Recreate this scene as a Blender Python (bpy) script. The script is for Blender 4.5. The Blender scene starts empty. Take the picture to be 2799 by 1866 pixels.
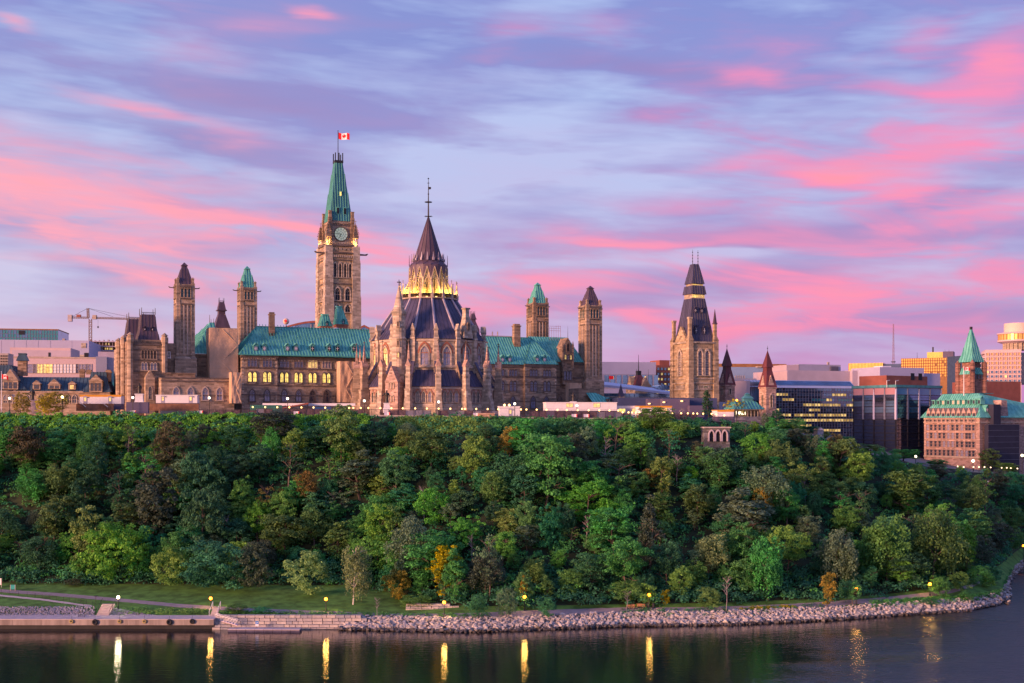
import bpy, bmesh, math, random
import numpy as np
from mathutils import Vector, Matrix

# ------------------------------------------------------------------ camera, sky, sun, exposure
F, HC, YH, CX = 3300.0, 42.0, 1150.0, 1399.5      # focal length in photo pixels, eye height, horizon row, centre column
SC = bpy.context.scene
COL = SC.collection
rad = math.radians

cam_data = bpy.data.cameras.new('camera')
cam_data.sensor_width = 36.0
cam_data.lens = 36.0 * F / 2799.0
cam_data.shift_y = (YH - 933.0) / 2799.0
cam_data.clip_start = 1.0
cam_data.clip_end = 9000.0
cam = bpy.data.objects.new('camera', cam_data)
cam.location = (0, 0, HC)
cam.rotation_euler = (rad(90), 0, 0)
COL.objects.link(cam)
SC.camera = cam
SC.view_settings.view_transform = 'Standard'
SC.view_settings.look = 'None'
SC.view_settings.exposure = 0.42
SC.view_settings.gamma = 1.0
SC.view_settings.use_curve_mapping = False
SC.cycles.max_bounces = 5
SC.cycles.diffuse_bounces = 2
SC.cycles.glossy_bounces = 3
SC.cycles.transparent_max_bounces = 4
SC.cycles.caustics_reflective = False
SC.cycles.caustics_refractive = False
SC.cycles.sample_clamp_indirect = 6.0
SC.cycles.use_adaptive_sampling = True
SC.cycles.adaptive_threshold = 0.02

SUN_AZ, SUN_EL = rad(-127.0), rad(8.0)            # azimuth from +Y towards +X: low, at the left and a little on our side
sun_dir = Vector((math.sin(SUN_AZ) * math.cos(SUN_EL), math.cos(SUN_AZ) * math.cos(SUN_EL), math.sin(SUN_EL)))
sun_data = bpy.data.lights.new('sun', 'SUN')
sun_data.energy = 5.0
sun_data.angle = rad(14.0)
sun_data.color = (1.0, 0.50, 0.31)
sun = bpy.data.objects.new('sun', sun_data)
sun.rotation_euler = sun_dir.to_track_quat('Z', 'Y').to_euler()
COL.objects.link(sun)


class X:
    """a node socket with arithmetic"""
    nt = None
    def __init__(s, k): s.k = k
    @staticmethod
    def m(op, *a, clamp=False):
        n = X.nt.nodes.new('ShaderNodeMath'); n.operation = op; n.use_clamp = clamp
        for i, v in enumerate(a):
            if isinstance(v, X): X.nt.links.new(v.k, n.inputs[i])
            else: n.inputs[i].default_value = v
        return X(n.outputs[0])
    def __add__(s, o): return X.m('ADD', s, o)
    def __radd__(s, o): return X.m('ADD', o, s)
    def __sub__(s, o): return X.m('SUBTRACT', s, o)
    def __rsub__(s, o): return X.m('SUBTRACT', o, s)
    def __mul__(s, o): return X.m('MULTIPLY', s, o)
    def __rmul__(s, o): return X.m('MULTIPLY', o, s)
    def __truediv__(s, o): return X.m('DIVIDE', s, o)
    def sat(s): return X.m('ADD', s, 0.0, clamp=True)
    def step(s, a, b):
        n = X.nt.nodes.new('ShaderNodeMapRange'); n.interpolation_type = 'SMOOTHSTEP'
        X.nt.links.new(s.k, n.inputs[0]); n.inputs[1].default_value = a; n.inputs[2].default_value = b
        return X(n.outputs[0])


def xyz(x, y, z):
    n = X.nt.nodes.new('ShaderNodeCombineXYZ')
    for i, v in enumerate((x, y, z)):
        if isinstance(v, X): X.nt.links.new(v.k, n.inputs[i])
        else: n.inputs[i].default_value = v
    return n.outputs[0]


def noise(vec, scale, detail=3.0, rough=0.5, dist=0.0):
    n = X.nt.nodes.new('ShaderNodeTexNoise')
    X.nt.links.new(vec, n.inputs['Vector'])
    n.inputs['Scale'].default_value = scale; n.inputs['Detail'].default_value = detail
    n.inputs['Roughness'].default_value = rough; n.inputs['Distortion'].default_value = dist
    return X(n.outputs['Fac'])


def mixc(f, a, b, mode='MIX'):
    n = X.nt.nodes.new('ShaderNodeMix'); n.data_type = 'RGBA'; n.blend_type = mode
    for i, v in ((0, f), (6, a), (7, b)):
        if isinstance(v, X): X.nt.links.new(v.k, n.inputs[i])
        elif isinstance(v, (int, float)): n.inputs[i].default_value = v
        else: n.inputs[i].default_value = (*v, 1)
    return X(n.outputs[2])


def srgb(r, g, b):
    f = lambda c: (c / 255 / 12.92) if c <= 10 else ((c / 255 + 0.055) / 1.055) ** 2.4
    return (f(r), f(g), f(b))


def make_world():
    w = bpy.data.worlds.new('World'); SC.world = w; w.use_nodes = True
    w.cycles.sampling_method = 'NONE'
    nt = w.node_tree; X.nt = nt
    for n in list(nt.nodes): nt.nodes.remove(n)
    out = nt.nodes.new('ShaderNodeOutputWorld'); bg = nt.nodes.new('ShaderNodeBackground')
    nt.links.new(bg.outputs[0], out.inputs[0])
    sky = nt.nodes.new('ShaderNodeTexSky'); sky.sky_type = 'NISHITA'; sky.sun_disc = False
    sky.sun_elevation = SUN_EL; sky.sun_rotation = SUN_AZ; sky.air_density = 1.5; sky.dust_density = 2.0
    tc = nt.nodes.new('ShaderNodeTexCoord'); sp = nt.nodes.new('ShaderNodeSeparateXYZ')
    nt.links.new(tc.outputs['Generated'], sp.inputs[0])
    x, y, z = (X(o) for o in sp.outputs)
    az0 = X.m('ARCTAN2', x, y); el0 = X.m('ARCSINE', z)
    vs = xyz(x * 3.0, y * 3.0, z * 12.0)
    n1 = noise(vs, 1.3, 3.0, 0.55); n2 = noise(xyz(x * 5.0 + 9.0, y * 5.0, z * 24.0), 1.0, 3.0, 0.55)
    n3 = noise(xyz(x * 9.0 - 4.0, y * 9.0, z * 52.0), 1.0, 3.0, 0.55)
    az = az0 + (n1 - 0.5) * 0.10 + (n3 - 0.5) * 0.035
    el = el0 + (n2 - 0.5) * 0.040 + (n3 - 0.5) * 0.026

    def vm(op, *a):
        n = nt.nodes.new('ShaderNodeVectorMath'); n.operation = op
        for i, v in enumerate(a):
            if isinstance(v, tuple): n.inputs[i].default_value = v
            else: nt.links.new(v, n.inputs[i])
        return n.outputs['Value' if op == 'DOT_PRODUCT' else 'Vector']
    tilted = {}

    def blobs(rows):
        tot = 0.0
        for px, py, sx, sy, tilt, wgt in rows:
            tilt = round(tilt / 0.1) * 0.1
            if tilt not in tilted: tilted[tilt] = xyz(az, el + az * tilt if abs(tilt) > .01 else el, 0.0)
            a0 = (px - CX) / F; e0 = (YH - py) / F + tilt * a0
            q = vm('MULTIPLY_ADD', tilted[tilt], (F / sx, F / sy, 0.0), (-a0 * F / sx, -e0 * F / sy, 0.0))
            b = X.m('POWER', 0.36788, X(vm('DOT_PRODUCT', q, q)))
            tot = X.m('MULTIPLY_ADD', b, wgt, tot)
        return tot
    pink = blobs([(230, 40, 190, 50, .1, .75), (400, 360, 230, 24, .1, .85), (120, 172, 50, 20, .2, .8), (0, 190, 40, 40, 0, .6),
                  (60, 430, 200, 40, .1, .5), (130, 545, 260, 60, .1, .7), (560, 600, 300, 34, .1, .85), (860, 640, 140, 26, .2, .85), (330, 720, 300, 40, .1, .5),
                  (1010, 700, 150, 30, .1, .6), (910, 78, 60, 16, .2, .8), (560, 200, 150, 60, 0, .4), (640, 410, 140, 26, 0, .4), (800, 130, 200, 30, 0, .3),
                  (1380, 120, 100, 70, 0, .35), (1500, 0, 50, 30, 0, .5), (1620, 110, 120, 50, 0, .3), (2060, 235, 100, 26, .1, .55),
                  (2500, 180, 80, 40, 0, .55), (2690, 240, 110, 70, -.2, .8), (2560, 340, 210, 50, -.1, .6), (2230, 500, 190, 40, .0, 1.0), (2420, 545, 120, 26, -.1, .6),
                  (2480, 440, 220, 50, -.2, .55), (2760, 425, 90, 28, -.1, .75), (1990, 465, 130, 30, -.1, .5), (2640, 615, 170, 30, -.15, .65), (1830, 300, 200, 40, 0, .25),
                  (1640, 640, 150, 20, .1, .8), (1850, 655, 160, 16, .0, .5), (1500, 765, 200, 24, .05, .65), (1760, 850, 110, 20, 0, .6), (2160, 850, 240, 40, -.1, .8),
                  (2040, 915, 170, 22, -.05, .9), (2340, 780, 280, 40, 0, .6), (2640, 830, 240, 40, 0, .5), (1200, 850, 380, 40, 0, .5), (1850, 560, 300, 26, 0, .4), (2560, 930, 260, 30, 0, .5)])
    pale = blobs([(1440, 350, 330, 40, -.05, .8), (1450, 480, 380, 60, 0, .9), (1180, 480, 280, 60, .1, .7), (1720, 690, 330, 30, 0, 1.1),
                  (960, 560, 330, 36, .1, .7), (330, 190, 200, 50, .1, .5), (1620, 50, 260, 40, 0, .4), (2150, 20, 300, 50, 0, .5),
                  (60, 960, 400, 90, 0, .4), (80, 790, 250, 40, 0, .5), (1350, 560, 300, 30, 0, .5), (2100, 700, 420, 22, 0, .5)])
    dusk = blobs([(1760, 215, 380, 36, .1, .9), (2050, 655, 360, 30, 0, .85), (600, 290, 330, 40, .1, .6), (560, 430, 330, 30, .1, .7),
                  (480, 575, 190, 16, .12, .8), (720, 615, 120, 12, .1, .7), (1500, 690, 200, 20, 0, .4), (2700, 520, 220, 50, -.2, .6),
                  (2050, 770, 420, 40, 0, .6), (2600, 900, 350, 50, 0, .6), (1650, 820, 260, 26, 0, .5), (900, 330, 380, 50, .1, .5), (2450, 690, 240, 30, 0, .5)])
    n4 = noise(xyz(x * 7.0 + 2.0, y * 7.0, z * 34.0 + x * 3.0), 1.0, 4.0, 0.6, 0.6)
    n5 = noise(xyz(x * 12.0 + 5.0, y * 12.0, z * 110.0 + x * 8.0), 1.0, 3.0, 0.6)
    base = mixc((n1 * 1.8 - 0.42 + (el0 - 0.10) * 2.0 + dusk * 0.7 - pale * 0.6 + (n3 - 0.5) * 1.5 + (n4 - 0.5) * 1.3 + (n5 - 0.5) * 0.8).sat(), srgb(166, 190, 236), srgb(110, 132, 204))
    base = mixc((dusk * (n2 * 1.1 + 0.35) + (n3 - 0.5) * 0.7 + (n4 - 0.58) * 0.9).sat(), base, srgb(122, 116, 186))
    # warm band along the horizon: peach on the sun's side, magenta on the other
    side = (X.m('COSINE', az0 - SUN_AZ) * 0.5 + 0.5).step(0.06, 0.46)
    warm = mixc(side, srgb(206, 114, 182), srgb(248, 196, 206))
    band = X.m('EXPONENT', X.m('MAXIMUM', el0, 0.0) * -6.8)
    col = mixc((band * (n2 * 0.7 + n4 * 0.9)).sat(), base, warm)
    pk = mixc(side, srgb(238, 122, 178), srgb(252, 162, 182))
    reg = blobs([(200, 640, 640, 230, .1, 1.1), (900, 690, 420, 110, .1, .8), (2450, 420, 560, 280, 0, 1.1), (2250, 820, 700, 170, 0, 1.15), (1500, 800, 700, 90, 0, .7), (350, 90, 330, 110, 0, .5), (1500, 120, 400, 120, 0, .35)])
    gen = reg * n4.step(0.41, 0.74)
    n_p = (gen * 0.80 + pink * (n2 * 1.0 + n3 * 1.1 - 0.1) + (n1 - 0.52).step(0.0, 0.3) * 0.30 + (n3 * n2 - 0.26) * 0.8).sat()
    col = mixc(n_p.step(0.0, 1.15) * (0.30 + n5 * 1.1), col, pk)
    hot = mixc(side, srgb(255, 132, 158), srgb(255, 160, 172))
    col = mixc((pink * (n3 * 1.1 + n2 * 0.9 - 0.25) + gen * (n3 - 0.35) * 0.9).step(0.40, 1.35) * (0.2 + n5 * 1.1), col, hot)
    low = el0.step(-0.06, -0.005)                  # below the horizon: the dull ground the haze would show
    col = mixc(low, (0.16, 0.13, 0.17), col)
    add = mixc(0.03, col, X(sky.outputs[0]), 'ADD')
    nt.links.new(add.k, bg.inputs['Color'])
    bg.inputs['Strength'].default_value = 0.76


make_world()

# ------------------------------------------------------------------ helpers
RNG = random.Random(11)


def P(px, py, Y):
    return Vector(((px - CX) / F * Y, Y, HC + (YH - py) / F * Y))


MATS = {}


def M(name, col, rough=0.8, var=0.25, scale=0.6, metal=0.0, emit=None, es=0.0, kind=None, spec=0.3, streak=False, col2=None, bump=0.0, bw=1.0, bh=0.42):
    if name in MATS: return MATS[name]
    m = bpy.data.materials.new(name); m.use_nodes = True
    nt = m.node_tree; X.nt = nt
    b = nt.nodes['Principled BSDF']
    b.inputs['Roughness'].default_value = rough; b.inputs['Metallic'].default_value = metal
    b.inputs['Specular IOR Level'].default_value = spec
    tc = nt.nodes.new('ShaderNodeTexCoord')
    vec = tc.outputs['Object']
    c = X(None)
    lo = tuple(v * (1 - var) for v in col); hi = tuple(min(1, v * (1 + var)) for v in col)
    if col2: hi = col2
    if streak:
        sp = nt.nodes.new('ShaderNodeSeparateXYZ'); nt.links.new(vec, sp.inputs[0])
        vec = xyz(X(sp.outputs[0]) * 1.0, X(sp.outputs[1]) * 1.0, X(sp.outputs[2]) * 0.12)
    f = noise(vec, scale, 5.0, 0.6)
    f = f.step(0.28, 0.72)
    if kind == 'stone':
        sp = nt.nodes.new('ShaderNodeSeparateXYZ'); nt.links.new(tc.outputs['Object'], sp.inputs[0])
        br = nt.nodes.new('ShaderNodeTexBrick')
        v2 = xyz(X(sp.outputs[0]) + X(sp.outputs[1]), X(sp.outputs[2]), 0.0)
        nt.links.new(v2, br.inputs['Vector'])
        br.inputs['Scale'].default_value = 1.0; br.inputs['Brick Width'].default_value = bw; br.inputs['Row Height'].default_value = bh
        br.inputs['Mortar Size'].default_value = 0.02; br.inputs['Mortar Smooth'].default_value = 0.3
        br.inputs['Color1'].default_value = (*tuple(min(1, v * 1.5) for v in col), 1)
        br.inputs['Color2'].default_value = (*tuple(v * 0.42 for v in col), 1)
        br.inputs['Mortar'].default_value = (*tuple(v * 0.7 for v in col), 1)
        grime = noise(tc.outputs['Object'], 0.22, 4.0, 0.6).step(0.3, 0.75)
        blot = noise(v2, 1.1, 3.0, 0.6).step(0.35, 0.7)
        c = mixc(blot * 0.45, X(br.outputs['Color']), hi)
        c = mixc(grime * 0.5, c, tuple(v * 0.62 for v in col))
        bp = nt.nodes.new('ShaderNodeBump'); bp.inputs['Strength'].default_value = 0.5; bp.inputs['Distance'].default_value = 0.06
        nt.links.new(br.outputs['Fac'], bp.inputs['Height']); bp.invert = True
        nt.links.new(bp.outputs[0], b.inputs['Normal'])
    else:
        c = mixc(f, lo, hi)
        if bump:
            bp = nt.nodes.new('ShaderNodeBump'); bp.inputs['Strength'].default_value = 0.6; bp.inputs['Distance'].default_value = bump
            nt.links.new(noise(tc.outputs['Object'], scale * 3, 4.0, 0.6).k, bp.inputs['Height'])
            nt.links.new(bp.outputs[0], b.inputs['Normal'])
    if kind == 'leaf':
        geo = nt.nodes.new('ShaderNodeNewGeometry'); oi = nt.nodes.new('ShaderNodeObjectInfo')
        r1 = X(geo.outputs['Random Per Island']); r2 = X(oi.outputs['Random'])
        hs = nt.nodes.new('ShaderNodeHueSaturation')
        nt.links.new(c.k, hs.inputs['Color'])
        nt.links.new((0.484 + r2 * 0.036).k, hs.inputs['Hue'])
        nt.links.new((0.88 + r2 * 0.2).k, hs.inputs['Saturation'])
        nt.links.new((0.62 + r1 * 0.95 + (r2 - 0.5) * 0.35).k, hs.inputs['Value'])
        c = X(hs.outputs[0])
    nt.links.new(c.k, b.inputs['Base Color'])
    if kind == 'leaf':                         # light passes through leaves
        tl = nt.nodes.new('ShaderNodeBsdfTranslucent'); ms = nt.nodes.new('ShaderNodeMixShader'); ms.inputs[0].default_value = 0.38
        nt.links.new(c.k, tl.inputs[0]); nt.links.new(b.outputs[0], ms.inputs[1]); nt.links.new(tl.outputs[0], ms.inputs[2])
        nt.links.new(ms.outputs[0], nt.nodes['Material Output'].inputs[0])
    if emit:
        b.inputs['Emission Color'].default_value = (*emit, 1); b.inputs['Emission Strength'].default_value = es
        if kind == 'room':                     # rooms behind the glass are not evenly lit
            wn = nt.nodes.new('ShaderNodeObjectInfo')
            v3 = nt.nodes.new('ShaderNodeVectorMath'); v3.operation = 'ADD'; nt.links.new(tc.outputs['Object'], v3.inputs[0]); nt.links.new(wn.outputs['Location'], v3.inputs[1])
            nt.links.new((noise(v3.outputs[0], 1.3, 3.0, 0.6).step(0.25, 0.75) * (es * 1.1) + es * 0.35).k, b.inputs['Emission Strength'])
    MATS[name] = m
    return m


class MB:
    """collects faces, builds one mesh object"""
    def __init__(s): s.v = []; s.f = []; s.mi = []; s.cur = 0
    def poly(s, pts):
        n = len(s.v); s.v += [tuple(p) for p in pts]; s.f.append(tuple(range(n, n + len(pts)))); s.mi.append(s.cur); return s
    def box(s, x0, x1, y0, y1, z0, z1):
        return s.frus(x0, x1, y0, y1, z0, x0, x1, y0, y1, z1)
    def frus(s, x0, x1, y0, y1, z0, a0, a1, b0, b1, z1):
        n = len(s.v)
        s.v += [(x0, y0, z0), (x1, y0, z0), (x1, y1, z0), (x0, y1, z0), (a0, b0, z1), (a1, b0, z1), (a1, b1, z1), (a0, b1, z1)]
        for q in ((0, 3, 2, 1), (4, 5, 6, 7), (0, 1, 5, 4), (1, 2, 6, 5), (2, 3, 7, 6), (3, 0, 4, 7)):
            s.f.append(tuple(n + i for i in q)); s.mi.append(s.cur)
        return s
    def cbox(s, cx, cy, w, d, z0, z1, tw=None, td=None):
        tw = w if tw is None else tw; td = d if td is None else td
        return s.frus(cx - w / 2, cx + w / 2, cy - d / 2, cy + d / 2, z0, cx - tw / 2, cx + tw / 2, cy - td / 2, cy + td / 2, z1)
    def lathe(s, cx, cy, prof, n=12, a0=0.0, caps=True):
        base = len(s.v); k = len(prof)
        for r, z in prof:
            for i in range(n):
                a = a0 + 2 * math.pi * i / n
                s.v.append((cx + r * math.sin(a), cy - r * math.cos(a), z))
        for j in range(k - 1):
            for i in range(n):
                i2 = (i + 1) % n
                s.f.append((base + j * n + i, base + j * n + i2, base + (j + 1) * n + i2, base + (j + 1) * n + i)); s.mi.append(s.cur)
        if caps:
            s.f.append(tuple(base + i for i in reversed(range(n)))); s.mi.append(s.cur)
            s.f.append(tuple(base + (k - 1) * n + i for i in range(n))); s.mi.append(s.cur)
        return s
    def tube(s, p0, p1, r0, r1=None, n=6):
        r1 = r0 if r1 is None else r1
        p0 = Vector(p0); p1 = Vector(p1); d = (p1 - p0)
        if d.length < 1e-6: return s
        d.normalize(); a = d.orthogonal().normalized(); b = d.cross(a)
        base = len(s.v)
        for p, r in ((p0, r0), (p1, r1)):
            for i in range(n):
                t = 2 * math.pi * i / n
                s.v.append(tuple(p + a * (r * math.cos(t)) + b * (r * math.sin(t))))
        for i in range(n):
            j = (i + 1) % n
            s.f.append((base + i, base + j, base + n + j, base + n + i)); s.mi.append(s.cur)
        s.f.append(tuple(base + i for i in reversed(range(n)))); s.f.append(tuple(base + n + i for i in range(n))); s.mi += [s.cur] * 2
        return s
    def prism(s, pts, d):
        """closed outline (3d, planar) pushed along d"""
        n = len(pts); b = len(s.v); d = Vector(d)
        s.v += [tuple(p) for p in pts] + [tuple(Vector(p) + d) for p in pts]
        s.f.append(tuple(b + i for i in range(n))); s.f.append(tuple(b + n + i for i in reversed(range(n)))); s.mi += [s.cur] * 2
        for i in range(n):
            j = (i + 1) % n
            s.f.append((b + j, b + i, b + n + i, b + n + j)); s.mi.append(s.cur)
        return s
    def ring(s, outer, inner, y0, y1):
        """flat frame between two outlines of equal length in x,z pushed from y0 to y1"""
        n = len(outer)
        for i in range(n):
            j = (i + 1) % n
            o0, o1, i0, i1 = outer[i], outer[j], inner[i], inner[j]
            s.poly([(o0[0], y0, o0[1]), (o1[0], y0, o1[1]), (i1[0], y0, i1[1]), (i0[0], y0, i0[1])])
            s.poly([(o1[0], y0, o1[1]), (o0[0], y0, o0[1]), (o0[0], y1, o0[1]), (o1[0], y1, o1[1])])
            s.poly([(i0[0], y0, i0[1]), (i1[0], y0, i1[1]), (i1[0], y1, i1[1]), (i0[0], y1, i0[1])])
        return s
    def mesh(s, name, mats, smooth=False):
        me = bpy.data.meshes.new(name)
        me.from_pydata(s.v, [], s.f)
        for m in (mats if isinstance(mats, (list, tuple)) else [mats]): me.materials.append(m)
        if max(s.mi, default=0) > 0: me.polygons.foreach_set('material_index', s.mi)
        if smooth: me.polygons.foreach_set('use_smooth', [True] * len(s.f))
        me.update()
        return me
    def build(s, name, mats, parent=None, smooth=False, loc=None, rot=0.0):
        return place(name, s.mesh(name, mats, smooth), parent, loc, rot)


def place(name, me, parent=None, loc=None, rot=0.0, scale=None):
    o = bpy.data.objects.new(name, me); COL.objects.link(o)
    if parent is not None: o.parent = parent
    if loc is not None: o.location = loc
    if rot: o.rotation_euler = (0, 0, rot)
    if scale is not None: o.scale = scale
    return o


def tag(o, label, cat, group=None, kind=None):
    o['label'] = label; o['category'] = cat
    if group: o['group'] = group
    if kind: o['kind'] = kind
    return o


def struct(o): o['kind'] = 'structure'; return o


def stuff(o): o['kind'] = 'stuff'; return o


def thing(name, label, cat, loc=(0, 0, 0), rot=0.0, group=None):
    o = bpy.data.objects.new(name, None); COL.objects.link(o)
    o.location = loc; o.rotation_euler = (0, 0, rot); o.empty_display_size = 0.5
    return tag(o, label, cat, group)


PHI = rad(24.0)


class Frame:
    """a building's own axes: u along its front, v into its depth, z up from its base; solves photo columns and rows for them"""
    def __init__(s, px, Y, base, phi=PHI):
        s.Y = Y; s.X = (px - CX) / F * Y; s.phi = phi; s.c = math.cos(phi); s.s = math.sin(phi)
        s.base = base
    @property
    def loc(s): return (s.X, s.Y, s.base)
    def u(s, px, v=0.0):
        t = (px - CX) / F
        return (t * (s.Y + v * s.c) - s.X + v * s.s) / (s.c - t * s.s)
    def v(s, px, u=0.0):
        t = (px - CX) / F
        return (s.X + u * s.c - t * (s.Y + u * s.s)) / (t * s.c + s.s)
    def z(s, py, u=0.0, v=0.0):
        return HC + (YH - py) / F * (s.Y + u * s.s + v * s.c) - s.base
    def thing(s, name, label, cat, group=None):
        return thing(name, label, cat, s.loc, s.phi, group)


# --- materials
STONE = M('sandstone', (0.42, 0.31, 0.225), 0.85, 0.25, kind='stone', bw=1.5, bh=0.55)
STONE_D = M('dark_sandstone', (0.31, 0.215, 0.15), 0.85, 0.25, kind='stone', bw=1.5, bh=0.55)
STONE_L = M('pale_dressed_stone', (0.50, 0.40, 0.31), 0.8, 0.2, kind='stone', bw=1.4, bh=0.6)
STONE_W = M('warm_stone', (0.47, 0.34, 0.215), 0.8, 0.2, kind='stone', bw=1.4, bh=0.6)
STONE_P = M('pink_stone', (0.50, 0.33, 0.27), 0.8, 0.2, kind='stone')
STONE_G = M('grey_wall_stone', (0.34, 0.30, 0.30), 0.85, 0.2, kind='stone')
REDST = M('red_sandstone', (0.36, 0.14, 0.09), 0.8, 0.2)
TRIM = M('weathered_trim', (0.15, 0.115, 0.10), 0.85, 0.3)
TRIM_L = M('pale_trim', (0.48, 0.38, 0.31), 0.8, 0.2)
COPPER = M('green_copper', (0.10, 0.44, 0.37), 0.55, 0.22, 0.7, streak=True, col2=(0.20, 0.60, 0.50))
COPPER_S = M('green_copper_seam', (0.07, 0.31, 0.27), 0.6, 0.2)
COPPER_B = M('blue_green_copper', (0.07, 0.25, 0.28), 0.55, 0.25, 0.5, streak=True)
SLATE = M('purple_slate_metal', (0.105, 0.07, 0.10), 0.5, 0.25, 0.6, streak=True)
SLATE_S = M('purple_slate_seam', (0.06, 0.045, 0.07), 0.5, 0.2)
NAVY = M('dark_blue_metal_roof', (0.075, 0.068, 0.12), 0.45, 0.25, 0.6, streak=True)
NAVY_S = M('dark_blue_seam', (0.04, 0.04, 0.075), 0.5, 0.2)
BLUEROOF = M('blue_slate_roof', (0.055, 0.10, 0.14), 0.5, 0.25, 0.6, streak=True)
MAROON = M('maroon_slate', (0.16, 0.045, 0.05), 0.5, 0.25, 0.6, streak=True)
IRON = M('dark_iron', (0.03, 0.03, 0.035), 0.5, 0.2)
GLASS = M('window_glass', (0.045, 0.05, 0.075), 0.08, 0.3, spec=0.9)
GLASS_V = M('curtained_glass', (0.26, 0.25, 0.36), 0.25, 0.3, 1.2, spec=0.8)
DARKIN = M('dark_opening', (0.018, 0.018, 0.028), 0.6, 0.3)
TEALIN = M('teal_louvre', (0.05, 0.12, 0.14), 0.5, 0.3)
LIT = M('lit_glass', (0.8, 0.6, 0.2), 0.4, 0.1, emit=(1.0, 0.70, 0.16), es=1.0, kind='room')
LIT_S = M('softly_lit_glass', (0.6, 0.45, 0.2), 0.4, 0.3, emit=(1.0, 0.66, 0.20), es=0.6, kind='room')
WHITE = M('white_paint', (0.80, 0.76, 0.78), 0.6, 0.05)
TAN = M('tan_tarpaulin', (0.62, 0.41, 0.27), 0.7, 0.12, 0.25, bump=0.35)
WOOD = M('brown_boards', (0.25, 0.125, 0.075), 0.8, 0.3)
BRONZE = M('dark_bronze', (0.05, 0.045, 0.04), 0.45, 0.3)
RED = M('flag_red', (0.80, 0.015, 0.025), 0.7, 0.05)
FLAGW = M('flag_white', (0.85, 0.82, 0.84), 0.7, 0.03)
LAMPY = M('amber_lamp', (1, 0.6, 0.2), 0.4, 0.0, emit=(1.0, 0.23, 0.010), es=7.5)
LAMPW = M('white_lamp', (1, 0.9, 0.6), 0.4, 0.0, emit=(1.0, 0.80, 0.42), es=9.0)
LAMPB = M('warm_bulb', (1, 0.8, 0.5), 0.4, 0.0, emit=(1.0, 0.52, 0.14), es=3.2)
CONC = M('concrete', (0.46, 0.39, 0.37), 0.85, 0.15, 0.8)
CONC_P = M('pale_mauve_concrete', (0.52, 0.43, 0.50), 0.8, 0.08, 0.15)


# --- gothic openings
def arch(w, h, n=5, k=1.0):
    """pointed arch outline in x,z, base centre at the origin"""
    hw = w / 2.0
    r = w * k; rise = math.sqrt(max(r * r - (r - hw) ** 2, 0.01))
    zs = max(h - rise, h * 0.25); sc = (h - zs) / rise
    pts = [(-hw, 0.0), (hw, 0.0)]
    amax = math.acos((r - hw) / r)
    for i in range(n + 1):
        a = amax * i / n
        pts.append((hw - r + r * math.cos(a), zs + r * math.sin(a) * sc))
    for i in range(n - 1, -1, -1):
        a = amax * i / n
        pts.append((-(hw - r + r * math.cos(a)), zs + r * math.sin(a) * sc))
    return pts


def rect(w, h): return [(-w / 2, 0), (w / 2, 0), (w / 2, h), (-w / 2, h)]


CACHE = {}


def window(parent, u, v, z, w, h, frame, pane, rot=0.0, style='arch', rim=0.28, mull=1, name='window', proud=0.22):
    """surround with mullions as the part, its pane as the sub-part"""
    key = ('w', round(w, 2), round(h, 2), frame.name, style, rim, mull, proud)
    if key not in CACHE:
        out = arch if style == 'arch' else (lambda a, b: rect(a, b))
        o = out(w + 2 * rim, h + rim * (1.5 if style == 'arch' else 1.0)); i = out(w, h)
        mb = MB().ring(o, i, -proud, 0.05)
        mb.box(-w / 2 - rim - 0.1, w / 2 + rim + 0.1, -proud - 0.12, 0.05, -0.3, 0.0)
        t = 0.09 if w > 0.9 else 0.06
        if mull >= 1: mb.box(-t / 2, t / 2, -0.12, 0.0, 0.0, h * 0.93)
        if mull >= 1: mb.box(-w / 2, w / 2, -0.11, 0.0, h * 0.45 - t / 2, h * 0.45 + t / 2)
        if mull >= 2:
            for s in (-1, 1):
                mb.tube((0, -0.1, h * 0.62), (s * w * 0.30, -0.1, h * 0.80), t * 0.6, n=4)
                mb.tube((s * w * 0.5, -0.1, h * 0.55), (s * w * 0.1, -0.1, h * 0.86), t * 0.6, n=4)
        CACHE[key] = mb.mesh(name, frame)
    o = place(name, CACHE[key], parent, (u, v, z), rot)
    pk = ('p', round(w, 2), round(h, 2), pane.name, style)
    if pk not in CACHE:
        pts = arch(w, h) if style == 'arch' else rect(w, h)
        CACHE[pk] = MB().poly([(x, -0.04, zz) for x, zz in pts]).mesh('pane', pane)
    place('pane', CACHE[pk], o)
    return o


LEFT = -math.pi / 2        # turns a front opening onto the left-hand face


def clip_line(poly2, x):
    ys = []
    n = len(poly2)
    for i in range(n):
        a, b = poly2[i], poly2[(i + 1) % n]
        if (a[0] - x) * (b[0] - x) < 0:
            t = (x - a[0]) / (b[0] - a[0]); ys.append(a[1] + t * (b[1] - a[1]))
    return (min(ys), max(ys)) if len(ys) >= 2 else None


def seams(mb, pts, step=0.95, w=0.10, h=0.17):
    """standing seams up a convex roof face whose first two points are its eave"""
    p = [Vector(q) for q in pts]
    e = (p[1] - p[0]).normalized(); nrm = e.cross(p[2] - p[0]).normalized(); d = nrm.cross(e).normalized()
    if d.z < 0: d = -d
    if nrm.z < 0: nrm = -nrm
    p2 = [((q - p[0]).dot(e), (q - p[0]).dot(d)) for q in p]
    lo = min(q[0] for q in p2); hi = max(q[0] for q in p2)
    n = max(1, int((hi - lo) / step))
    for i in range(n):
        x = lo + (hi - lo) * (i + 0.5) / n
        c = clip_line(p2, x)
        if not c or c[1] - c[0] < 0.3: continue
        a = p[0] + e * x + d * c[0]; b = p[0] + e * x + d * c[1]
        mb.poly([a - e * w, a + nrm * h, b + nrm * h, b - e * w]); mb.poly([a + nrm * h, a + e * w, b + e * w, b + nrm * h])


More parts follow.
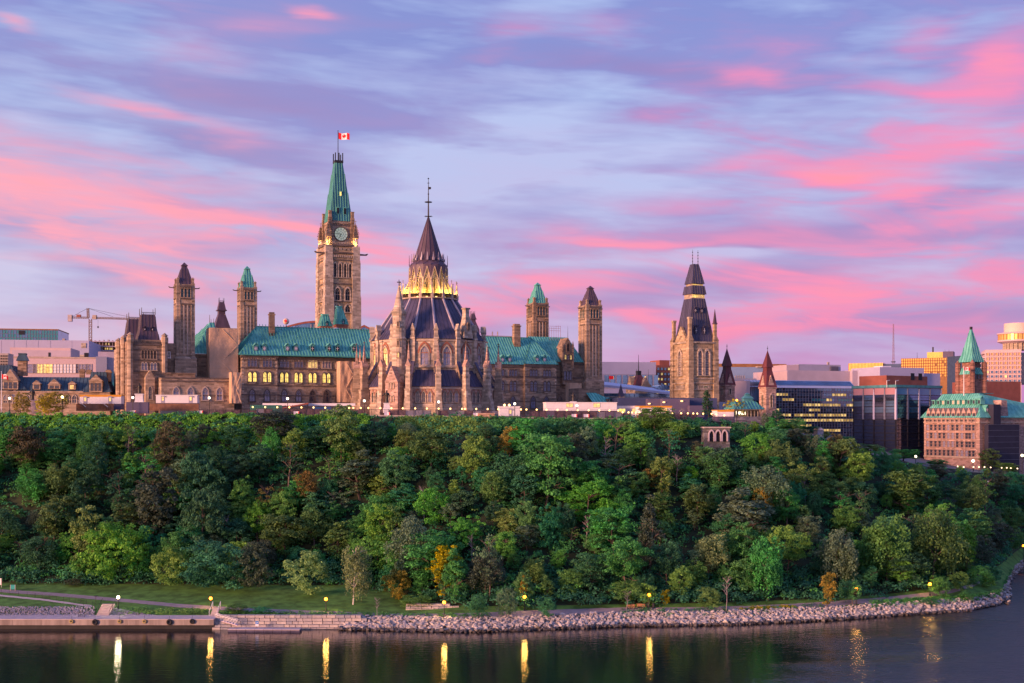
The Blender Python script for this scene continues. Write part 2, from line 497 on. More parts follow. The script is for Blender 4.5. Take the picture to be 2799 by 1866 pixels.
def roof_faces(parent, faces, mat, seam_mat, name='roof', step=0.95):
    mb = MB(); ms = MB()
    for f in faces:
        mb.poly(f)
        if seam_mat: seams(ms, f, step if seam_mat is COPPER_S else step * 1.15, *((.10, .17) if seam_mat is COPPER_S else (.05, .08)))
    o = mb.build(name, mat, parent)
    if seam_mat and ms.f:
        stuff(ms.build('standing_seam', seam_mat, o))
    return o

# ------------------------------------------------------------------ the ground, the river and the bank
def ip(px, xs, ys): return float(np.interp(px, xs, ys))


def yshore(px): return ip(px, [-1500, 0, 580, 940, 1300, 1500, 1700, 2000, 2300, 2500, 2650, 2735, 2765, 2800, 2900, 4300],
                          [244, 244, 244, 242.5, 240, 243, 246.5, 248.5, 255, 261.5, 266.5, 276, 318, 345, 365, 420])
def yfoot(px): return ip(px, [-1500, 0, 600, 960, 1080, 1150, 1250, 1400, 1700, 2000, 2300, 2500, 2650, 2735, 2800, 2900, 4300],
                         [282, 279, 276, 275, 268, 259, 254, 252.5, 255.5, 258, 265, 273, 288, 318, 366, 386, 450])
def ytop(px): return ip(px, [-1500, 0, 1300, 1900, 2150, 2400, 2600, 2800, 3000, 4300], [322, 320, 318, 324, 334, 352, 374, 412, 430, 500])
def ztop(px): return ip(px, [-1500, 0, 600, 1300, 1700, 1950, 2100, 2250, 2400, 2600, 2800, 4300],
                        [43.6, 43.5, 43.4, 42.8, 42.4, 42.0, 40.0, 37.0, 31.5, 26.5, 23.5, 20])


BANK_W, BANK_Z = 4.2, 2.0
def zfoot(px): return ip(px, [960, 1150, 2400, 2700], [4.6, 3.2, 3.2, 4.2])
SL_T = [0, .12, .25, .4, .55, .7, .82, .92, 1.0]
SL_Z = [0, .08, .22, .40, .58, .74, .86, .95, 1.0]


def gz(px, Y):
    s, f, t = yshore(px), yfoot(px), ytop(px)
    if Y < s: return -0.5
    if Y < s + BANK_W: return BANK_Z * (Y - s) / BANK_W
    if Y < f: return BANK_Z + (zfoot(px) - BANK_Z) * (Y - s - BANK_W) / (f - s - BANK_W)
    if Y < t: return zfoot(px) + (ztop(px) - zfoot(px)) * ip((Y - f) / (t - f), SL_T, SL_Z)
    return ztop(px)


def ground_at(px, py, y0=None, y1=None):
    """the nearest point of the ground seen in photo column px, row py"""
    Y = y0 or yshore(px); end = y1 or ytop(px) + 4
    while Y < end:
        z = gz(px, Y)
        if YH - (z - HC) * F / Y <= py: break
        Y += 0.25
    return Vector(((px - CX) / F * Y, Y, gz(px, Y)))


COLS = list(range(-1500, 2600, 25)) + list(range(2600, 2920, 8)) + list(range(2925, 4300, 25))


def strip(name, rows, mat):
    """sheet between successive depth rows, each row a function of the photo column"""
    v = []; f = []; n = len(COLS)
    for r in rows:
        for px in COLS:
            Y, z = r(px); v.append(((px - CX) / F * Y, Y, z))
    for j in range(len(rows) - 1):
        for i in range(n - 1):
            f.append((j * n + i, j * n + i + 1, (j + 1) * n + i + 1, (j + 1) * n + i))
    me = bpy.data.meshes.new(name); me.from_pydata(v, [], f); me.materials.append(mat)
    me.polygons.foreach_set('use_smooth', [True] * len(f)); me.update()
    return struct(place(name, me))


SOIL = M('dark_forest_soil', (0.028, 0.040, 0.022), 0.95, 0.4, 0.3)
GRASS = M('mown_grass', (0.085, 0.20, 0.04), 0.95, 0.45, 0.35, bump=0.05)
MUD = M('bank_earth', (0.12, 0.10, 0.09), 0.95, 0.3, 0.8)
PAVE = M('hilltop_paving', (0.20, 0.18, 0.18), 0.9, 0.2, 0.3)
strip('river_bank', [lambda p: (yshore(p) - 8, -3.0), lambda p: (yshore(p), 0.0), lambda p: (yshore(p) + BANK_W, BANK_Z)], MUD)
strip('lawn', [lambda p: (yshore(p) + BANK_W, BANK_Z), lambda p: (yfoot(p), zfoot(p))], GRASS)
strip('hillside', [(lambda p, t=t: (yfoot(p) + (ytop(p) - yfoot(p)) * t, gz(p, yfoot(p) + (ytop(p) - yfoot(p)) * t - 1e-4))) for t in SL_T], SOIL)
strip('hilltop_ground', [lambda p: (ytop(p), ztop(p)), lambda p: (ytop(p) + 140, ztop(p)), lambda p: (1200, max(ztop(p), 30)), lambda p: (7000, 34)], PAVE)


def water_material():
    m = bpy.data.materials.new('river_water'); m.use_nodes = True; nt = m.node_tree; X.nt = nt
    b = nt.nodes['Principled BSDF']
    b.inputs['Base Color'].default_value = (0.008, 0.011, 0.016, 1); b.inputs['IOR'].default_value = 1.6
    b.inputs['Roughness'].default_value = 0.09; b.inputs['Specular IOR Level'].default_value = 0.5
    tc = nt.nodes.new('ShaderNodeTexCoord'); sp = nt.nodes.new('ShaderNodeSeparateXYZ')
    nt.links.new(tc.outputs['Object'], sp.inputs[0]); x, y = X(sp.outputs[0]), X(sp.outputs[1])
    # wind-ruffled water off the point, calm along the bank
    ruff = noise(xyz(x * 0.02, y * 0.05, 0.0), 1.0, 2.0, 0.5)
    ruff = ((x * 0.022 - 1.65) + (ruff - 0.5) * 1.5 + (262.0 - y) * 0.012).step(-0.1, 0.8)
    w1 = noise(xyz(x * 0.45, y * 0.9, 0.0), 1.0, 3.0, 0.55)
    w2 = noise(xyz(x * 1.6, y * 3.2, 3.0), 1.0, 2.0, 0.5)
    hgt = (w1 * 0.16 + w2 * 0.05) * (0.30 + ruff * 2.4)
    bp = nt.nodes.new('ShaderNodeBump'); bp.inputs['Strength'].default_value = 1.0; bp.inputs['Distance'].default_value = 1.0
    nt.links.new(hgt.k, bp.inputs['Height']); nt.links.new(bp.outputs[0], b.inputs['Normal'])
    nt.links.new((0.075 + ruff * 0.28).k, b.inputs['Roughness'])
    return m


struct(MB().poly([(-2500, -600, 0.0), (2500, -600, 0.0), (2500, 900, 0.0), (-2500, 900, 0.0)]).build('river', water_material()))


# ---- footpath, following the bank
def drape(name, pts, half, mat, lift=0.05, kind=True):
    """ribbon laid on the ground through photo points; half is its half width in metres of depth"""
    xs = [p[0] for p in pts]; ys = [p[1] for p in pts]
    a = []; b = []
    px = xs[0]
    while px <= xs[-1]:
        c = ground_at(px, ip(px, xs, ys))
        for lst, Y in ((a, c.y - half), (b, c.y + half)):
            Y = max(Y, yshore(px) + BANK_W + 0.1)
            lst.append(((px - CX) / F * Y, Y, gz(px, Y) + lift))
        px += 12
    mb = MB(); n = len(a)
    mb.v = a + b
    for i in range(n - 1): mb.f.append((i, i + 1, n + i + 1, n + i)); mb.mi.append(0)
    o = mb.build(name, mat)
    return struct(o) if kind else o


PATH = M('path_asphalt', (0.30, 0.25, 0.27), 0.9, 0.12, 0.8)
PATH_C = M('path_concrete', (0.55, 0.46, 0.46), 0.9, 0.1, 0.8)
drape('footpath', [(-300, 1596), (0, 1615), (150, 1625), (320, 1640), (480, 1655), (600, 1663), (760, 1671), (1000, 1680), (1150, 1683), (1300, 1682),
                   (1450, 1676), (1700, 1669), (1900, 1668), (2050, 1664), (2200, 1656), (2350, 1645), (2480, 1633), (2600, 1617), (2660, 1600), (2700, 1580)], 1.5, PATH)
drape('ramp_path', [(-300, 1615), (0, 1628), (120, 1640), (230, 1655), (262, 1658)], 0.8, PATH_C, 0.06)

# ---- hewn stone retaining wall: courses of separate blocks
ROCKS = [M('grey_pink_stone', (0.44, 0.39, 0.38), 0.85, 0.2, 1.5, bump=0.06), M('mauve_stone', (0.33, 0.32, 0.35), 0.85, 0.2, 1.5, bump=0.06),
         M('buff_stone', (0.52, 0.46, 0.42), 0.85, 0.2, 1.5, bump=0.06)]
WET = M('wet_dark_stone', (0.10, 0.09, 0.09), 0.45, 0.3, 1.5, bump=0.06)
rw = thing('stone_retaining_wall', 'low wall of big hewn grey and buff blocks behind the floating dock', 'wall', P(600, 1712, 243))


def block_mesh(i):
    r = random.Random(100 + i); mb = MB().cbox(0, 0, 1, 1, 0, 1)
    mb.v = [(x * r.uniform(.93, 1), y * r.uniform(.9, 1), z * r.uniform(.9, 1)) for x, y, z in mb.v]
    me = mb.mesh('stone_block', ROCKS[i % 3]); return me


BLK = [block_mesh(i) for i in range(9)]
rr = random.Random(3)
X0 = (585 - CX) / F * 243; ro = Vector(P(600, 1712, 243))
for c in range(5):
    x = X0 + rr.uniform(-.6, 0); z = c * 0.56 - 0.15
    xe = (1010 - 25 * c + (60 if c > 2 else 0) - CX) / F * 243
    while x < xe:
        w = rr.uniform(0.9, 2.3); h = 0.53
        place('stone_block', BLK[rr.randrange(9)], rw, (x + w / 2 - ro.x, 243.6 + c * 0.42 - ro.y, z - ro.z), rr.uniform(-.04, .04), (w - 0.07, 1.2, h))
        x += w

# ---- riprap bank
def rock_mesh(i, n=11, mat=None):
    r = random.Random(500 + i); bm = bmesh.new()
    for _ in range(n):
        v = Vector((r.gauss(0, 1), r.gauss(0, 1), r.gauss(0, 1))).normalized()
        bm.verts.new((v.x * .55, v.y * .5, v.z * .38))
    bmesh.ops.convex_hull(bm, input=bm.verts)
    for v in [v for v in bm.verts if not v.link_faces]: bm.verts.remove(v)
    me = bpy.data.meshes.new('boulder'); bm.to_mesh(me); bm.free()
    if mat: me.materials.append(mat)
    return me


RK = [rock_mesh(i, mat=ROCKS[(0, 1, 2, 0, 1, 2, 0, 1, 2)[i]]) for i in range(9)]
RKW = [rock_mesh(i, mat=WET) for i in range(9)]
RKV = [([tuple(v.co) for v in m.vertices], [tuple(p.vertices) for p in m.polygons]) for m in RK]
rip = thing('riprap_bank', 'band of loose grey and pinkish boulders along the water edge below the path', 'rock bank', P(1850, 1705, 248))
rr = random.Random(8); spots = []
for k in range(8200):
    px = rr.uniform(925, 2830); t = rr.random() ** 0.9
    if px < 1000 and t > 0.2 + (px - 925) / 90: continue
    Y = yshore(px) - 0.5 + t * (BANK_W + 0.6)
    s = (0.28 + 0.75 * rr.random() ** 2.2) * (1.15 - 0.3 * t)
    z = gz(px, max(Y, yshore(px))) + rr.uniform(-.12, .22) + .12
    spots.append((s, (px - CX) / F * Y, Y, z, rr.randrange(9), rr.uniform(0, 6.28), rr.uniform(-.5, .5)))
for px in (2737, 2744, 2751, 2758):                        # the point, where the bank turns back
    for k in range(60):
        Y = rr.uniform(276, 330); s = rr.uniform(.6, 1.1)
        if Y < yshore(px) + 3: spots.append((s, (px - CX + rr.uniform(-4, 4)) / F * Y, Y, rr.uniform(0, 1.2), rr.randrange(9), rr.uniform(0, 6), .2))
spots.sort(key=lambda q: -q[0] / q[2])
rl = Vector(rip.location)
for s, x, y, z, m, a, b in spots[:300]:
    o = place('boulder', RKW[m] if z < .34 else RK[m], rip, (x - rl.x, y - rl.y, z - rl.z)); o.rotation_euler = (b, b * .6, a); o.scale = (s * 1.3, s * 1.2, s * 1.2)
mb = MB()
for s, x, y, z, m, a, b in spots[300:]:
    R = Matrix.Rotation(a, 3, 'Z') @ Matrix.Rotation(b, 3, 'X'); n = len(mb.v)
    mb.v += [tuple(R @ Vector(v) * (s * 1.2) + Vector((x - rl.x, y - rl.y, z - rl.z))) for v in RKV[m][0]]
    for f in RKV[m][1]: mb.f.append(tuple(n + i for i in f)); mb.mi.append(3 if z < .34 else (0, 1, 2)[m % 3])
stuff(mb.build('boulders', ROCKS + [WET], rip))
# gravel slope by the dock
GRAV = M('blue_grey_gravel', (0.30, 0.29, 0.36), 0.9, 0.35, 2.0)
mb = MB()
for k in range(3800):
    px = rr.uniform(-60, 428); Y = rr.uniform(247.0, 252.5)
    if 258 < px < 296 or (px > 300 and Y > 248 + (430 - px) / 30): continue
    s = rr.uniform(.18, .42); m = rr.randrange(9); n = len(mb.v); a = rr.uniform(0, 6)
    R = Matrix.Rotation(a, 3, 'Z') @ Matrix.Rotation(a * 2, 3, 'X')
    z = 1.5 + (Y - 247) * .3
    mb.v += [tuple(R @ Vector(v) * s + Vector(((px - CX) / F * Y, Y, max(z, gz(px, Y)) + .05))) for v in RKV[m][0]]
    for f in RKV[m][1]: mb.f.append(tuple(n + i for i in f)); mb.mi.append(0)
o = stuff(mb.build('gravel', GRAV)); tag(o, 'blue grey crushed gravel slope behind the concrete dock', 'gravel')


# ------------------------------------------------------------------ trees
def leaves_mesh(name, pos, nrm, size, rng, asp=0.62):
    n = len(pos)
    t = rng.normal(size=(n, 3)); nrm = nrm / (np.linalg.norm(nrm, axis=1, keepdims=True) + 1e-9)
    t -= nrm * (t * nrm).sum(1, keepdims=True); t /= (np.linalg.norm(t, axis=1, keepdims=True) + 1e-9)
    b = np.cross(nrm, t); s = size[:, None]
    v = np.stack([pos - t * s, pos - b * s * asp, pos + t * s, pos + b * s * asp], 1).reshape(-1, 3)
    me = bpy.data.meshes.new(name)
    me.vertices.add(4 * n); me.vertices.foreach_set('co', v.ravel())
    me.loops.add(4 * n); me.loops.foreach_set('vertex_index', np.arange(4 * n, dtype=np.int32))
    me.polygons.add(n); me.polygons.foreach_set('loop_start', np.arange(0, 4 * n, 4, dtype=np.int32))
    me.update(calc_edges=True)
    return me


def clump_leaves(cen, rc, per, rng, flat=0.62, droop=0.0, jit=0.55):
    n = len(cen); d = rng.normal(size=(n * per, 3)); d /= np.linalg.norm(d, axis=1, keepdims=True)
    d[:, 2] = np.where(d[:, 2] < -0.25, -d[:, 2], d[:, 2])
    c = np.repeat(cen, per, 0); r = np.repeat(rc, per)[:, None] * (0.55 + 0.45 * rng.random((n * per, 1)))
    off = d * r; off[:, 2] *= flat
    if droop: off[:, 2] -= droop * rng.random(n * per) ** 2 * np.repeat(rc, per) * 2.2
    nr = d * 0.7 + np.array([-0.1, -0.2, 0.5]) + rng.normal(size=d.shape) * jit
    return c + off, nr


def crown(seed, kind):
    """crown of a tree 10 m tall, trunk foot at the origin"""
    rng = np.random.default_rng(seed)
    P_ = {'round': (3.7, 3.7, 4.1, 5.6, 120, 66), 'tall': (2.6, 2.6, 4.6, 5.3, 105, 66), 'broad': (4.6, 4.6, 3.6, 6.0, 130, 66),
          'willow': (4.2, 4.2, 3.9, 5.7, 110, 72), 'sparse': (3.0, 3.0, 3.4, 6.3, 34, 36), 'bush': (4.6, 4.6, 4.2, 4.4, 110, 62), 'cone': (2.2, 2.2, 4.8, 5.2, 80, 44)}[kind]
    rx, ry, rz, cz, nc, per = P_
    d = rng.normal(size=(nc, 3)); d /= np.linalg.norm(d, axis=1, keepdims=True)
    lob = rng.normal(size=(9, 3)); lob /= np.linalg.norm(lob, axis=1, keepdims=True)
    bump = np.clip((d @ lob.T).max(1), 0, 1) ** 3
    rr_ = (0.42 + 0.58 * rng.random(nc) ** 0.5) * (0.66 + 0.50 * bump)
    cen = d * rr_[:, None] * np.array([rx, ry, rz])
    if kind == 'cone': cen[:, :2] *= (1.05 - (cen[:, 2:3] + rz) / (2 * rz)) * 1.5
    cen[:, 2] += cz
    cen[:, 2] = np.maximum(cen[:, 2], 1.3 if kind not in ('bush',) else 0.5)
    rc = rng.uniform(0.55, 1.3, nc) * (0.8 if kind in ('tall', 'cone', 'sparse') else 1.0)
    pos, nr = clump_leaves(cen, rc, per, rng, 0.6, 0.9 if kind == 'willow' else 0.12)
    return leaves_mesh('crown', pos, nr, rng.uniform(0.11, 0.24, len(pos)) * (0.9 if kind == 'sparse' else 1), rng)


def trunk(seed, kind):
    r = random.Random(seed); mb = MB(); p = Vector((0, 0, -0.6)); rad_ = 0.22
    top = {'sparse': 9.0, 'bush': 4.0, 'cone': 9.0}.get(kind, 7.2)
    pts = [p]
    for i in range(6):
        q = Vector((pts[-1].x + r.uniform(-.16, .16), pts[-1].y + r.uniform(-.16, .16), -0.6 + (top + .6) * (i + 1) / 6))
        a = rad_ * (1 - i / 7); mb.tube(pts[-1], q, a, rad_ * (1 - (i + 1) / 7), 7); pts.append(q)
    for k in range(11 if kind in ('sparse', 'bare') else 7):
        j = r.randrange(2, 6); s = pts[j]; a = r.uniform(0, 6.28); L = r.uniform(1.6, 3.0)
        e = s + Vector((math.cos(a) * L, math.sin(a) * L, r.uniform(.8, 2.0))); m_ = s.lerp(e, .55) + Vector((0, 0, .25))
        mb.tube(s, m_, .09, .06, 5); mb.tube(m_, e, .06, .02, 5)
        for q in range(2):
            f = m_ + Vector((r.uniform(-1, 1), r.uniform(-1, 1), r.uniform(.3, 1.1))); mb.tube(m_, f, .04, .012, 4)
    return mb


BARK = M('grey_brown_bark', (0.13, 0.10, 0.09), 0.9, 0.3, 2.0)
BARK_W = M('white_birch_bark', (0.62, 0.58, 0.56), 0.8, 0.25, 3.0)
BARK_P = M('bare_greyish_twigs', (0.26, 0.22, 0.25), 0.9, 0.2, 2.0)
LEAF = {}
for n_, c1, c2 in (('green', (0.024, 0.105, 0.030), (0.062, 0.205, 0.048)), ('dark', (0.016, 0.062, 0.034), (0.034, 0.110, 0.050)),
                   ('purple', (0.030, 0.050, 0.036), (0.056, 0.082, 0.052)), ('bright', (0.045, 0.135, 0.028), (0.105, 0.230, 0.046)),
                   ('lime', (0.044, 0.125, 0.024), (0.135, 0.220, 0.044)), ('yellow', (0.070, 0.100, 0.018), (0.270, 0.195, 0.018)),
                   ('orange', (0.070, 0.085, 0.024), (0.175, 0.110, 0.028)), ('brown', (0.042, 0.056, 0.030), (0.085, 0.078, 0.042)),
                   ('grey', (0.048, 0.092, 0.054), (0.090, 0.150, 0.082)), ('olive', (0.036, 0.092, 0.026), (0.085, 0.160, 0.044)),
                   ('gold', (0.150, 0.140, 0.018), (0.290, 0.230, 0.028)), ('fresh', (0.052, 0.140, 0.022), (0.135, 0.250, 0.040)),
                   ('teal', (0.018, 0.090, 0.042), (0.042, 0.165, 0.062)), ('pale', (0.075, 0.130, 0.052), (0.150, 0.215, 0.080))):
    c1 = tuple(v * 2.2 for v in c1); c2 = tuple(v * 2.2 for v in c2)
    LEAF[n_] = M(n_ + '_leaves', c1, 0.75, kind='leaf', scale=0.35, col2=c2, spec=0.25)
PROTO = {}
for kd, cnt in (('round', 5), ('tall', 3), ('broad', 3), ('willow', 2), ('sparse', 2), ('bush', 3), ('cone', 1)):
    PROTO[kd] = [(crown(40 + i * 7 + len(kd) * 13, kd), trunk(i + len(kd) * 5, kd).mesh('trunk', BARK)) for i in range(cnt)]
    for c_, t_ in PROTO[kd]: c_.materials.append(LEAF['green'])
TRUNK_W = trunk(77, 'sparse').mesh('trunk', BARK_W)
TRUNK_P = trunk(78, 'sparse').mesh('trunk', BARK_P)
TR = random.Random(21)


def tree(loc, h, w, kind, leaf, label, group=None, cat='tree', name='broadleaf_tree', trunk_mesh=None, bare=False):
    """h overall height, w crown width, both metres"""
    cw = {'round': 8.4, 'tall': 6.2, 'broad': 10.4, 'willow': 9.8, 'sparse': 7.0, 'bush': 10.4, 'cone': 5.6}[kind]
    t = thing(name, label, cat, loc, TR.uniform(0, 6.28), group)
    k_ = TR.uniform(.82, 1.2); t.scale = (w / cw * k_, w / cw / k_, h / 10.0)
    t.rotation_euler = (TR.uniform(-.09, .09), TR.uniform(-.09, .09), t.rotation_euler[2])
    c, k = PROTO[kind][TR.randrange(len(PROTO[kind]))]
    if not bare:
        o = place('crown', c, t); o.material_slots[0].link = 'OBJECT'; o.material_slots[0].material = LEAF[leaf]
    if kind != 'bush' or trunk_mesh: place('trunk', trunk_mesh or k, t)
    return t


def tree_at(px, base, top, wpx, kind, leaf, label, group=None, **kw):
    """tree whose foot shows at photo row base, whose top shows at row top and whose crown is wpx wide"""
    g = ground_at(px, base); s = g.y / F
    return tree(g, (base - top) * s, wpx * s, kind, leaf, label, group, **kw)


# trees one can tell from the rest
for a in [
    (318, 1600, 1378, 180, 'bush', 'fresh', 'big bright green tree at the hill foot behind the white path lamp'),
    (250, 1570, 1382, 105, 'tall', 'lime', 'yellowish green tree leaning against the big bright green one'),
    (468, 1612, 1462, 98, 'bush', 'lime', 'small yellow-tipped green tree at the edge of the left lawn'),
    (418, 1500, 1268, 130, 'tall', 'purple', 'tall dusky purple-green maple halfway up below the stone tower'),
    (548, 1440, 1225, 115, 'round', 'dark', 'dark round-topped maple under the low stone wing'),
    (552, 1560, 1320, 125, 'round', 'dark', 'very dark blue-green maple below the round-topped one'),
    (590, 1622, 1440, 190, 'bush', 'dark', 'wide dark maple overhanging the lawn left of the amber lamp'),
    (690, 1620, 1440, 115, 'bush', 'purple', 'dull purplish tree at the lawn edge beside the wide dark maple'),
    (470, 1330, 1150, 110, 'round', 'brown', 'russet-tinged maple high on the slope below the white site cabin'),
    (740, 1220, 1112, 150, 'round', 'purple', 'dark brownish round tree poking over the hilltop edge under the lit windows'),
    (935, 1270, 1100, 130, 'round', 'bright', 'large fresh green tree rising over the hilltop beside the tan wrap'),
    (728, 1450, 1318, 92, 'sparse', 'orange', 'thin half-bare tree with rusty orange leaves on the slope'),
    (845, 1630, 1472, 140, 'bush', 'pale', 'pale yellow-green spreading tree standing on the mown lawn'),
    (1082, 1640, 1532, 106, 'bush', 'orange', 'low round tree turned golden orange beside the path'),
    (1128, 1590, 1400, 168, 'willow', 'grey', 'grey-green feathery willow with bare lower trunks'),
    (1212, 1640, 1485, 105, 'tall', 'yellow', 'tree with bright yellow leaves at the foot of the slope'),
    (1245, 1650, 1500, 80, 'tall', 'green', 'green tree crowding the yellow one at its side'),
    (1492, 1395, 1172, 175, 'round', 'green', 'huge bushy green tree high in the middle of the slope'),
    (1392, 1262, 1165, 62, 'round', 'yellow', 'golden tree near the hilltop below the white booth'),
    (1790, 1180, 1108, 105, 'round', 'olive', 'olive round tree topping the hill edge before the floodlit wall'),
    (845, 1400, 1288, 80, 'round', 'orange', 'small orange-topped tree in the middle of the slope under the library'),
    (1340, 1640, 1450, 82, 'sparse', 'grey', 'slim tree with forked pale trunk and thin grey crown by the path'),
    (1775, 1570, 1365, 95, 'cone', 'purple', 'half-dead greyish conifer with a bare reddish trunk'),
    (1935, 1590, 1448, 125, 'willow', 'pale', 'soft light-green willow near the foot of the right slope'),
    (1970, 1335, 1216, 110, 'round', 'dark', 'dark rounded tree just below the three stone arches'),
    (2290, 1600, 1435, 130, 'willow', 'grey', 'bluish grey willow behind the small round tree by the path'),
    (2100, 1640, 1455, 130, 'willow', 'green', 'drooping green willow left of the yellow sapling'),
    (2425, 1600, 1395, 170, 'willow', 'olive', 'large dark willow, first of the clump before the river point'),
    (2545, 1595, 1375, 190, 'willow', 'olive', 'tallest dark olive willow of the clump at the river point'),
    (2480, 1608, 1500, 150, 'broad', 'dark', 'low dark tree under the olive willows above the amber lamp'),
    (2640, 1585, 1428, 70, 'tall', 'lime', 'bright yellow-green tree at the end of the willow clump'),
    (2095, 1420, 1325, 72, 'round', 'orange', 'orange-leaved tree on the right slope below the pavilion'),
    (1918, 1420, 1345, 38, 'tall', 'yellow', 'narrow vivid yellow tree alone on the right slope'),
    (1770, 1345, 1280, 60, 'round', 'orange', 'small tree with an amber top above the grey conifer'),
    (2720, 1515, 1425, 100, 'round', 'purple', 'dusky round tree by the inlet at the far right'),
    (860, 1500, 1385, 90, 'round', 'olive', 'olive brownish tree above the pale lawn tree'),
    (2285, 1300, 1180, 55, 'tall', 'brown', 'reddish brown tree below the glass offices'),
    (300, 1250, 1170, 90, 'round', 'lime', 'small yellow-topped tree below the wooden deck'),
    (75, 1300, 1150, 120, 'round', 'brown', 'brown-tinged tree high on the slope under the flagpole'),
]:
    tree_at(*a)
tree_at(1938, 1142, 1052, 44, 'cone', 'dark', 'single dark narrow evergreen standing against the floodlit tower foot', name='evergreen_tree')
tree_at(965, 1652, 1478, 100, 'willow', 'pale', 'birch with white stems and hanging light leaves on the lawn', name='birch_tree', trunk_mesh=TRUNK_W)
for px, b, tp, w, lab in ((1712, 1668, 1610, 42, 'bare twiggy shrub left of the park benches'), (1985, 1674, 1565, 40, 'tall leafless sapling beside the path on the right'),
                          (1032, 1690, 1628, 26, 'thin bare sapling between path and boulders'), (985, 1265, 1195, 30, 'dead bare tree high under the library'),
                          (1655, 1290, 1185, 50, 'leaning dead tree below the white site office'), (350, 1265, 1175, 44, 'dead grey tree below the mansard block'), (620, 1500, 1400, 46, 'dead tree beside the dark maples'),
                          (1160, 1420, 1320, 46, 'dead tree midway up under the library'), (1290, 1560, 1455, 44, 'grey dead tree low under the pavilioned wing'), (1600, 1500, 1400, 46, 'dead tree left of the half-dead conifer'),
                          (2060, 1500, 1400, 46, 'dead tree right of the light-green willow'), (2200, 1380, 1280, 46, 'dead tree below the lit offices'), (1850, 1330, 1235, 44, 'dead tree below the floodlit annexe')):
    tree_at(px, b, tp, w, 'sparse', 'grey', lab, trunk_mesh=TRUNK_P, bare=True, name='bare_tree')
for px, b, tp, w, kd, lf, lab in (
        (1305, 1690, 1612, 60, 'bush', 'teal', 'leafy bush at the bank left of the fourth path lamp'), (1385, 1690, 1585, 72, 'bush', 'grey', 'tall grey-green bush beside the lamp under the orange twig'),
        (1497, 1690, 1618, 62, 'bush', 'teal', 'lone feathery shrub on the boulders between two lamps'), (1430, 1655, 1572, 26, 'tall', 'orange', 'wisp of orange leaves above the path lamp'),
        (1735, 1652, 1570, 125, 'bush', 'olive', 'wide olive shrub arching over the park benches'), (1818, 1655, 1600, 34, 'bush', 'yellow', 'small yellow shrub right of the bench lamp'),
        (2262, 1664, 1560, 40, 'tall', 'yellow', 'sapling with yellow leaves by the path on the right'), (2330, 1652, 1580, 58, 'round', 'teal', 'small clipped round tree with a lamp behind it'),
        (645, 1678, 1645, 80, 'bush', 'olive', 'round shrub beside the gangway'), (715, 1680, 1655, 62, 'bush', 'teal', 'low bluish shrub above the stone wall'),
        (1940, 1665, 1590, 70, 'bush', 'olive', 'olive shrub by the path beneath the light-green willow'),
        (200, 1602, 1575, 60, 'bush', 'purple', 'low purple shrub at the edge of the left lawn'), (2710, 1592, 1535, 60, 'bush', 'teal', 'bush on the bank at the inlet'),
        (2575, 1632, 1560, 80, 'bush', 'green', 'green bush by the path under the tallest olive willow'), (2620, 1618, 1545, 70, 'bush', 'olive', 'olive bush beside the path bend at the point'), (2668, 1600, 1530, 70, 'bush', 'green', 'green bush at the end of the path bend'), (2700, 1606, 1560, 50, 'bush', 'bright', 'low bright bush on the river point'),
        (2640, 1640, 1612, 60, 'bush', 'green', 'low green shrub above the boulders before the point'), (2540, 1655, 1632, 60, 'bush', 'teal', 'low shrub on the bank under the last path lamp'),
        (1140, 1660, 1620, 110, 'bush', 'bright', 'bright green creeper over the low ledge by the fourth lamp')):
    tree_at(px, b, tp, w, kd, lf, lab, name='shrub', cat='shrub')

# the wood on the slope
MARKS = [(-200, 'the blue roofs'), (330, 'the mansard towers'), (470, 'the slim tower'), (640, 'the tan wrap'), (800, 'the long roof'), (1060, 'the library'),
         (1330, 'the pavilioned wing'), (1600, 'the white office'), (1830, 'the floodlit tower'), (2010, 'the teal pavilion'), (2150, 'the lit offices'), (2340, 'the black block'), (2530, 'the chateau')]
CNAME = dict(green='mid-green', dark='dark', purple='dusky', bright='fresh-green', lime='yellow-green', yellow='golden', orange='orange', brown='russet', grey='grey-green', olive='olive', teal='bluish-green', pale='pale-green', fresh='light-green', gold='golden-green')
occ = []


def free(px, py, r):
    for a, b, c in occ:
        if abs(a - px) < (c + r) * .44 and abs(b - py) < (c + r) * .33: return False
    return True


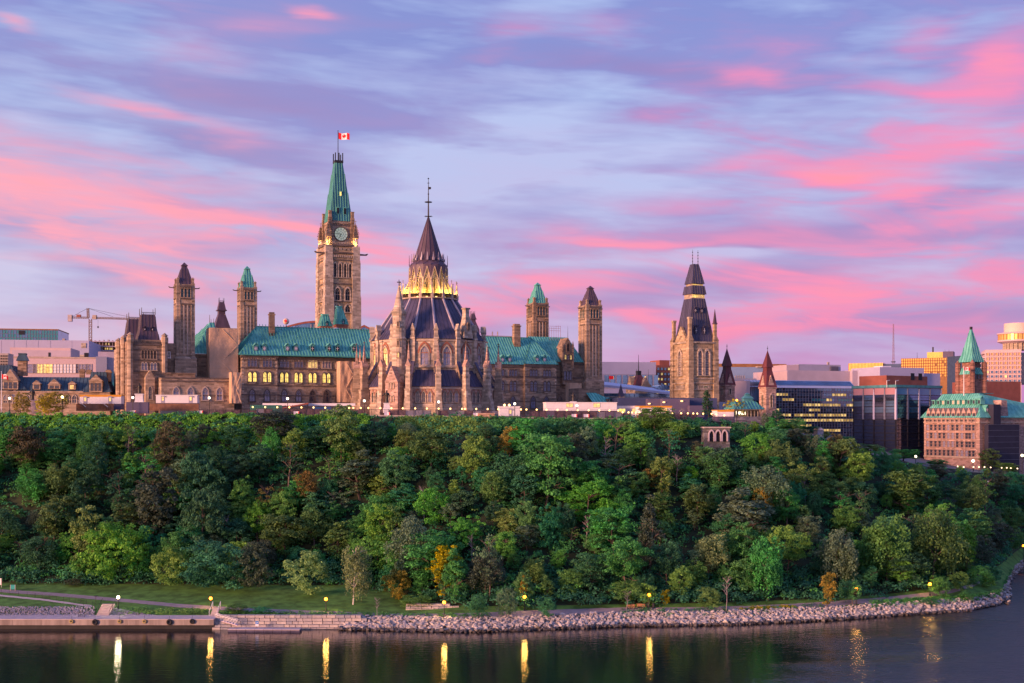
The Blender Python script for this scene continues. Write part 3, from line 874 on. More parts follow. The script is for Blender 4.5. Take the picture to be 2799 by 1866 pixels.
cands = []
n_wood = 0
for k in range(9000):
    if n_wood >= 330: break
    px = TR.uniform(-60, 2860); t = TR.random()
    f, tt = yfoot(px), ytop(px)
    if px < 1050 and t > 0.80: continue
    Y = f + (tt - f) * (0.02 + 0.95 * t) + (TR.uniform(0, 40) if px > 2200 and t > 0.85 else 0)
    z = gz(px, Y); h = TR.uniform(5.0, 13.5) * (0.85 if t > .75 else 1.0)
    if t > 0.8: h = min(h, 6.5)
    w = h * TR.uniform(0.58, 1.18)
    lim = ip(px, [0, 1000, 1060, 1330, 1400, 1990, 2060, 2120, 2330, 2450, 2520, 2800], [1160, 1158, 1150, 1158, 1142, 1150, 1150, 1138, 1200, 1236, 1264, 1288])
    if 1905 < px < 2020 and Y < 313: lim = 1214
    hmax = (YH - lim) * Y / F + HC - z
    if hmax < 2.6: continue
    if h > hmax: w *= max(.6, hmax / h); h = hmax
    rpx = w / 2 * F / Y; py = YH - (z + h * .55 - HC) * F / Y
    if not free(px, py, rpx): continue
    occ.append((px, py, rpx)); n_wood += 1
    wgt = [('green', 30), ('teal', 20), ('dark', 13), ('olive', 13), ('purple', 3), ('bright', 12), ('grey', 6), ('lime', 4), ('fresh', 6), ('brown', .3), ('yellow', .5)]
    if px < 700: wgt = [('green', 26), ('teal', 20), ('dark', 22), ('olive', 12), ('purple', 7), ('bright', 8), ('grey', 5), ('lime', 2), ('fresh', 4), ('brown', .4), ('yellow', .4)]
    if px > 2150: wgt = [('green', 24), ('teal', 18), ('dark', 12), ('olive', 24), ('purple', 3), ('bright', 6), ('grey', 5), ('lime', 7), ('fresh', 6), ('brown', .6), ('yellow', .8)]
    lf = TR.choices([q[0] for q in wgt], [q[1] for q in wgt])[0]
    kd = TR.choices(['round', 'tall', 'broad', 'willow', 'sparse', 'bush'], [32, 24, 18, 9, 7, 12] if t > .14 else [30, 8, 22, 16, 1, 40])[0]
    mk = [m for m in MARKS if m[0] <= px][-1:] or [MARKS[0]]
    band = 'low on the slope' if t < .3 else ('midway up the slope' if t < .68 else 'high on the slope')
    lab = '%s %s %s below %s' % (CNAME[lf], {'round': 'round tree', 'tall': 'tall tree', 'broad': 'spreading tree', 'willow': 'drooping tree', 'sparse': 'thin tree', 'bush': 'bushy tree'}[kd], band, mk[0][1])
    cands.append((px, lab, tree(((px - CX) / F * Y, Y, z), h, w, kd, lf, lab, 'trees of the wooded slope')))

same = {}
for px, lab, t_ in sorted(cands, key=lambda q: q[0]): same.setdefault(lab, []).append(t_)
ORD = ['first', 'second', 'third', 'fourth', 'fifth', 'sixth', 'seventh', 'eighth', 'ninth', 'tenth']
for lab, ts in same.items():
    if len(ts) > 1:
        for i, t_ in enumerate(ts): t_['label'] = lab + ', ' + ORD[min(i, 9)] + ' from left'

# undergrowth between the trunks
def undergrowth(name, n, fpx, ft, leaf, seed, rc=(0.9, 1.9), per=30, size=(0.2, 0.42), lift=0.5, label='', cat='undergrowth'):
    rng = np.random.default_rng(seed); r = random.Random(seed); cen = []
    while len(cen) < n:
        px = r.uniform(*fpx); t = ft(r, px)
        if t is None: continue
        Y = yfoot(px) + (ytop(px) - yfoot(px)) * t
        cen.append(((px - CX) / F * Y, Y, gz(px, Y) + lift * r.random()))
    cen = np.array(cen); rcs = rng.uniform(*rc, n)
    pos, nr = clump_leaves(cen, rcs, per, rng, 0.7, 0.0)
    me = leaves_mesh(name, pos, nr, rng.uniform(*size, len(pos)), rng); me.materials.append(LEAF[leaf])
    return tag(stuff(place(name, me)), label, cat)


undergrowth('undergrowth', 3600, (-150, 2950), lambda r, p: r.uniform(0.0, 1.0), 'teal', 5, label='tangled undergrowth between the trees over the whole slope')
undergrowth('foot_thicket', 900, (-150, 2790), lambda r, p: r.uniform(-.04, .16), 'dark', 15, (1.1, 2.3), 44, (0.16, 0.36), 2.2, label='dark thicket filling the foot of the slope behind the lawn', cat='thicket')
undergrowth('olive_thicket', 700, (-150, 2790), lambda r, p: r.uniform(.05, .85), 'olive', 17, (0.9, 1.8), 44, (0.14, 0.3), 3.0, label='olive green saplings and vines filling gaps in the wood', cat='thicket')
undergrowth('light_thicket', 1300, (-150, 2790), lambda r, p: r.uniform(.0, .7), 'green', 16, (0.9, 1.7), 44, (0.14, 0.32), 2.6, label='lighter green saplings and vines between the trees', cat='thicket')
undergrowth('creeper', 1700, (-150, 1010), lambda r, p: r.uniform(0.78, 1.0) if r.random() < .8 else r.uniform(.66, .80), 'fresh', 6, (0.7, 1.3), 40, (0.14, 0.3), 0.5,
            label='bright green creeper carpeting the hilltop edge on the left', cat='creeper')
undergrowth('hilltop_shrubbery', 520, (1085, 1330), lambda r, p: r.uniform(0.86, .985), 'fresh', 7, (0.7, 1.3), 40, (0.14, 0.3), 0.5,
            label='bright green shrubbery under the library terrace', cat='shrubbery')
undergrowth('edge_shrubbery', 900, (1330, 2300), lambda r, p: None if 1920 < p < 2000 else r.uniform(0.84, .985), 'green', 9, (0.7, 1.5), 36, (0.14, 0.32), 0.6,
            label='mixed green shrubbery along the hilltop edge on the right', cat='shrubbery')


def bank_plants(name, n, fpx, fy, leaf, seed, label):
    rng = np.random.default_rng(seed); r = random.Random(seed); cen = []
    for _ in range(n):
        px = r.uniform(*fpx); Y = yshore(px) + fy(r, px); cen.append(((px - CX) / F * Y, Y, gz(px, Y) + .12))
    pos, nr = clump_leaves(np.array(cen), rng.uniform(.35, .8, n), 34, rng, 0.8, 0.0, 0.9)
    me = leaves_mesh(name, pos, nr, rng.uniform(.08, .2, len(pos)), rng, 0.4); me.materials.append(LEAF[leaf])
    return tag(stuff(place(name, me)), label, 'plants')


bank_plants('bank_plants', 190, (600, 1340), lambda r, p: r.uniform(4.7, 6.6), 'green', 31, 'green weeds along the top of the stone wall and boulders')
bank_plants('tall_weeds', 120, (1700, 2250), lambda r, p: r.uniform(4.2, 6.0) if r.random() < .6 else r.uniform(2.5, 5), 'teal', 32, 'green weeds sprouting between boulders on the right bank')
bank_plants('point_weeds', 420, (2380, 2765), lambda r, p: r.uniform(3.2, 6.5), 'green', 33, 'green weeds along the bank toward the river point')
bank_plants('goldenrod', 60, (2015, 2175), lambda r, p: r.uniform(4.6, 5.6), 'yellow', 34, 'yellow flowering weeds along the path on the right')
bank_plants('dock_weeds', 110, (315, 570), lambda r, p: r.uniform(5.0, 9.0), 'bright', 35, 'bright green weeds on the slope above the dock')

# ------------------------------------------------------------------ the great stone buildings
def finial_cross(mb, x, y, z, s=1.0):
    mb.tube((x, y, z - .2 * s), (x, y, z + 1.5 * s), .09 * s, n=5)
    mb.box(x - .5 * s, x + .5 * s, y - .09 * s, y + .09 * s, z + .75 * s, z + .98 * s)
    mb.box(x - .09 * s, x + .09 * s, y - .5 * s, y + .5 * s, z + .75 * s, z + .98 * s)
    mb.lathe(x, y, [(.02, z - .1 * s), (.22 * s, z + .1 * s), (.02, z + .35 * s)], 6)


def dormer(parent, u, v, z, w, h, d, roof_mat, pane, frame=TRIM, name='dormer'):
    """little gabled dormer whose front stands at v"""
    o = MB().box(-w / 2, w / 2, 0, d, 0, h).build(name, frame, parent, loc=(u, v, z))
    MB().poly([(-w / 2 - .2, -.25, h), (0, -.25, h + w * .75), (0, d + 1.2, h + w * .75), (-w / 2 - .2, d + .3, h)]).poly(
        [(w / 2 + .2, -.25, h), (w / 2 + .2, d + .3, h), (0, d + 1.2, h + w * .75), (0, -.25, h + w * .75)]).poly(
        [(-w / 2, -.02, h), (w / 2, -.02, h), (0, -.02, h + w * .7)]).build('dormer_roof', roof_mat, o)
    pk = ('dp', round(w, 2), round(h, 2), pane.name)
    if pk not in CACHE:
        CACHE[pk] = MB().box(-w * .36, w * .36, -.05, 0, h * .1, h * .86).mesh('pane', pane)
    place('pane', CACHE[pk], o)
    MB().box(-.05, .05, -.09, -.05, h * .1, h * .86).box(-w * .36, w * .36, -.1, -.05, h * .46, h * .53).build('glazing_bar', WHITE, o)
    return o


def string_course(mb, x0, x1, y, z, h=.35, p=.2):
    mb.box(x0, x1, y - p, y + .1, z, z + h)


# ---- ventilation towers
def vent_tower(pc, pr, ytop_, ybase, Y, roof_top, wide, roof_m, seam_m, label, dark=STONE, lit=False, teal=True):
    base = 44.2
    fr = Frame(pc, Y, base)
    s = fr.u(pr); H = fr.z(ytop_); zb = fr.z(ybase)
    t = fr.thing('stone_tower', label, 'tower', 'slim stone towers over the green roofs')
    mb = MB()
    if wide: mb.box(-.5, s + .5, -.5, s + .5, 0, wide).frus(-.5, s + .5, -.5, s + .5, wide, 0, s, 0, s, wide + .7)
    mb.box(.12, s - .12, .12, s - .12, wide, H)
    mb.build('shaft', dark, t)
    b = s * .2
    for i, (cx, cy) in enumerate(((b / 2, b / 2), (s - b / 2, b / 2), (b / 2, s - b / 2), (s - b / 2, s - b / 2))):
        MB().cbox(cx, cy, b, b, wide + .01, H + .3).cbox(cx, cy, b * .6, b * .6, H + .3, H + 1.6).cbox(cx, cy, b * .75, b * .75, H + 1.6, H + 1.8).cbox(
            cx, cy, b * .5, b * .5, H + 1.8, H + 2.2, .1, .1).build('corner_turret', dark, t)
    # tall pilaster strips, belfry openings and cornices on the two seen faces
    z_lan = H - s * .72; hl = s * .50; wl = s * .13
    for rot, org in ((0.0, lambda q: (q, .12)), (LEFT, lambda q: (.12, s - q))):
        for k in range(4):
            q = s * (.20 + .2 * k); x, y = org(q)
            MB().box(-s * .03, s * .03, -.28, 0, max(zb - 3, wide + 1.2), z_lan - s * .42).build('pilaster', TRIM_L if k in (1, 2) else dark, t, loc=(x, y, 0), rot=rot)
        x, y = org(s * .5)
        MB().box(-s * .3, s * .3, -.32, 0, z_lan - .55, z_lan - .15).box(-s * .3, s * .3, -.3, 0, z_lan - s * .40, z_lan - s * .33).box(
            -s * .34, s * .34, -.4, 0, H - .9, H - .35).build('cornice', TRIM, t, loc=(x, y, 0), rot=rot)
        for k in (-1, 0, 1):
            x, y = org(s * .5 + k * s * .19)
            window(t, x, y, z_lan, wl, hl, dark, TEALIN if teal else DARKIN, rot, rim=.14, mull=0, name='belfry_opening', proud=.3)
        x, y = org(s * .5)
        mb = MB()
        for k in range(7): mb.box((k - 3) * s * .085 - .12, (k - 3) * s * .085 + .12, -.3, 0, H - 1.4, H - .95)
        mb.build('corbel', dark, t, loc=(x, y, 0), rot=rot)
    zt = fr.z(roof_top); m = s * .05; q = s * .385
    A = [(m, m, H), (s - m, m, H), (s - m, s - m, H), (m, s - m, H)]; B = [(q, q, zt - .6), (s - q, q, zt - .6), (s - q, s - q, zt - .6), (q, s - q, zt - .6)]
    r = roof_faces(t, [[A[i], A[(i + 1) % 4], B[(i + 1) % 4], B[i]] for i in range(4)], roof_m, seam_m, 'spire_roof', .8)
    MB().cbox(s / 2, s / 2, s * .34, s * .34, zt - .75, zt - .5).cbox(s / 2, s / 2, s * .3, s * .3, zt - .5, zt + .4, .05, .05).build('cap', roof_m, t)
    zg = H - s * .18
    for sx in (0, 1):
        x = -1.5 if sx == 0 else s + 1.5
        MB().tube((s * .1 if sx == 0 else s * .9, s * .5, zg), (x, s * .5, zg + .1), .22, .14, 6).tube((x, s * .5, zg + .1), (x + (-.4 if sx == 0 else .4), s * .5, zg + .35), .2, .1, 6).build('gargoyle', TRIM, t)
    return t


vent_tower(482, 533, 775, 967, 362, 716, 16.5, SLATE, SLATE_S, 'slim stone tower with a purple metal cap, farthest left of the four')
vent_tower(657, 703, 784, 900, 386, 726, 0, COPPER, COPPER_S, 'slim stone tower with a green copper cap left of the clock tower')
vent_tower(1458, 1500, 827, 962, 428, 771, 0, COPPER, COPPER_S, 'slim stone tower with a green copper cap right of the library', dark=STONE_D)
tw = vent_tower(1603, 1646, 833, 1005, 418, 780, 11.5, SLATE, SLATE_S, 'slim stone tower with a purple metal cap, farthest right of the four')

# ---- the long building, left wing
CB = Frame(661, 368, 44.2)
cb = CB.thing('parliament_building', 'long brown sandstone building with green copper roof and gothic windows behind the library', 'building')
uP = CB.u(758); uE = CB.u(1120); dep = 20.0
zE = CB.z(968); zR = CB.z(892, 8, 9.5)
MB().box(0, uP, 0, dep, -3, zE).build('wall', STONE, cb)
MB().box(uP, uE, .9, dep, -3, zE - .4).build('wall', STONE, cb)
mb = MB()
mb.box(-.25, uP + .25, -.3, -.002, zE - 1.0, zE - .3).box(-.25, -.002, -.3, dep, zE - 1.0, zE - .3).box(uP, uE, .6, .898, zE - 1.4, zE - .75)
mb.build('cornice', TRIM, cb)
mb = MB()
for k in range(int(uP / .55)): mb.box(k * .55 + .1, k * .55 + .36, -.22, -.002, zE - 1.45, zE - 1.0)
for k in range(int((uE - uP) / .55)): mb.box(uP + k * .55 + .1, uP + k * .55 + .36, .68, .898, zE - 1.85, zE - 1.4)
mb.build('corbel_row', STONE_L, cb)
u7 = CB.u(700); z3 = CB.z(1001.5, u7); z2 = CB.z(1043, u7); z1 = CB.z(1096, u7); sc_ = 368 / F
for zc, hh in ((CB.z(1007, u7), .5), (CB.z(1052, u7) - .1, .22), (CB.z(1080, u7), .28), (CB.z(985, u7), .2)):
    MB().box(-.12, uP + .1, -.18, -.002, zc, zc + hh).box(-.18, -.002, -.18, dep, zc, zc + hh).box(uP + .1, uE, .72, .898, zc - .1, zc + hh - .1).build('string_course', TRIM, cb)
for k in range(15):                                  # quoins
    z = -.4 + k * 1.15
    for uq in (0.0, uP - .55): MB().box(uq, uq + .55, -.07, -.003, z, z + .6).build('quoin', STONE_L, cb)
zm = lambda q: 620 + q / 4.48
lit_p = [LIT] * 9
for i, tr in enumerate(((272, 315, 352), (458, 495, 537), (668, 707, 745), (843, 880, 917), (1013, 1050, 1090), (1185, 1222, 1258), (1352, 1390, 1428))):
    v = 0 if i < 2 else .9
    for q in tr: window(cb, CB.u(zm(q), v), v, z3, .78, 2.5, TRIM if i < 4 else STONE_L, GLASS_V if i != 4 else LIT_S, mull=1, rim=.16)
for i, tr in enumerate(((282, 342), (465, 522), (674, 732), (848, 905), (1020, 1076), (1190, 1245), (1360,))):
    v = 0 if i < 2 else .9
    for q in tr: window(cb, CB.u(zm(q), v), v, z2, .95, 3.0, TRIM, LIT, mull=1, rim=.26)
    MB().box(-.9, .9, -.3, 0, -.55, -.32).build('window_sill', TRIM_L, cb, loc=(CB.u(zm(sum(tr) / len(tr)), v), v, z2))
for i, q in enumerate((310, 493, 704, 878, 1048, 1216, 1365)):
    v = 0 if i < 2 else .9
    window(cb, CB.u(zm(q), v), v, z1, 1.55, 3.5, TRIM, GLASS_V if i < 4 else GLASS, mull=2, rim=.30)
for zc, hh in ((z3, 2.4), (z2, 2.9), (z1, 3.2)):
    for vv in (5, 10, 15): window(cb, 0, vv, zc, .9, hh, TRIM, GLASS_V, LEFT, mull=1, rim=.22)
# roof, hipped at its left end
a = (-.7, -.7, zE); b = (uE, .3, zE - .5); c = (uE, 10, zR); d_ = (CB.u(703, 9.5), 10, zR); e_ = (-.7, dep + .7, zE); f_ = (uE, dep + .7, zE)
rf = roof_faces(cb, [[a, b, c, d_], [e_, a, d_], [f_, e_, d_, c]], COPPER, COPPER_S)
MB().tube(a, d_, .16, .16, 5).tube(d_, c, .2, .2, 5).build('ridge_roll', COPPER_S, rf)
MB().box(-.9, uE, -.95, -.7, zE - .28, zE + .05).build('gutter', COPPER_S, rf)
slope = lambda z: -.7 + (z - zE) / (zR - zE) * 10.7
for i, q in enumerate((352, 458, 742, 847, 1050, 1255, 1358, 1560)):
    u = CB.u(zm(q), 1.0); z = CB.z(959, u, 1.5) - (.0)
    v = slope(z); dormer(cb, u, v - .1, z, 1.25, 1.5, 1.6, COPPER, GLASS_V if i < 4 else DARKIN, COPPER_B)


def chimney(parent, u, v, z0, z1, w, mat=STONE_D, n=1, name='chimney'):
    return MB().cbox(u, v, w, w * .8, z0, z1 - .9).cbox(u, v, w * 1.2, w, z1 - .9, z1 - .55).cbox(u, v, w * .9, w * .7, z1 - .55, z1).build(name, mat, parent)


chimney(cb, CB.u(743, 7), 7.2, zR - 5.0, CB.z(853, CB.u(743, 7), 7), 1.7)
# right wing, beyond the library
z8 = lambda q: 1300 + q / 3.92
uA = CB.u(1300); uB = CB.u(1434); uC = CB.u(1519); uD = CB.u(1605)
zE2 = CB.z(996, uB); zR2 = CB.z(922, uB, 10)
MB().box(uE + .05, uB, .9, dep, -3, zE2).build('wall', STONE, cb)
MB().box(uB, uC, -.4, dep, -3, zE2 + .2).build('wall', STONE, cb)
MB().box(uC, uD + 2, 4.0, dep, -3, zE2 + 1.4).build('wall', STONE_D, cb)
mb = MB().box(uE, uB, .6, .898, zE2 - 1.0, zE2 - .35).box(uB - .2, uC + .2, -.7, -.402, zE2 - .8, zE2 - .15).box(uC + .2, uD + 2, 3.7, 3.998, zE2 + .4, zE2 + 1.0)
mb.build('cornice', TRIM, cb)
for py, hh in ((1031, .5), (1052, .22), (1097, .25)):
    zc = CB.z(py, uB)
    MB().box(uE + .05, uB - .15, .72, .898, zc, zc + hh).box(uB - .12, uC + .12, -.58, -.402, zc, zc + hh).box(uC + .15, uD, 3.82, 3.998, zc, zc + hh).build('string_course', TRIM, cb)
for k in range(14):
    for uq in (uB, uC - .55): MB().box(uq, uq + .55, -.48, -.403, -.2 + k * 1.15, .4 + k * 1.15).build('quoin', STONE_L, cb)
zz3 = CB.z(1029, uB); zz2 = CB.z(1068, uB); zz1 = CB.z(1115, uB)
for i, tr in enumerate(((232, 262, 292), (372, 400, 430), (590, 620, 650), (735, 763, 793))):
    v = .9 if i < 2 else -.4
    for q in tr: window(cb, CB.u(z8(q), v), v, zz3, .8, 2.3, TRIM, GLASS_V, mull=1, rim=.16)
for i, tr in enumerate(((255, 290), (380, 420), (600, 640), (742, 782))):
    v = .9 if i < 2 else -.4
    for q in tr: window(cb, CB.u(z8(q), v), v, zz2, .95, 3.2, TRIM, GLASS_V, mull=1, rim=.26)
    MB().box(-.9, .9, -.3, 0, -.55, -.32).build('window_sill', TRIM_L, cb, loc=(CB.u(z8(sum(tr) / 2), v), v, zz2))
for i, q in enumerate((398, 615, 757)):
    v = .9 if i < 1 else -.4
    window(cb, CB.u(z8(q), v), v, zz1, 1.6, 3.8, TRIM, GLASS_V, mull=2, rim=.32)
for q in (905, 1185): window(cb, CB.u(z8(q), 4), 4.0, zz1 + .4, 1.6, 3.4, TRIM, GLASS, mull=2, rim=.3)
a = (uE, .3, zE2); b = (uB, .3, zE2); dR = (CB.u(1462, 10), 10, zR2); c = (uE, 10, zR2)
p0 = (uB - .3, -1.0, zE2 + .2); p1 = (uC + .5, -1.0, zE2 + .2)
ap = (CB.u(1452, 10), 10, zR2); p2 = (uC + .5, dep, zE2 + .2)
rf2 = roof_faces(cb, [[a, b, ap, c], [p0, p1, ap], [p1, p2, ap], [p2, (uE, dep, zE2), c, ap]], COPPER, COPPER_S)
MB().tube(p0, ap, .18, .18, 5).tube(p1, ap, .18, .18, 5).tube(ap, c, .2, .2, 5).build('ridge_roll', COPPER_S, rf2)
q0 = (uC + .3, 3.4, zE2 + 1.4); q1 = (uD + .6, 3.4, zE2 + 1.4); zq = CB.z(920, uC, 14); q2 = (CB.u(1552, 14), 14, zq); q3 = (uC - 4, 14, zq)
rf3 = roof_faces(cb, [[q0, q1, q2, q3], [q1, (uD + .6, 24, zE2 + 1.4), q2], [(uD + .6, 24.0, zE2 + 1.4), (uC + .3, 24.0, zE2 + 1.4), q3, q2]], COPPER, COPPER_S)
MB().tube(q2, (q2[0], q2[1], zq + 4.2), .1, .03, 5).build('lightning_rod', IRON, rf3)
for i, q in enumerate((290, 368, 648, 728)):
    v0 = .3 if i < 2 else -1.0
    u = CB.u(z8(q), 1.0); z = CB.z(989, u, 1.5); v = v0 + (z - zE2) / (zR2 - zE2) * (10 - v0)
    dormer(cb, u, v - .1, z, 1.3, 1.5, 1.6, COPPER, GLASS_V, COPPER_B)
chimney(cb, CB.u(1413, 7), 7.5, zR2 - 5.5, CB.z(885, CB.u(1413, 7), 7), 2.3)
# dark gothic oriel
uo = CB.u(1548, 3.2); zo = CB.z(1040, uo)
orl = MB().box(uo - 1.9, uo + 1.9, 2.2, 5, zo - 1.2, zE2 + 1.2).box(uo - 2.0, uo + 2.0, 1.9, 6, zE2 + 1.2, zE2 + 6.2).frus(
    uo - 2.0, uo + 2.0, 1.9, 7, zE2 + 6.2, uo - .1, uo + .1, 1.9, 7.5, zE2 + 9.6).build('oriel', STONE_D, cb)
for k in (-1, 0, 1):
    window(cb, uo + k * 1.05, 2.2, zo + .4, .7, 3.0, TRIM, GLASS_V, mull=1, rim=.14)
    window(cb, uo + k * 1.05, 1.9, zE2 + 2.2, .6, 1.6, TRIM, LIT_S if k else GLASS_V, mull=1, rim=.14)
for s_ in (-1, 1): MB().cbox(uo + s_ * 1.95, 2.0, .5, .5, zE2 - 1, zE2 + 7.2).cbox(uo + s_ * 1.95, 2.0, .45, .45, zE2 + 7.2, zE2 + 8.6, .05, .05).build('pinnacle', STONE_D, cb)
window(cb, uo, 1.88, zE2 + 5.0, .9, 2.6, TRIM, DARKIN, mull=1, rim=.2)
# flat rooftop bits and vents behind the ridge
for px, py, w in ((1331, 916, .4), (1346, 906, .3), (1360, 906, .3)):
    u = CB.u(px, 12); MB().cbox(u, 12, w, w, zR2 - 1, CB.z(py, u, 12)).build('roof_vent', TRIM_L, cb)
MB().box(CB.u(1324, 11), CB.u(1402, 11), 11, 13, zR2 - .5, zR2 + .55).build('roof_deck', CONC_P, cb)

# ---- the wing between tower and tarpaulin, and the low front wing
LW = Frame(426, 347, 44.2)
lw = LW.thing('stone_wing', 'low one-storey sandstone wing with pointed windows under the left stone tower', 'building')
u1 = LW.u(640); zt_ = LW.z(1033)
MB().box(LW.u(441), u1, 0, 14, -1, zt_).build('wall', STONE, lw)
MB().box(LW.u(441) - .12, u1, -.18, -.002, zt_ - .9, zt_ - .55).box(LW.u(441) - .12, u1, -.22, 14.2, zt_, zt_ + .3).box(LW.u(441) - .1, u1, -.12, -.002, LW.z(1081), LW.z(1081) + .25).build('string_course', TRIM, lw)
for q in (633, 770, 910, 1045):
    window(lw, LW.u(300 + q / 3.485), 0, LW.z(1092), 1.55, 3.6, TRIM_L, GLASS_V, mull=2, rim=.3)
for vv in (3.5, 8): window(lw, LW.u(441), vv, LW.z(1092), 1.2, 3.4, TRIM_L, GLASS_V, LEFT, rim=.26)
MB().box(LW.u(533, 18), LW.u(600, 18), 18, 30, -1, LW.z(968, 20, 18)).build('wall', STONE_D, lw)
g0 = (LW.u(528, 17.5), 17.4, LW.z(968, 20, 18)); g1 = (LW.u(600, 17.5), 17.4, LW.z(968, 20, 18)); zg_ = LW.z(881, 20, 26)
roof_faces(lw, [[g0, g1, (g1[0], 26, zg_), (LW.u(573, 26), 26, zg_)], [(g0[0] - 4, 30, g0[2]), g0, (LW.u(573, 26), 26, zg_)]], COPPER, COPPER_S)
for px, py in ((573, 860), (577, 872), (584, 870)): MB().tube((LW.u(px, 26), 26, zg_ - 1), (LW.u(px, 26), 26, LW.z(py, 20, 26)), .12, .06, 5).build('roof_pole', IRON, lw)


# ---- tarpaulin wraps over scaffolding
def wrap(px0, px1, y0, y1, Y, label, d=5.0, side=None):
    fr = Frame(px0, Y, HC + (YH - y1) / F * Y)
    t = fr.thing('tarpaulin_wrap', label, 'scaffold wrap', 'tan scaffold wraps')
    w = fr.u(px1); H = fr.z(y0, w / 2)
    nx, nz = 10, 14; r = random.Random(int(px0)); mb = MB()
    def grid(f):
        b = len(mb.v)
        for j in range(nz + 1):
            for i in range(nx + 1): mb.v.append(f(i / nx, j / nz))
        for j in range(nz):
            for i in range(nx):
                k = b + j * (nx + 1) + i; mb.f.append((k, k + 1, k + nx + 2, k + nx + 1)); mb.mi.append(0)
    ph = r.uniform(0, 6)
    wob = lambda a, b: .10 * math.sin(9 * a + 7 * b + ph) + .07 * math.sin(15 * a - 11 * b) + r.uniform(-.04, .04)
    grid(lambda a, b: (a * w, wob(a, b) if 0 < a < 1 else 0, b * H))
    grid(lambda a, b: (wob(a, b) if 0 < a < 1 else 0, d * (1 - a), b * H))
    grid(lambda a, b: (w, d * a, b * H))
    mb.poly([(0, 0, H), (w, 0, H), (w, d, H), (0, d, H)])
    mb.build('cover', TAN, t, smooth=True)
    b_ = MB()
    n = max(2, int(H / 4))
    for k in range(n):                                  # diagonal braces pressing through the sheet
        z0 = H * (k + .08) / n; z1_ = H * (k + .92) / n; s = k % 2
        b_.tube((w * (.45 if s else .95), -.13, z0), (w * (.95 if s else .45), -.13, z1_), .09, n=5)
    b_.build('brace', M('tan_strap', (0.70, 0.50, 0.34), 0.7, 0.1), t)
    return t


wrap(573, 651, 896, 1034, 366, 'tall tan tarpaulin wrapped round scaffolding between the two left towers', 6)
wrap(633, 660, 1017, 1102, 352, 'narrow tan wrap standing at the corner beside the lit windows', 4)
wrap(930, 966, 987, 1099, 371, 'tan wrap squeezed between long wing and library', 4)
wrap(1557, 1590, 1046, 1100, 404, 'small tan wrap behind the statue on the right', 3)

# ---- clock tower
PT = Frame(890, 430, 44.2)
pt = PT.thing('clock_tower', 'tall sandstone clock tower with green copper spire and a flag on top', 'tower')
S = PT.u(984); Hb = PT.z(668); z_ = lambda py: PT.z(py, S / 2)
MB().box(.5, S - .5, .5, S - .5, 0, Hb).build('shaft', STONE_W, pt)
b = 2.6
CRN = ((b / 2, b / 2), (S - b / 2, b / 2), (b / 2, S - b / 2), (S - b / 2, S - b / 2))
for cx, cy in CRN:
    MB().cbox(cx, cy, b + .7, b + .7, 0, z_(812)).cbox(cx, cy, b + .7, b + .7, z_(812), z_(806), b + .35, b + .35).cbox(cx, cy, b + .35, b + .35, z_(806), z_(716)).cbox(
        cx, cy, b + .35, b + .35, z_(716), z_(708), b, b).cbox(cx, cy, b, b, z_(708), Hb).build('corner_buttress', STONE_L, pt)
    pb = MB().cbox(cx, cy, 1.9, 1.9, z_(648), z_(640)).cbox(cx, cy, 1.7, 1.7, z_(640), z_(606), .12, .12).build('pinnacle', STONE_D, pt)
    mb = MB()
    for k in range(6):
        zz = z_(637) + k * (z_(608) - z_(637)) / 6.5; r_ = .85 * (1 - k / 6.5) + .1
        for sx, sy in ((1, 1), (1, -1), (-1, 1), (-1, -1)): mb.cbox(cx + sx * r_, cy + sy * r_, .28, .28, zz, zz + .32)
    mb.build('crockets', STONE_D, pb)
    mc = MB(); finial_cross(mc, cx, cy, z_(606), .7); mc.build('cross', STONE_D, pb)
    mb = MB()
    for i in range(8):
        a_ = math.pi / 4 * i; mb.tube((cx + .85 * math.cos(a_), cy + .85 * math.sin(a_), Hb), (cx + .85 * math.cos(a_), cy + .85 * math.sin(a_), z_(648)), .13, n=5)
    mb.build('colonnette', STONE_L, pt)
    MB().lathe(cx, cy, [(.42, Hb + .05), (.42, Hb + .5)], 8).build('floodlight', LAMPB, pt)
    ld = bpy.data.lights.new('turret_light', 'POINT'); ld.energy = 600; ld.color = (1, .62, .18); ld.shadow_soft_size = .3
    lo = bpy.data.objects.new('turret_light', ld); COL.objects.link(lo); lo.parent = pt; lo.location = (cx, cy, Hb + 1.4)
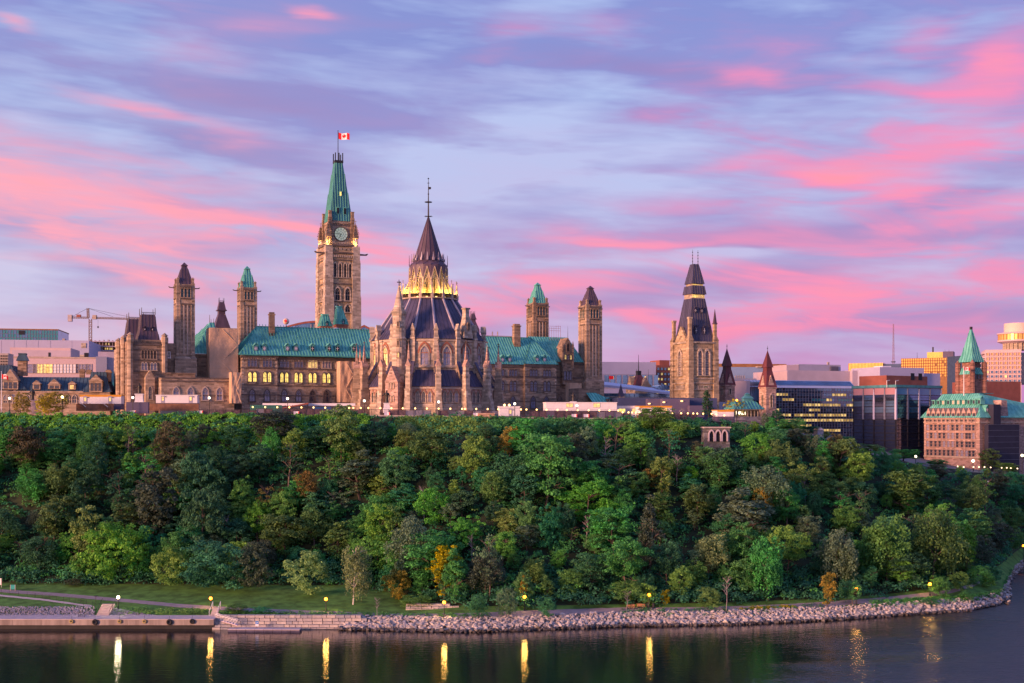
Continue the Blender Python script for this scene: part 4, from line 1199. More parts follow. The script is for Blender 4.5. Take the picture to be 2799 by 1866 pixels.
for rot, org in ((0.0, lambda q, e=0: (q, .5 - e)), (LEFT, lambda q, e=0: (.5 - e, S - q))):
    x, y = org(S / 2)
    mb = MB()
    for py, hh, p_ in ((692, .5, .45), (672, .7, .55), (777, .5, .3), (824, .45, .5), (711, .35, .3)): mb.box(-S / 2 + 2.2, S / 2 - 2.2, -p_, 0, z_(py), z_(py) + hh)
    mb.build('string_course', TRIM, pt, loc=(x, y, 0), rot=rot)
    mb = MB()
    for k in range(11): mb.box(-4 + k * .8 - .2, -4 + k * .8 + .2, -.4, 0, z_(703), z_(697))
    for k in range(6): mb.frus(-3.8 + k * 1.52 - .5, -3.8 + k * 1.52 + .5, -.5, 0, z_(677), -3.8 + k * 1.52 - .5, -3.8 + k * 1.52 + .5, -.1, 0, z_(683))
    mb.build('corbel_row', TRIM_L, pt, loc=(x, y, 0), rot=rot)
    mb = MB()
    for k in range(13): mb.box(-3.6 + k * .6 - .07, -3.6 + k * .6 + .07, -.35, -.2, Hb + .1, Hb + 1.0)
    mb.box(-4, 4, -.38, -.18, Hb + 1.0, Hb + 1.2).build('balustrade', STONE_L, pt, loc=(x, y, 0), rot=rot)
    for k in range(4):
        x, y = org(S / 2 + (k - 1.5) * 1.85)
        w_ = window(pt, x, y, z_(757), .82, z_(719) - z_(757), STONE_L, DARKIN, rot, rim=.3, mull=0, proud=.35, name='belfry_opening')
        mb = MB()
        for j in range(8): mb.box(-.4, .4, -.12, -.06, .3 + j * .55, .42 + j * .55)
        mb.build('louvre', TRIM, w_)
    for k in (-1, 1):
        x, y = org(S / 2 + k * 1.85)
        window(pt, x, y, z_(824) + .5, 1.75, z_(790) - z_(824), STONE_L, DARKIN, rot, rim=.4, mull=2, proud=.4)
        window(pt, x, y, z_(852), 1.9, z_(832) - z_(852), STONE_L, DARKIN, rot, rim=.4, mull=2, proud=.5)
        MB().box(-.35, .35, -.6, 0, 0, z_(826)).build('pier', STONE_L, pt, loc=org(S / 2 + k * 3.4) + (0,), rot=rot)
for sx in (-1, 1):
    x = -3.0 if sx < 0 else S + 2.6; x0 = 0 if sx < 0 else S
    MB().tube((x0, b / 2, z_(692)), (x, b / 2, z_(692)), .36, .25, 6).tube((x, b / 2, z_(692)), (x + sx * .7, b / 2, z_(689)), .38, .2, 6).build('gargoyle', TRIM, pt)
# clock stage
m = 2.2; zc0, zc1 = Hb, z_(601)
MB().box(m, S - m, m, S - m, zc0, zc1).box(m - .25, S - m + .25, m - .25, S - m + .25, zc1 - 1.0, zc1 - .5).build('clock_stage', STONE, pt)
for cx, cy in ((m, m), (S - m, m), (m, S - m), (S - m, S - m)):
    MB().cbox(cx, cy, 1.3, 1.3, zc0, zc1 + 1.2).cbox(cx, cy, 1.0, 1.0, zc1 + 1.2, zc1 + 3.2).cbox(cx, cy, 1.2, 1.2, zc1 + 3.2, zc1 + 3.5).build('corner_turret', STONE_D, pt)
mb = MB()
for k in range(10): mb.box(S / 2 - 3.4 + k * .75 - .16, S / 2 - 3.4 + k * .75 + .16, m - .2, m - .002, zc1 - 1.8, zc1 - 1.2)
mb.build('corbel_row', TRIM, pt)
CLK = M('clock_glass', (0.45, 0.50, 0.46), 0.4, 0.3, emit=(0.75, 0.85, 0.62), es=0.22)
for rot, cxy in ((0.0, (PT.u(932, m), m)), (LEFT, (m, S / 2))):
    zc = z_(637); R_ = 2.45
    ck = MB().ring([(R_ * 1.08 * math.cos(i * math.pi / 20), R_ * 1.08 * math.sin(i * math.pi / 20)) for i in range(40)],
                   [(R_ * .96 * math.cos(i * math.pi / 20), R_ * .96 * math.sin(i * math.pi / 20)) for i in range(40)], -.3, .02).build('clock', TRIM, pt, loc=(*cxy, zc), rot=rot)
    MB().poly([(R_ * math.cos(i * math.pi / 20), -.06, R_ * math.sin(i * math.pi / 20)) for i in range(40)]).build('dial', CLK, ck)
    mb = MB()
    for h_ in range(12):
        a_ = math.pi / 6 * h_; mb.tube((R_ * .62 * math.cos(a_), -.12, R_ * .62 * math.sin(a_)), (R_ * .97 * math.cos(a_), -.12, R_ * .97 * math.sin(a_)), .06, n=4)
    for rr_ in (.62, .36):
        for i in range(24):
            a0, a1 = i * math.pi / 12, (i + 1) * math.pi / 12
            mb.tube((R_ * rr_ * math.cos(a0), -.12, R_ * rr_ * math.sin(a0)), (R_ * rr_ * math.cos(a1), -.12, R_ * rr_ * math.sin(a1)), .05, n=4)
    mb.build('hour_marks', IRON, ck)
    MB().tube((.3, -.18, 0), (-R_ * .9, -.18, .03), .12, .06, 5).build('minute_hand', IRON, ck)
    a_ = math.pi / 2 - 2 * math.pi * 6.75 / 12
    MB().tube((0, -.2, 0), (R_ * .62 * math.cos(a_), -.2, R_ * .62 * math.sin(a_)), .16, .08, 5).build('hour_hand', IRON, ck)
zs = z_(437); q = S / 2 - 1.35
A = [(m - .1, m - .1, zc1), (S - m + .1, m - .1, zc1), (S - m + .1, S - m + .1, zc1), (m - .1, S - m + .1, zc1)]
B = [(q, q, zs), (S - q, q, zs), (S - q, S - q, zs), (q, S - q, zs)]
sp_ = roof_faces(pt, [[A[i], A[(i + 1) % 4], B[(i + 1) % 4], B[i]] for i in range(4)], COPPER_B, COPPER_S, 'spire', .9)
sl = lambda z: m - .1 + (z - zc1) / (zs - zc1) * (q - m + .1)
for px, py, w_, hh, pn in ((924, 582, .8, 2.2, DARKIN), (943, 582, .8, 2.2, DARKIN), (931, 531, .55, 1.5, LIT)):
    zz = z_(py); v = sl(zz) - .15
    dm = MB().box(-w_ / 2 - .2, w_ / 2 + .2, 0, 1.6, -.1, hh + .3).build('lucarne', COPPER, sp_, loc=(PT.u(px, v), v, zz))
for px, py, w_, hh, pn in ((924, 582, .8, 2.2, DARKIN), (943, 582, .8, 2.2, DARKIN), (931, 531, .55, 1.5, LIT)):
    zz = z_(py); v = sl(zz) - .2
    MB().box(-w_ / 2, w_ / 2, -.02, .1, .1, hh).build('pane', pn, sp_, loc=(PT.u(px, v), v, zz))
MB().box(q - .2, S - q + .2, q - .2, S - q + .2, zs, zs + .9).build('crown_block', IRON, pt)
for cx, cy in ((q, q), (S - q, q), (q, S - q), (S - q, S - q), (S / 2, q)):
    MB().cbox(cx, cy, .32, .32, zs + .9, zs + 3.6).build('crown_post', IRON, pt)
zf = z_(347)
MB().tube((S / 2, S / 2, zs + .9), (S / 2, S / 2, zf), .16, .11, 8).lathe(S / 2, S / 2, [(.02, zf - .1), (.22, zf + .1), (.02, zf + .3)], 8).build('flagpole', IRON, pt)

LEAFP = [(0, -.50), (.035, -.50), (.022, -.20), (.30, -.25), (.26, -.15), (.47, .08), (.40, .12), (.44, .29), (.28, .26), (.24, .33), (.10, .16), (.16, .45), (.08, .41), (0, .56)]
LEAFP = LEAFP + [(-x, y) for x, y in reversed(LEAFP[1:-1])]


def flag(loc, w, h, label, rot=0.0, droop=.30, wave=.16, ph=0.0):
    t = thing('flag', label, 'flag', loc, rot)
    def bend(x, z): return (x, wave * w * math.sin(x / w * 5.5 + ph) * (x / w), z - droop * x * .55 - droop * .25 * math.sin(x / w * 6 + ph) * h)
    def cloth(x0, x1, name, mat):
        mb = MB(); n = 6
        for i in range(n + 1):
            x = x0 + (x1 - x0) * i / n
            for z in (-h, -h / 2, 0.0): mb.v.append(bend(x, z))
        for i in range(n):
            for j in range(2):
                k = i * 3 + j; mb.f.append((k, k + 3, k + 4, k + 1)); mb.mi.append(0)
        mb.build(name, mat, t, smooth=True)
    cloth(0, w * .25, 'red_bar', RED); cloth(w * .25, w * .75, 'white_field', FLAGW); cloth(w * .75, w, 'red_bar', RED)
    for sd in (-.03, .03):
        pts = []
        for x, z in LEAFP:
            q_ = bend(w * .5 + x * h * .78, -h / 2 + z * h * .78); pts.append((q_[0], q_[1] + sd * (w / 4), q_[2]))
        n = len(pts); c_ = bend(w * .5, -h / 2); c_ = (c_[0], c_[1] + sd * (w / 4), c_[2])
        mb = MB()
        for i in range(n): mb.poly([pts[i], pts[(i + 1) % n], c_])
        mb.build('maple_leaf', RED, t)
    return t


pw = Matrix.Translation(Vector(PT.loc)) @ Matrix.Rotation(PT.phi, 4, 'Z')
flag(pw @ Vector((S / 2 + .15, S / 2, zf - .5)), 4.2, 2.3, 'red and white maple leaf flag flying from the clock tower', rad(-4))

# small green turrets in front of the clock tower
def copper_turret(px0, px1, tx0, tx1, y0, y1, Y, label, lit_=False):
    fr = Frame(px0, Y, HC + (YH - y0 - 12) / F * Y); w = fr.u(px1); H0 = fr.z(y0, w / 2); H1 = fr.z(y1, w / 2)
    t = fr.thing('copper_turret', label, 'turret', 'little copper turrets')
    MB().box(0, w, 0, w, -3, H0).box(-.2, w + .2, -.2, w + .2, H0 - .5, H0 - .15).build('wall', REDST, t)
    a0 = (tx0 - px0) / (px1 - px0) * w; a1 = (tx1 - px0) / (px1 - px0) * w
    A = [(-.2, -.2, H0), (w + .2, -.2, H0), (w + .2, w + .2, H0), (-.2, w + .2, H0)]; B = [(a0, w / 2 - .7, H1), (a1, w / 2 - .7, H1), (a1, w / 2 + .7, H1), (a0, w / 2 + .7, H1)]
    roof_faces(t, [[A[i], A[(i + 1) % 4], B[(i + 1) % 4], B[i]] for i in range(4)], COPPER, COPPER_S, 'turret_roof', .8)
    MB().box(a0 - .15, a1 + .15, w / 2 - .9, w / 2 + .9, H1, H1 + .35).build('cap', COPPER, t)
    dormer(t, w * .55, -.35, H0 + .1, .9, 1.1, .8, COPPER_B, DARKIN, COPPER_B)


copper_turret(877, 906, 883, 900, 891, 860, 412, 'short green copper turret at the clock tower foot')
copper_turret(921, 951, 924, 937, 886, 838, 410, 'taller green copper turret with steep roof before the clock tower')

# ---- the library
LC = P(1171, 1150, 365.0); LB = 44.0
al = math.atan2(-LC.x, LC.y)
lib = thing('library', 'sixteen-sided gothic stone library with buttresses and tall conical dark roof', 'library', (LC.x, LC.y, LB), al)
TH0 = rad(7.4); N16 = 16; D16 = 2 * math.pi / 16
lz = lambda py, r=0.0: HC + (YH - py) / F * (365.0 - r) - LB
def pol(r, a, z): return (r * math.sin(a), -r * math.cos(a), z)


def local(a):      # rotation of a facet whose outside looks along angle a
    return a


zA0, zA1 = -1.2, lz(1055, 19.6)          # aisle wall
zD0, zD1 = lz(1020, 16.6), lz(929, 8)    # drum wall
rA, rD = 20.2, 16.9
MB().lathe(0, 0, [(rA, zA0), (rA, zA1)], 16, TH0, caps=False).build('aisle_wall', STONE_P, lib)
MB().lathe(0, 0, [(rA + .35, zA0), (rA + .35, 2.6), (rA + .02, 3.0)], 16, TH0, caps=False).build('plinth', STONE_L, lib)
MB().lathe(0, 0, [(rA + .02, zA1 - .9), (rA + .3, zA1 - .7), (rA + .3, zA1 - .3), (rA + .02, zA1 - .2)], 16, TH0, caps=False).build('aisle_cornice', TRIM_L, lib)
MB().lathe(0, 0, [(rD, zD0 - 4), (rD, zD1)], 16, TH0, caps=False).build('drum_wall', STONE_L, lib)
MB().lathe(0, 0, [(rD + .02, zD1 - 1.0), (rD + .35, zD1 - .8), (rD + .35, zD1 - .2), (rD + .02, zD1)], 16, TH0, caps=False).lathe(
    0, 0, [(rD + .02, zD0 + 1.6), (rD + .4, zD0 + 1.7), (rD + .4, zD0 + 2.2), (rD + .02, zD0 + 2.6)], 16, TH0, caps=False).build('drum_cornice', TRIM_L, lib)


def gon_roof(prof, mat, seam_m, name, step=.9):
    faces = []
    for i in range(16):
        a0 = TH0 + D16 * i; a1 = a0 + D16
        for (r0, z0), (r1, z1_) in zip(prof, prof[1:]):
            faces.append([pol(r0, a0, z0), pol(r0, a1, z0), pol(r1, a1, z1_), pol(r1, a0, z1_)])
    return roof_faces(lib, faces, mat, seam_m, name, step)


gon_roof([(rA + .45, zA1 - .05), (rD + .05, zD0 + 1.0)], NAVY, NAVY_S, 'aisle_roof')
zL = lz(822)
mr = gon_roof([(rD + .7, zD1 - .1), (rD - 1.6, zD1 + 2.6), (8.6, zL)], NAVY, NAVY_S, 'main_roof')
RIB = M('pale_metal_rib', (0.42, 0.36, 0.42), 0.5, 0.15)
for i in range(16):
    a = TH0 + D16 * i
    MB().tube(pol(rD - 1.6, a, zD1 + 2.65), pol(8.6, a, zL + .05), .36, .36, 5).build('roof_rib', RIB, mr)
MB().lathe(0, 0, [(8.5, zL - .1), (9.1, zL + .05), (9.1, zL + .35), (5.5, zL + .4)], 16, TH0, caps=False).build('gallery', STONE_L, lib)
wz0 = lz(1001, 16.4); wz1 = lz(942, 16.4)
az0 = lz(1098, 19.9); az1 = lz(1071, 19.9)
for i in range(16):
    a = TH0 + D16 * (i + .5); ad = (math.degrees(a) + 180) % 360 - 180
    ap_d = rD * math.cos(D16 / 2); ap_a = rA * math.cos(D16 / 2)
    seen = abs(ad) < 100
    if not seen: continue
    # drum window with red hood
    x, y, _ = pol(ap_d, a, 0)
    w_ = window(lib, x, y, wz0, 2.3, wz1 - wz0 - .4, STONE_L, GLASS_V if ad > -40 else LIT_S, a, rim=.35, mull=2, proud=.35, name='drum_window')
    MB().ring(arch(4.0, wz1 - wz0 + 1.1)[2:], arch(3.1, wz1 - wz0 + .5)[2:], -.22, .02).build('red_hood', REDST, w_)
    # aisle lancets
    if not (-36 < ad < -18):
        for k in (-1, 0, 1):
            t_ = Vector((math.cos(a), math.sin(a), 0)); p = Vector(pol(ap_a, a, az0)) + t_ * (k * 1.75)
            window(lib, p.x, p.y, p.z, .85, az1 - az0, STONE_L, GLASS if k != 1 or ad > 30 else GLASS_V, a, rim=.25, mull=1, proud=.25, name='aisle_window')
            MB().poly([(-.95, -.18, az1 - az0 - .9), (0, -.18, az1 - az0 + .9), (0, -.24, az1 - az0 + 1.2), (-1.2, -.24, az1 - az0 - .9)]).poly(
                [(.95, -.18, az1 - az0 - .9), (1.2, -.24, az1 - az0 - .9), (0, -.24, az1 - az0 + 1.2), (0, -.18, az1 - az0 + .9)]).build('hood_mould', REDST, lib, loc=p, rot=a)
for i in range(16):
    a = TH0 + D16 * i; ad = (math.degrees(a) + 180) % 360 - 180
    if abs(ad) > 128: continue
    # pier with stepped foot, gablets and pinnacle; its flying buttress
    zt1 = lz(1000, 22); zp = lz(936, 23)
    pr = MB().cbox(0, -rA - 1.6, 2.1, 4.4, -1.2, 1.6, 1.9, 3.9).cbox(0, -rA - 1.5, 1.9, 3.6, 1.6, 4.4, 1.7, 3.0).cbox(0, -rA - 1.45, 1.55, 2.6, 4.4, zA1 - 1.2).cbox(
        0, -rA - 1.45, 1.75, 2.8, zA1 - 1.2, zA1 - .8).cbox(0, -rA - 1.4, 1.4, 2.0, zA1 - .8, zt1 - 2.6).cbox(0, -rA - 1.4, 1.6, 2.1, zt1 - 2.6, zt1 - 2.2).cbox(
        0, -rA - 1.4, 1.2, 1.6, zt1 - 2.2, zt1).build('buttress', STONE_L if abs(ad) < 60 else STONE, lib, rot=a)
    pn = MB().cbox(0, -rA - 1.4, 1.55, 1.9, zt1, zt1 + .4).frus(-.75, .75, -rA - 2.35, -rA - .45, zt1 + .4, -.02, .02, -rA - 2.35, -rA - .45, zt1 + 2.0).cbox(
        0, -rA - 1.4, 1.0, 1.0, zt1 + .4, zp, .1, .1).build('pinnacle', STONE_P, pr)
    mc = MB(); finial_cross(mc, 0, -rA - 1.4, zp, .75); mc.build('finial', TRIM, pr)
    zf0 = zD0 + 4.6; zf1 = zA1 - .3
    fb = MB()
    th = .42
    prof = [(-rD + .2, zf0), (-rA - 1.2, zf1 + .2), (-rA - 1.2, zf1 - 2.2), (-rA + .6, zf1 - 1.4), (-rD - 1.0, zf0 - 4.2), (-rD + .2, zf0 - 3.2)]
    fb.prism([(-th, y_, z_2) for y_, z_2 in prof], (2 * th, 0, 0)).build('flying_buttress', STONE, lib, rot=a)
    MB().prism([(-.6, -rD + .2, zf0), (-.6, -rA - 1.2, zf1 + .2), (-.6, -rA - 1.2, zf1 + .55), (-.6, -rD + .2, zf0 + .4)], (1.2, 0, 0)).build('coping', NAVY, lib, rot=a)
    # drum corner pier with gablet head above the eave
    MB().cbox(0, -rD - .15, 1.3, .9, zD0, zD1 - .2).cbox(0, -rD - .15, 1.5, 1.5, zD1 - .2, zD1 + .9, 1.2, 1.2).cbox(0, -rD - .1, 1.0, 1.0, zD1 + .9, zD1 + 2.4).frus(
        -.7, .7, -rD - .8, -rD + .7, zD1 + 2.4, -.04, .04, -rD - .8, -rD + .7, zD1 + 4.3).build('corner_pier', STONE_L, lib, rot=a)
# lantern: sixteen gables round the foot of the spire
zlk = [lz(716), lz(727), lz(768), lz(732)]
rl = 5.9
CREAM = M('cream_lantern_stone', (0.55, 0.44, 0.30), 0.8, 0.12)
MB().lathe(0, 0, [(rl - .35, zL + .3), (rl - .35, zlk[1])], 16, TH0, caps=False).build('lantern_wall', CREAM, lib)
faces = []; tr_ = MB()
for i in range(16):
    a0 = TH0 + D16 * i; a1 = a0 + D16; am = (a0 + a1) / 2; ra = rl * math.cos(D16 / 2)
    faces.append([pol(rl, a0, zlk[2]), pol(ra, am, zlk[3]), pol(rl, a1, zlk[2]), pol(rl - .1, a1, zlk[1]), pol(rl - .1, a0, zlk[1])])
    tr_.tube(pol(rl + .05, a0, zlk[2] - .1), pol(ra + .05, am, zlk[3] - .1), .14, n=4).tube(pol(rl + .05, a1, zlk[2] - .1), pol(ra + .05, am, zlk[3] - .1), .14, n=4)
mb = MB()
for f in faces: mb.poly(f[:3] and [f[0], f[1], f[4]]); mb.poly([f[1], f[2], f[3]]); mb.poly([f[1], f[3], f[4]])
sk = mb.build('gable_skirt', SLATE, lib)
tr_.build('gable_coping', TRIM_L, sk)
for i in range(16):
    a = TH0 + D16 * (i + .5); ap_ = (rl - .35) * math.cos(D16 / 2); x, y, _ = pol(ap_, a, 0)
    window(lib, x, y, lz(806), .55, lz(764) - lz(806), CREAM, M('lantern_glass', (0.16, 0.11, 0.05), .5, .2), a, rim=.16, mull=0, proud=.2, name='lantern_window')  # amber of the floodlight glow is painted into the panes
    a = TH0 + D16 * i
    MB().prism([(-.2, -rl + .2, zlk[2] + .3), (-.2, -8.3, zL + .9), (-.2, -8.3, zL + .35), (-.2, -7.6, zL + .35), (-.2, -rl + .2, zlk[2] - 3.0)], (.4, 0, 0)).build('lantern_buttress', CREAM, lib, rot=a)
    pl = MB().cbox(0, -8.7, .9, .9, zL + .35, zL + 1.6).cbox(0, -8.7, .7, .7, zL + 1.6, zL + 5.0, .08, .08).build('lantern_pinnacle', STONE_L, lib, rot=a)
    mc = MB(); finial_cross(mc, 0, -8.7, zL + 5.0, .5); mc.build('finial', TRIM, pl)
mb = MB()
for i in range(96):
    a = 2 * math.pi * i / 96; mb.tube(pol(8.9, a, zL + .4), pol(8.9, a, zL + 1.4), .04, n=4)
mb.lathe(0, 0, [(8.86, zL + 1.38), (8.94, zL + 1.38), (8.94, zL + 1.5), (8.86, zL + 1.5)], 32).build('gallery_railing', IRON, lib)
for i in range(16):
    a = TH0 + D16 * (i + .5)
    MB().cbox(0, -7.3, .45, .3, zL + .42, zL + .68).build('floodlight', LAMPB, lib, rot=a)
    if abs((math.degrees(a) + 180) % 360 - 180) < 110:
        ld = bpy.data.lights.new('gallery_light', 'POINT'); ld.energy = 520; ld.color = (1, .60, .10); ld.shadow_soft_size = .3
        lo = bpy.data.objects.new('gallery_light', ld); COL.objects.link(lo); lo.parent = lib; lo.location = pol(7.6, a, zL + 2.0)
sp2 = gon_roof([(rl - .1, zlk[1]), (4.5, zlk[0]), (.25, lz(594))], SLATE, None, 'spire')
for i in range(16):
    a = TH0 + D16 * i
    MB().tube(pol(4.5, a, zlk[0]), pol(.25, a, lz(594)), .12, .06, 4).build('spire_rib', SLATE_S, sp2)
    MB().tube(pol(rl - .05, a, zlk[1] - .2), pol(rl - .05, a, zlk[1] + 3.2), .09, .04, 4).build('skirt_finial', SLATE_S, sp2)
    a += D16 / 2
    MB().cbox(0, -4.75, .5, .6, zlk[0] + .1, zlk[0] + .8).cbox(0, -4.6, .45, .3, zlk[0] + .8, zlk[0] + 2.6, .05, .05).build('lucarne', RIB, sp2, rot=a)
fz = lz(594)
fin = MB().tube((0, 0, fz - .5), (0, 0, lz(488)), .26, .06, 8)
for py, r_ in ((591, 1.3), (552, 1.0), (500, .35), (530, .3)):
    for k in range(8):
        a = math.pi / 4 * k; fin.tube((0, 0, lz(py)), pol(r_, a, lz(py)), .07, n=4)
for py, r_ in ((552, 1.05), (591, .55)):
    for k in range(16):
        a0, a1 = math.pi / 8 * k, math.pi / 8 * (k + 1); fin.tube(pol(r_, a0, lz(py)), pol(r_, a1, lz(py)), .1, n=4)
fin.lathe(0, 0, [(.03, lz(488) - .2), (.3, lz(488)), (.03, lz(488) + .3)], 8)
fin.poly([(.05, 0, lz(518)), (.8, 0, lz(516)), (.8, 0, lz(511)), (.05, 0, lz(510))])
fin.build('finial', IRON, lib)
# stair turret with gabled porch
aT = TH0 + D16 * -1.5; rT = 19.0; x, y, _ = pol(rT, aT, 0)
zt0 = lz(851, 17); zt2 = lz(779, 17)
st = MB().lathe(x, y, [(2.3, -1.2), (2.3, 4.0), (2.05, 4.4), (2.05, lz(930, 17)), (2.2, lz(928, 17)), (2.2, lz(924, 17)), (1.9, lz(922, 17)), (1.85, lz(864, 17)), (2.15, lz(858, 17)), (2.15, zt0), (1.75, zt0 + .05), (.12, zt2)], 16).build('stair_turret', STONE_L, lib)
mc = MB(); finial_cross(mc, x, y, zt2 - .2, 1.15); mc.build('cross', IRON, st)
for py in (893, 945, 977): window(lib, x + 2.0 * math.sin(aT + .35), y - 2.0 * math.cos(aT + .35), lz(py, 18), .4, 1.4, STONE, LIT_S if py > 960 else DARKIN, aT + .35, rim=.2, mull=0, name='turret_window')
px_, py_, _ = pol(rA + 1.2, aT, 0)
pc_ = MB().box(-2.0, 2.0, -2.2, 3, -1.2, lz(1045, 21)).frus(-2.1, 2.1, -2.4, 3, lz(1045, 21), -.05, .05, -2.4, 3, lz(1000, 21)).build('gabled_porch', STONE_P, lib, loc=(px_, py_, 0), rot=aT)
for py, pn in ((1098, LIT_S), (1062, LIT_S)): 
    for k in (-.45, .45): 
        w_ = MB().ring(arch(.95, 2.0), arch(.65, 1.7), -.2, .02).build('porch_window', STONE_L, pc_, loc=(k, -2.22, lz(py, 21)))
# chimney gable on the right of the roof
aC = TH0 + D16 * 1.5; 
ch = MB().frus(-1.8, 1.8, -1.2, 1.2, zD1 + .2, -1.5, 1.5, -1.0, 1.0, zD1 + 2.4).frus(-1.5, 1.5, -1, 1.2, zD1 + 2.4, -.75, .75, -.8, .8, zD1 + 6.6).cbox(0, 0, 1.5, 1.4, zD1 + 6.6, lz(845, 12)).cbox(
    0, 0, 2.0, 1.8, lz(845, 12), lz(841, 12)).build('chimney', STONE_L, lib, loc=pol(rD - .3, aC, 0), rot=aC)
MB().ring(arch(1.1, 2.4), arch(.7, 2.0), -.25, .4).poly([(x_, -.02, z_2) for x_, z_2 in arch(.7, 2.0)]).build('niche', STONE_D, ch, loc=(0, -1.0, zD1 + 2.6))

# small dark turret behind the library, and one between the left towers
def mansard_turret(px0, px1, y0, y1, Y, label, stages=2):
    fr = Frame(px0, Y, HC + (YH - y0) / F * Y); w = fr.u(px1); H = fr.z(y1, w / 2)
    t = fr.thing('mansard_turret', label, 'turret', 'dark slate turrets')
    k = .27 if stages == 2 else .2
    MB().cbox(w / 2, w / 2, w, w, -3, 0, w, w).cbox(w / 2, w / 2, w, w, 0, H * .52, w * (1 - k * 2), w * (1 - k * 2)).cbox(w / 2, w / 2, w * (1 - k * 2) * .95, w * (1 - k * 2) * .95, H * .52, H * .66).cbox(
        w / 2, w / 2, w * .62, w * .62, H * .66, H * .70).cbox(w / 2, w / 2, w * .52, w * .52, H * .70, H, w * .32, w * .32).build('turret_roof', SLATE, t)
    mb = MB()
    for sx in (-1, 1):
        for sy in (-1, 1): mb.tube((w / 2 + sx * w * .15, w / 2 + sy * w * .15, H), (w / 2 + sx * w * .15, w / 2 + sy * w * .15, H + w * .3), .1, .05, 4)
    for k_ in range(5): mb.box(w * .36 + k_ * w * .065, w * .38 + k_ * w * .065, w * .33, w * .35, H, H + w * .09)
    mb.box(w * .34, w * .66, w * .33, w * .35, H + w * .08, H + w * .1).build('cresting', IRON, t)
    return t


mansard_turret(588, 630, 894, 824, 400, 'dark purple slate turret peeking between the two left stone towers')
mansard_turret(1284, 1311, 900, 857, 410, 'small dark slate turret behind the library roof')

# ------------------------------------------------------------------ buildings at the left
def flat_window(w, h, frame, pane, bars=1, depth=.18, rim=.14):
    """frame and pane in one small mesh"""
    key = ('fw', round(w, 2), round(h, 2), frame.name, pane.name, bars, depth, rim)
    if key not in CACHE:
        mb = MB().ring(rect(w, h), [(x * (1 - 2 * rim / w), rim + z * (1 - 2 * rim / h)) for x, z in rect(w, h)], -depth, .02)
        for k in range(bars): mb.box(-w / 2, w / 2, -depth * .7, -.03, h * (k + 1) / (bars + 1) - .05, h * (k + 1) / (bars + 1) + .05)
        mb.cur = 1; mb.box(-w / 2 + rim, w / 2 - rim, -.05, 0, rim, h - rim)
        CACHE[key] = mb.mesh('window', [frame, pane])
    return CACHE[key]


def storey_pane(w, h, frame, pane):
    """window band over a dark spandrel"""
    key = ('sp', round(w, 2), round(h, 2), pane.name)
    if key not in CACHE:
        mb = MB().ring(rect(w, h), [(x * (1 - .14 / w), .07 + z * (1 - .14 / h)) for x, z in rect(w, h)], -.22, .02)
        mb.box(-w / 2, w / 2, -.2, -.03, h * .42, h * .47)
        mb.cur = 1; mb.box(-w / 2 + .07, w / 2 - .07, -.05, 0, h * .47, h - .07)
        mb.cur = 2; mb.box(-w / 2 + .07, w / 2 - .07, -.09, -.03, .07, h * .42)
        CACHE[key] = mb.mesh('pane', [frame, pane, DARKG])
    return CACHE[key]


def wgrid(t, face, xs, zs, w, h, frame, pick, v=0.0, name='window', bars=1, rim=.14, depth=.18):
    """face 'front': xs are u, plane v; face 'left': xs are depths, plane u=v"""
    for j, z in enumerate(zs):
        for i, x in enumerate(xs):
            p = pick(i, j)
            if p is None: continue
            loc, rot = ((x, v, z), 0.0) if face == 'front' else ((v, x, z), LEFT)
            place(name, flat_window(w, h, frame, p, bars, depth, rim), t, loc, rot)


def slab(t, fr, p0, p1, y0, y1, v0, d, mat, name='wall', over=None):
    """box of a building whose front spans photo columns p0..p1 at depth offset v0, rows y0 (top) to y1"""
    a, b = fr.u(p0, v0), fr.u(p1, v0)
    z0, z1 = fr.z(y1, (a + b) / 2, v0), fr.z(y0, (a + b) / 2, v0)
    MB().box(a, b, v0, v0 + d, z0 - (30 if name == 'wall' else 0), z1).build(name, mat, t)
    return a, b, z0, z1


lin = lambda a, b, n: [a + (b - a) * i / (n - 1) for i in range(n)] if n > 1 else [(a + b) / 2]
rb = random.Random(5)
PINKW = M('pinkish_render', (0.62, 0.46, 0.47), 0.8, 0.06, 0.1)
LAV = M('lavender_panels', (0.46, 0.44, 0.60), 0.6, 0.06, 0.1)
LAVG = M('grey_lavender_panels', (0.36, 0.35, 0.45), 0.7, 0.08, 0.1)
TEALG = M('teal_glass', (0.03, 0.26, 0.30), 0.12, 0.35, 0.15, spec=0.9)
BLUEG = M('blue_glass', (0.16, 0.28, 0.44), 0.1, 0.35, 0.15, metal=0.7, spec=0.8)
DARKG = M('black_glass', (0.13, 0.16, 0.26), 0.06, 0.4, 0.1, metal=0.85, spec=0.8)
SUNGOLD = M('sunrise_gold_glass', (0.95, 0.52, 0.13), 0.35, 0.15, 0.4, metal=0.35)  # gold of the reflected sunrise put into the base colour
GOLDF = M('bronze_mullion', (0.30, 0.14, 0.05), 0.5, 0.2)
BRICKR = M('red_brick_cladding', (0.30, 0.10, 0.075), 0.8, 0.15, 0.3)
MULL = M('steel_mullion', (0.16, 0.17, 0.24), 0.5, 0.2)

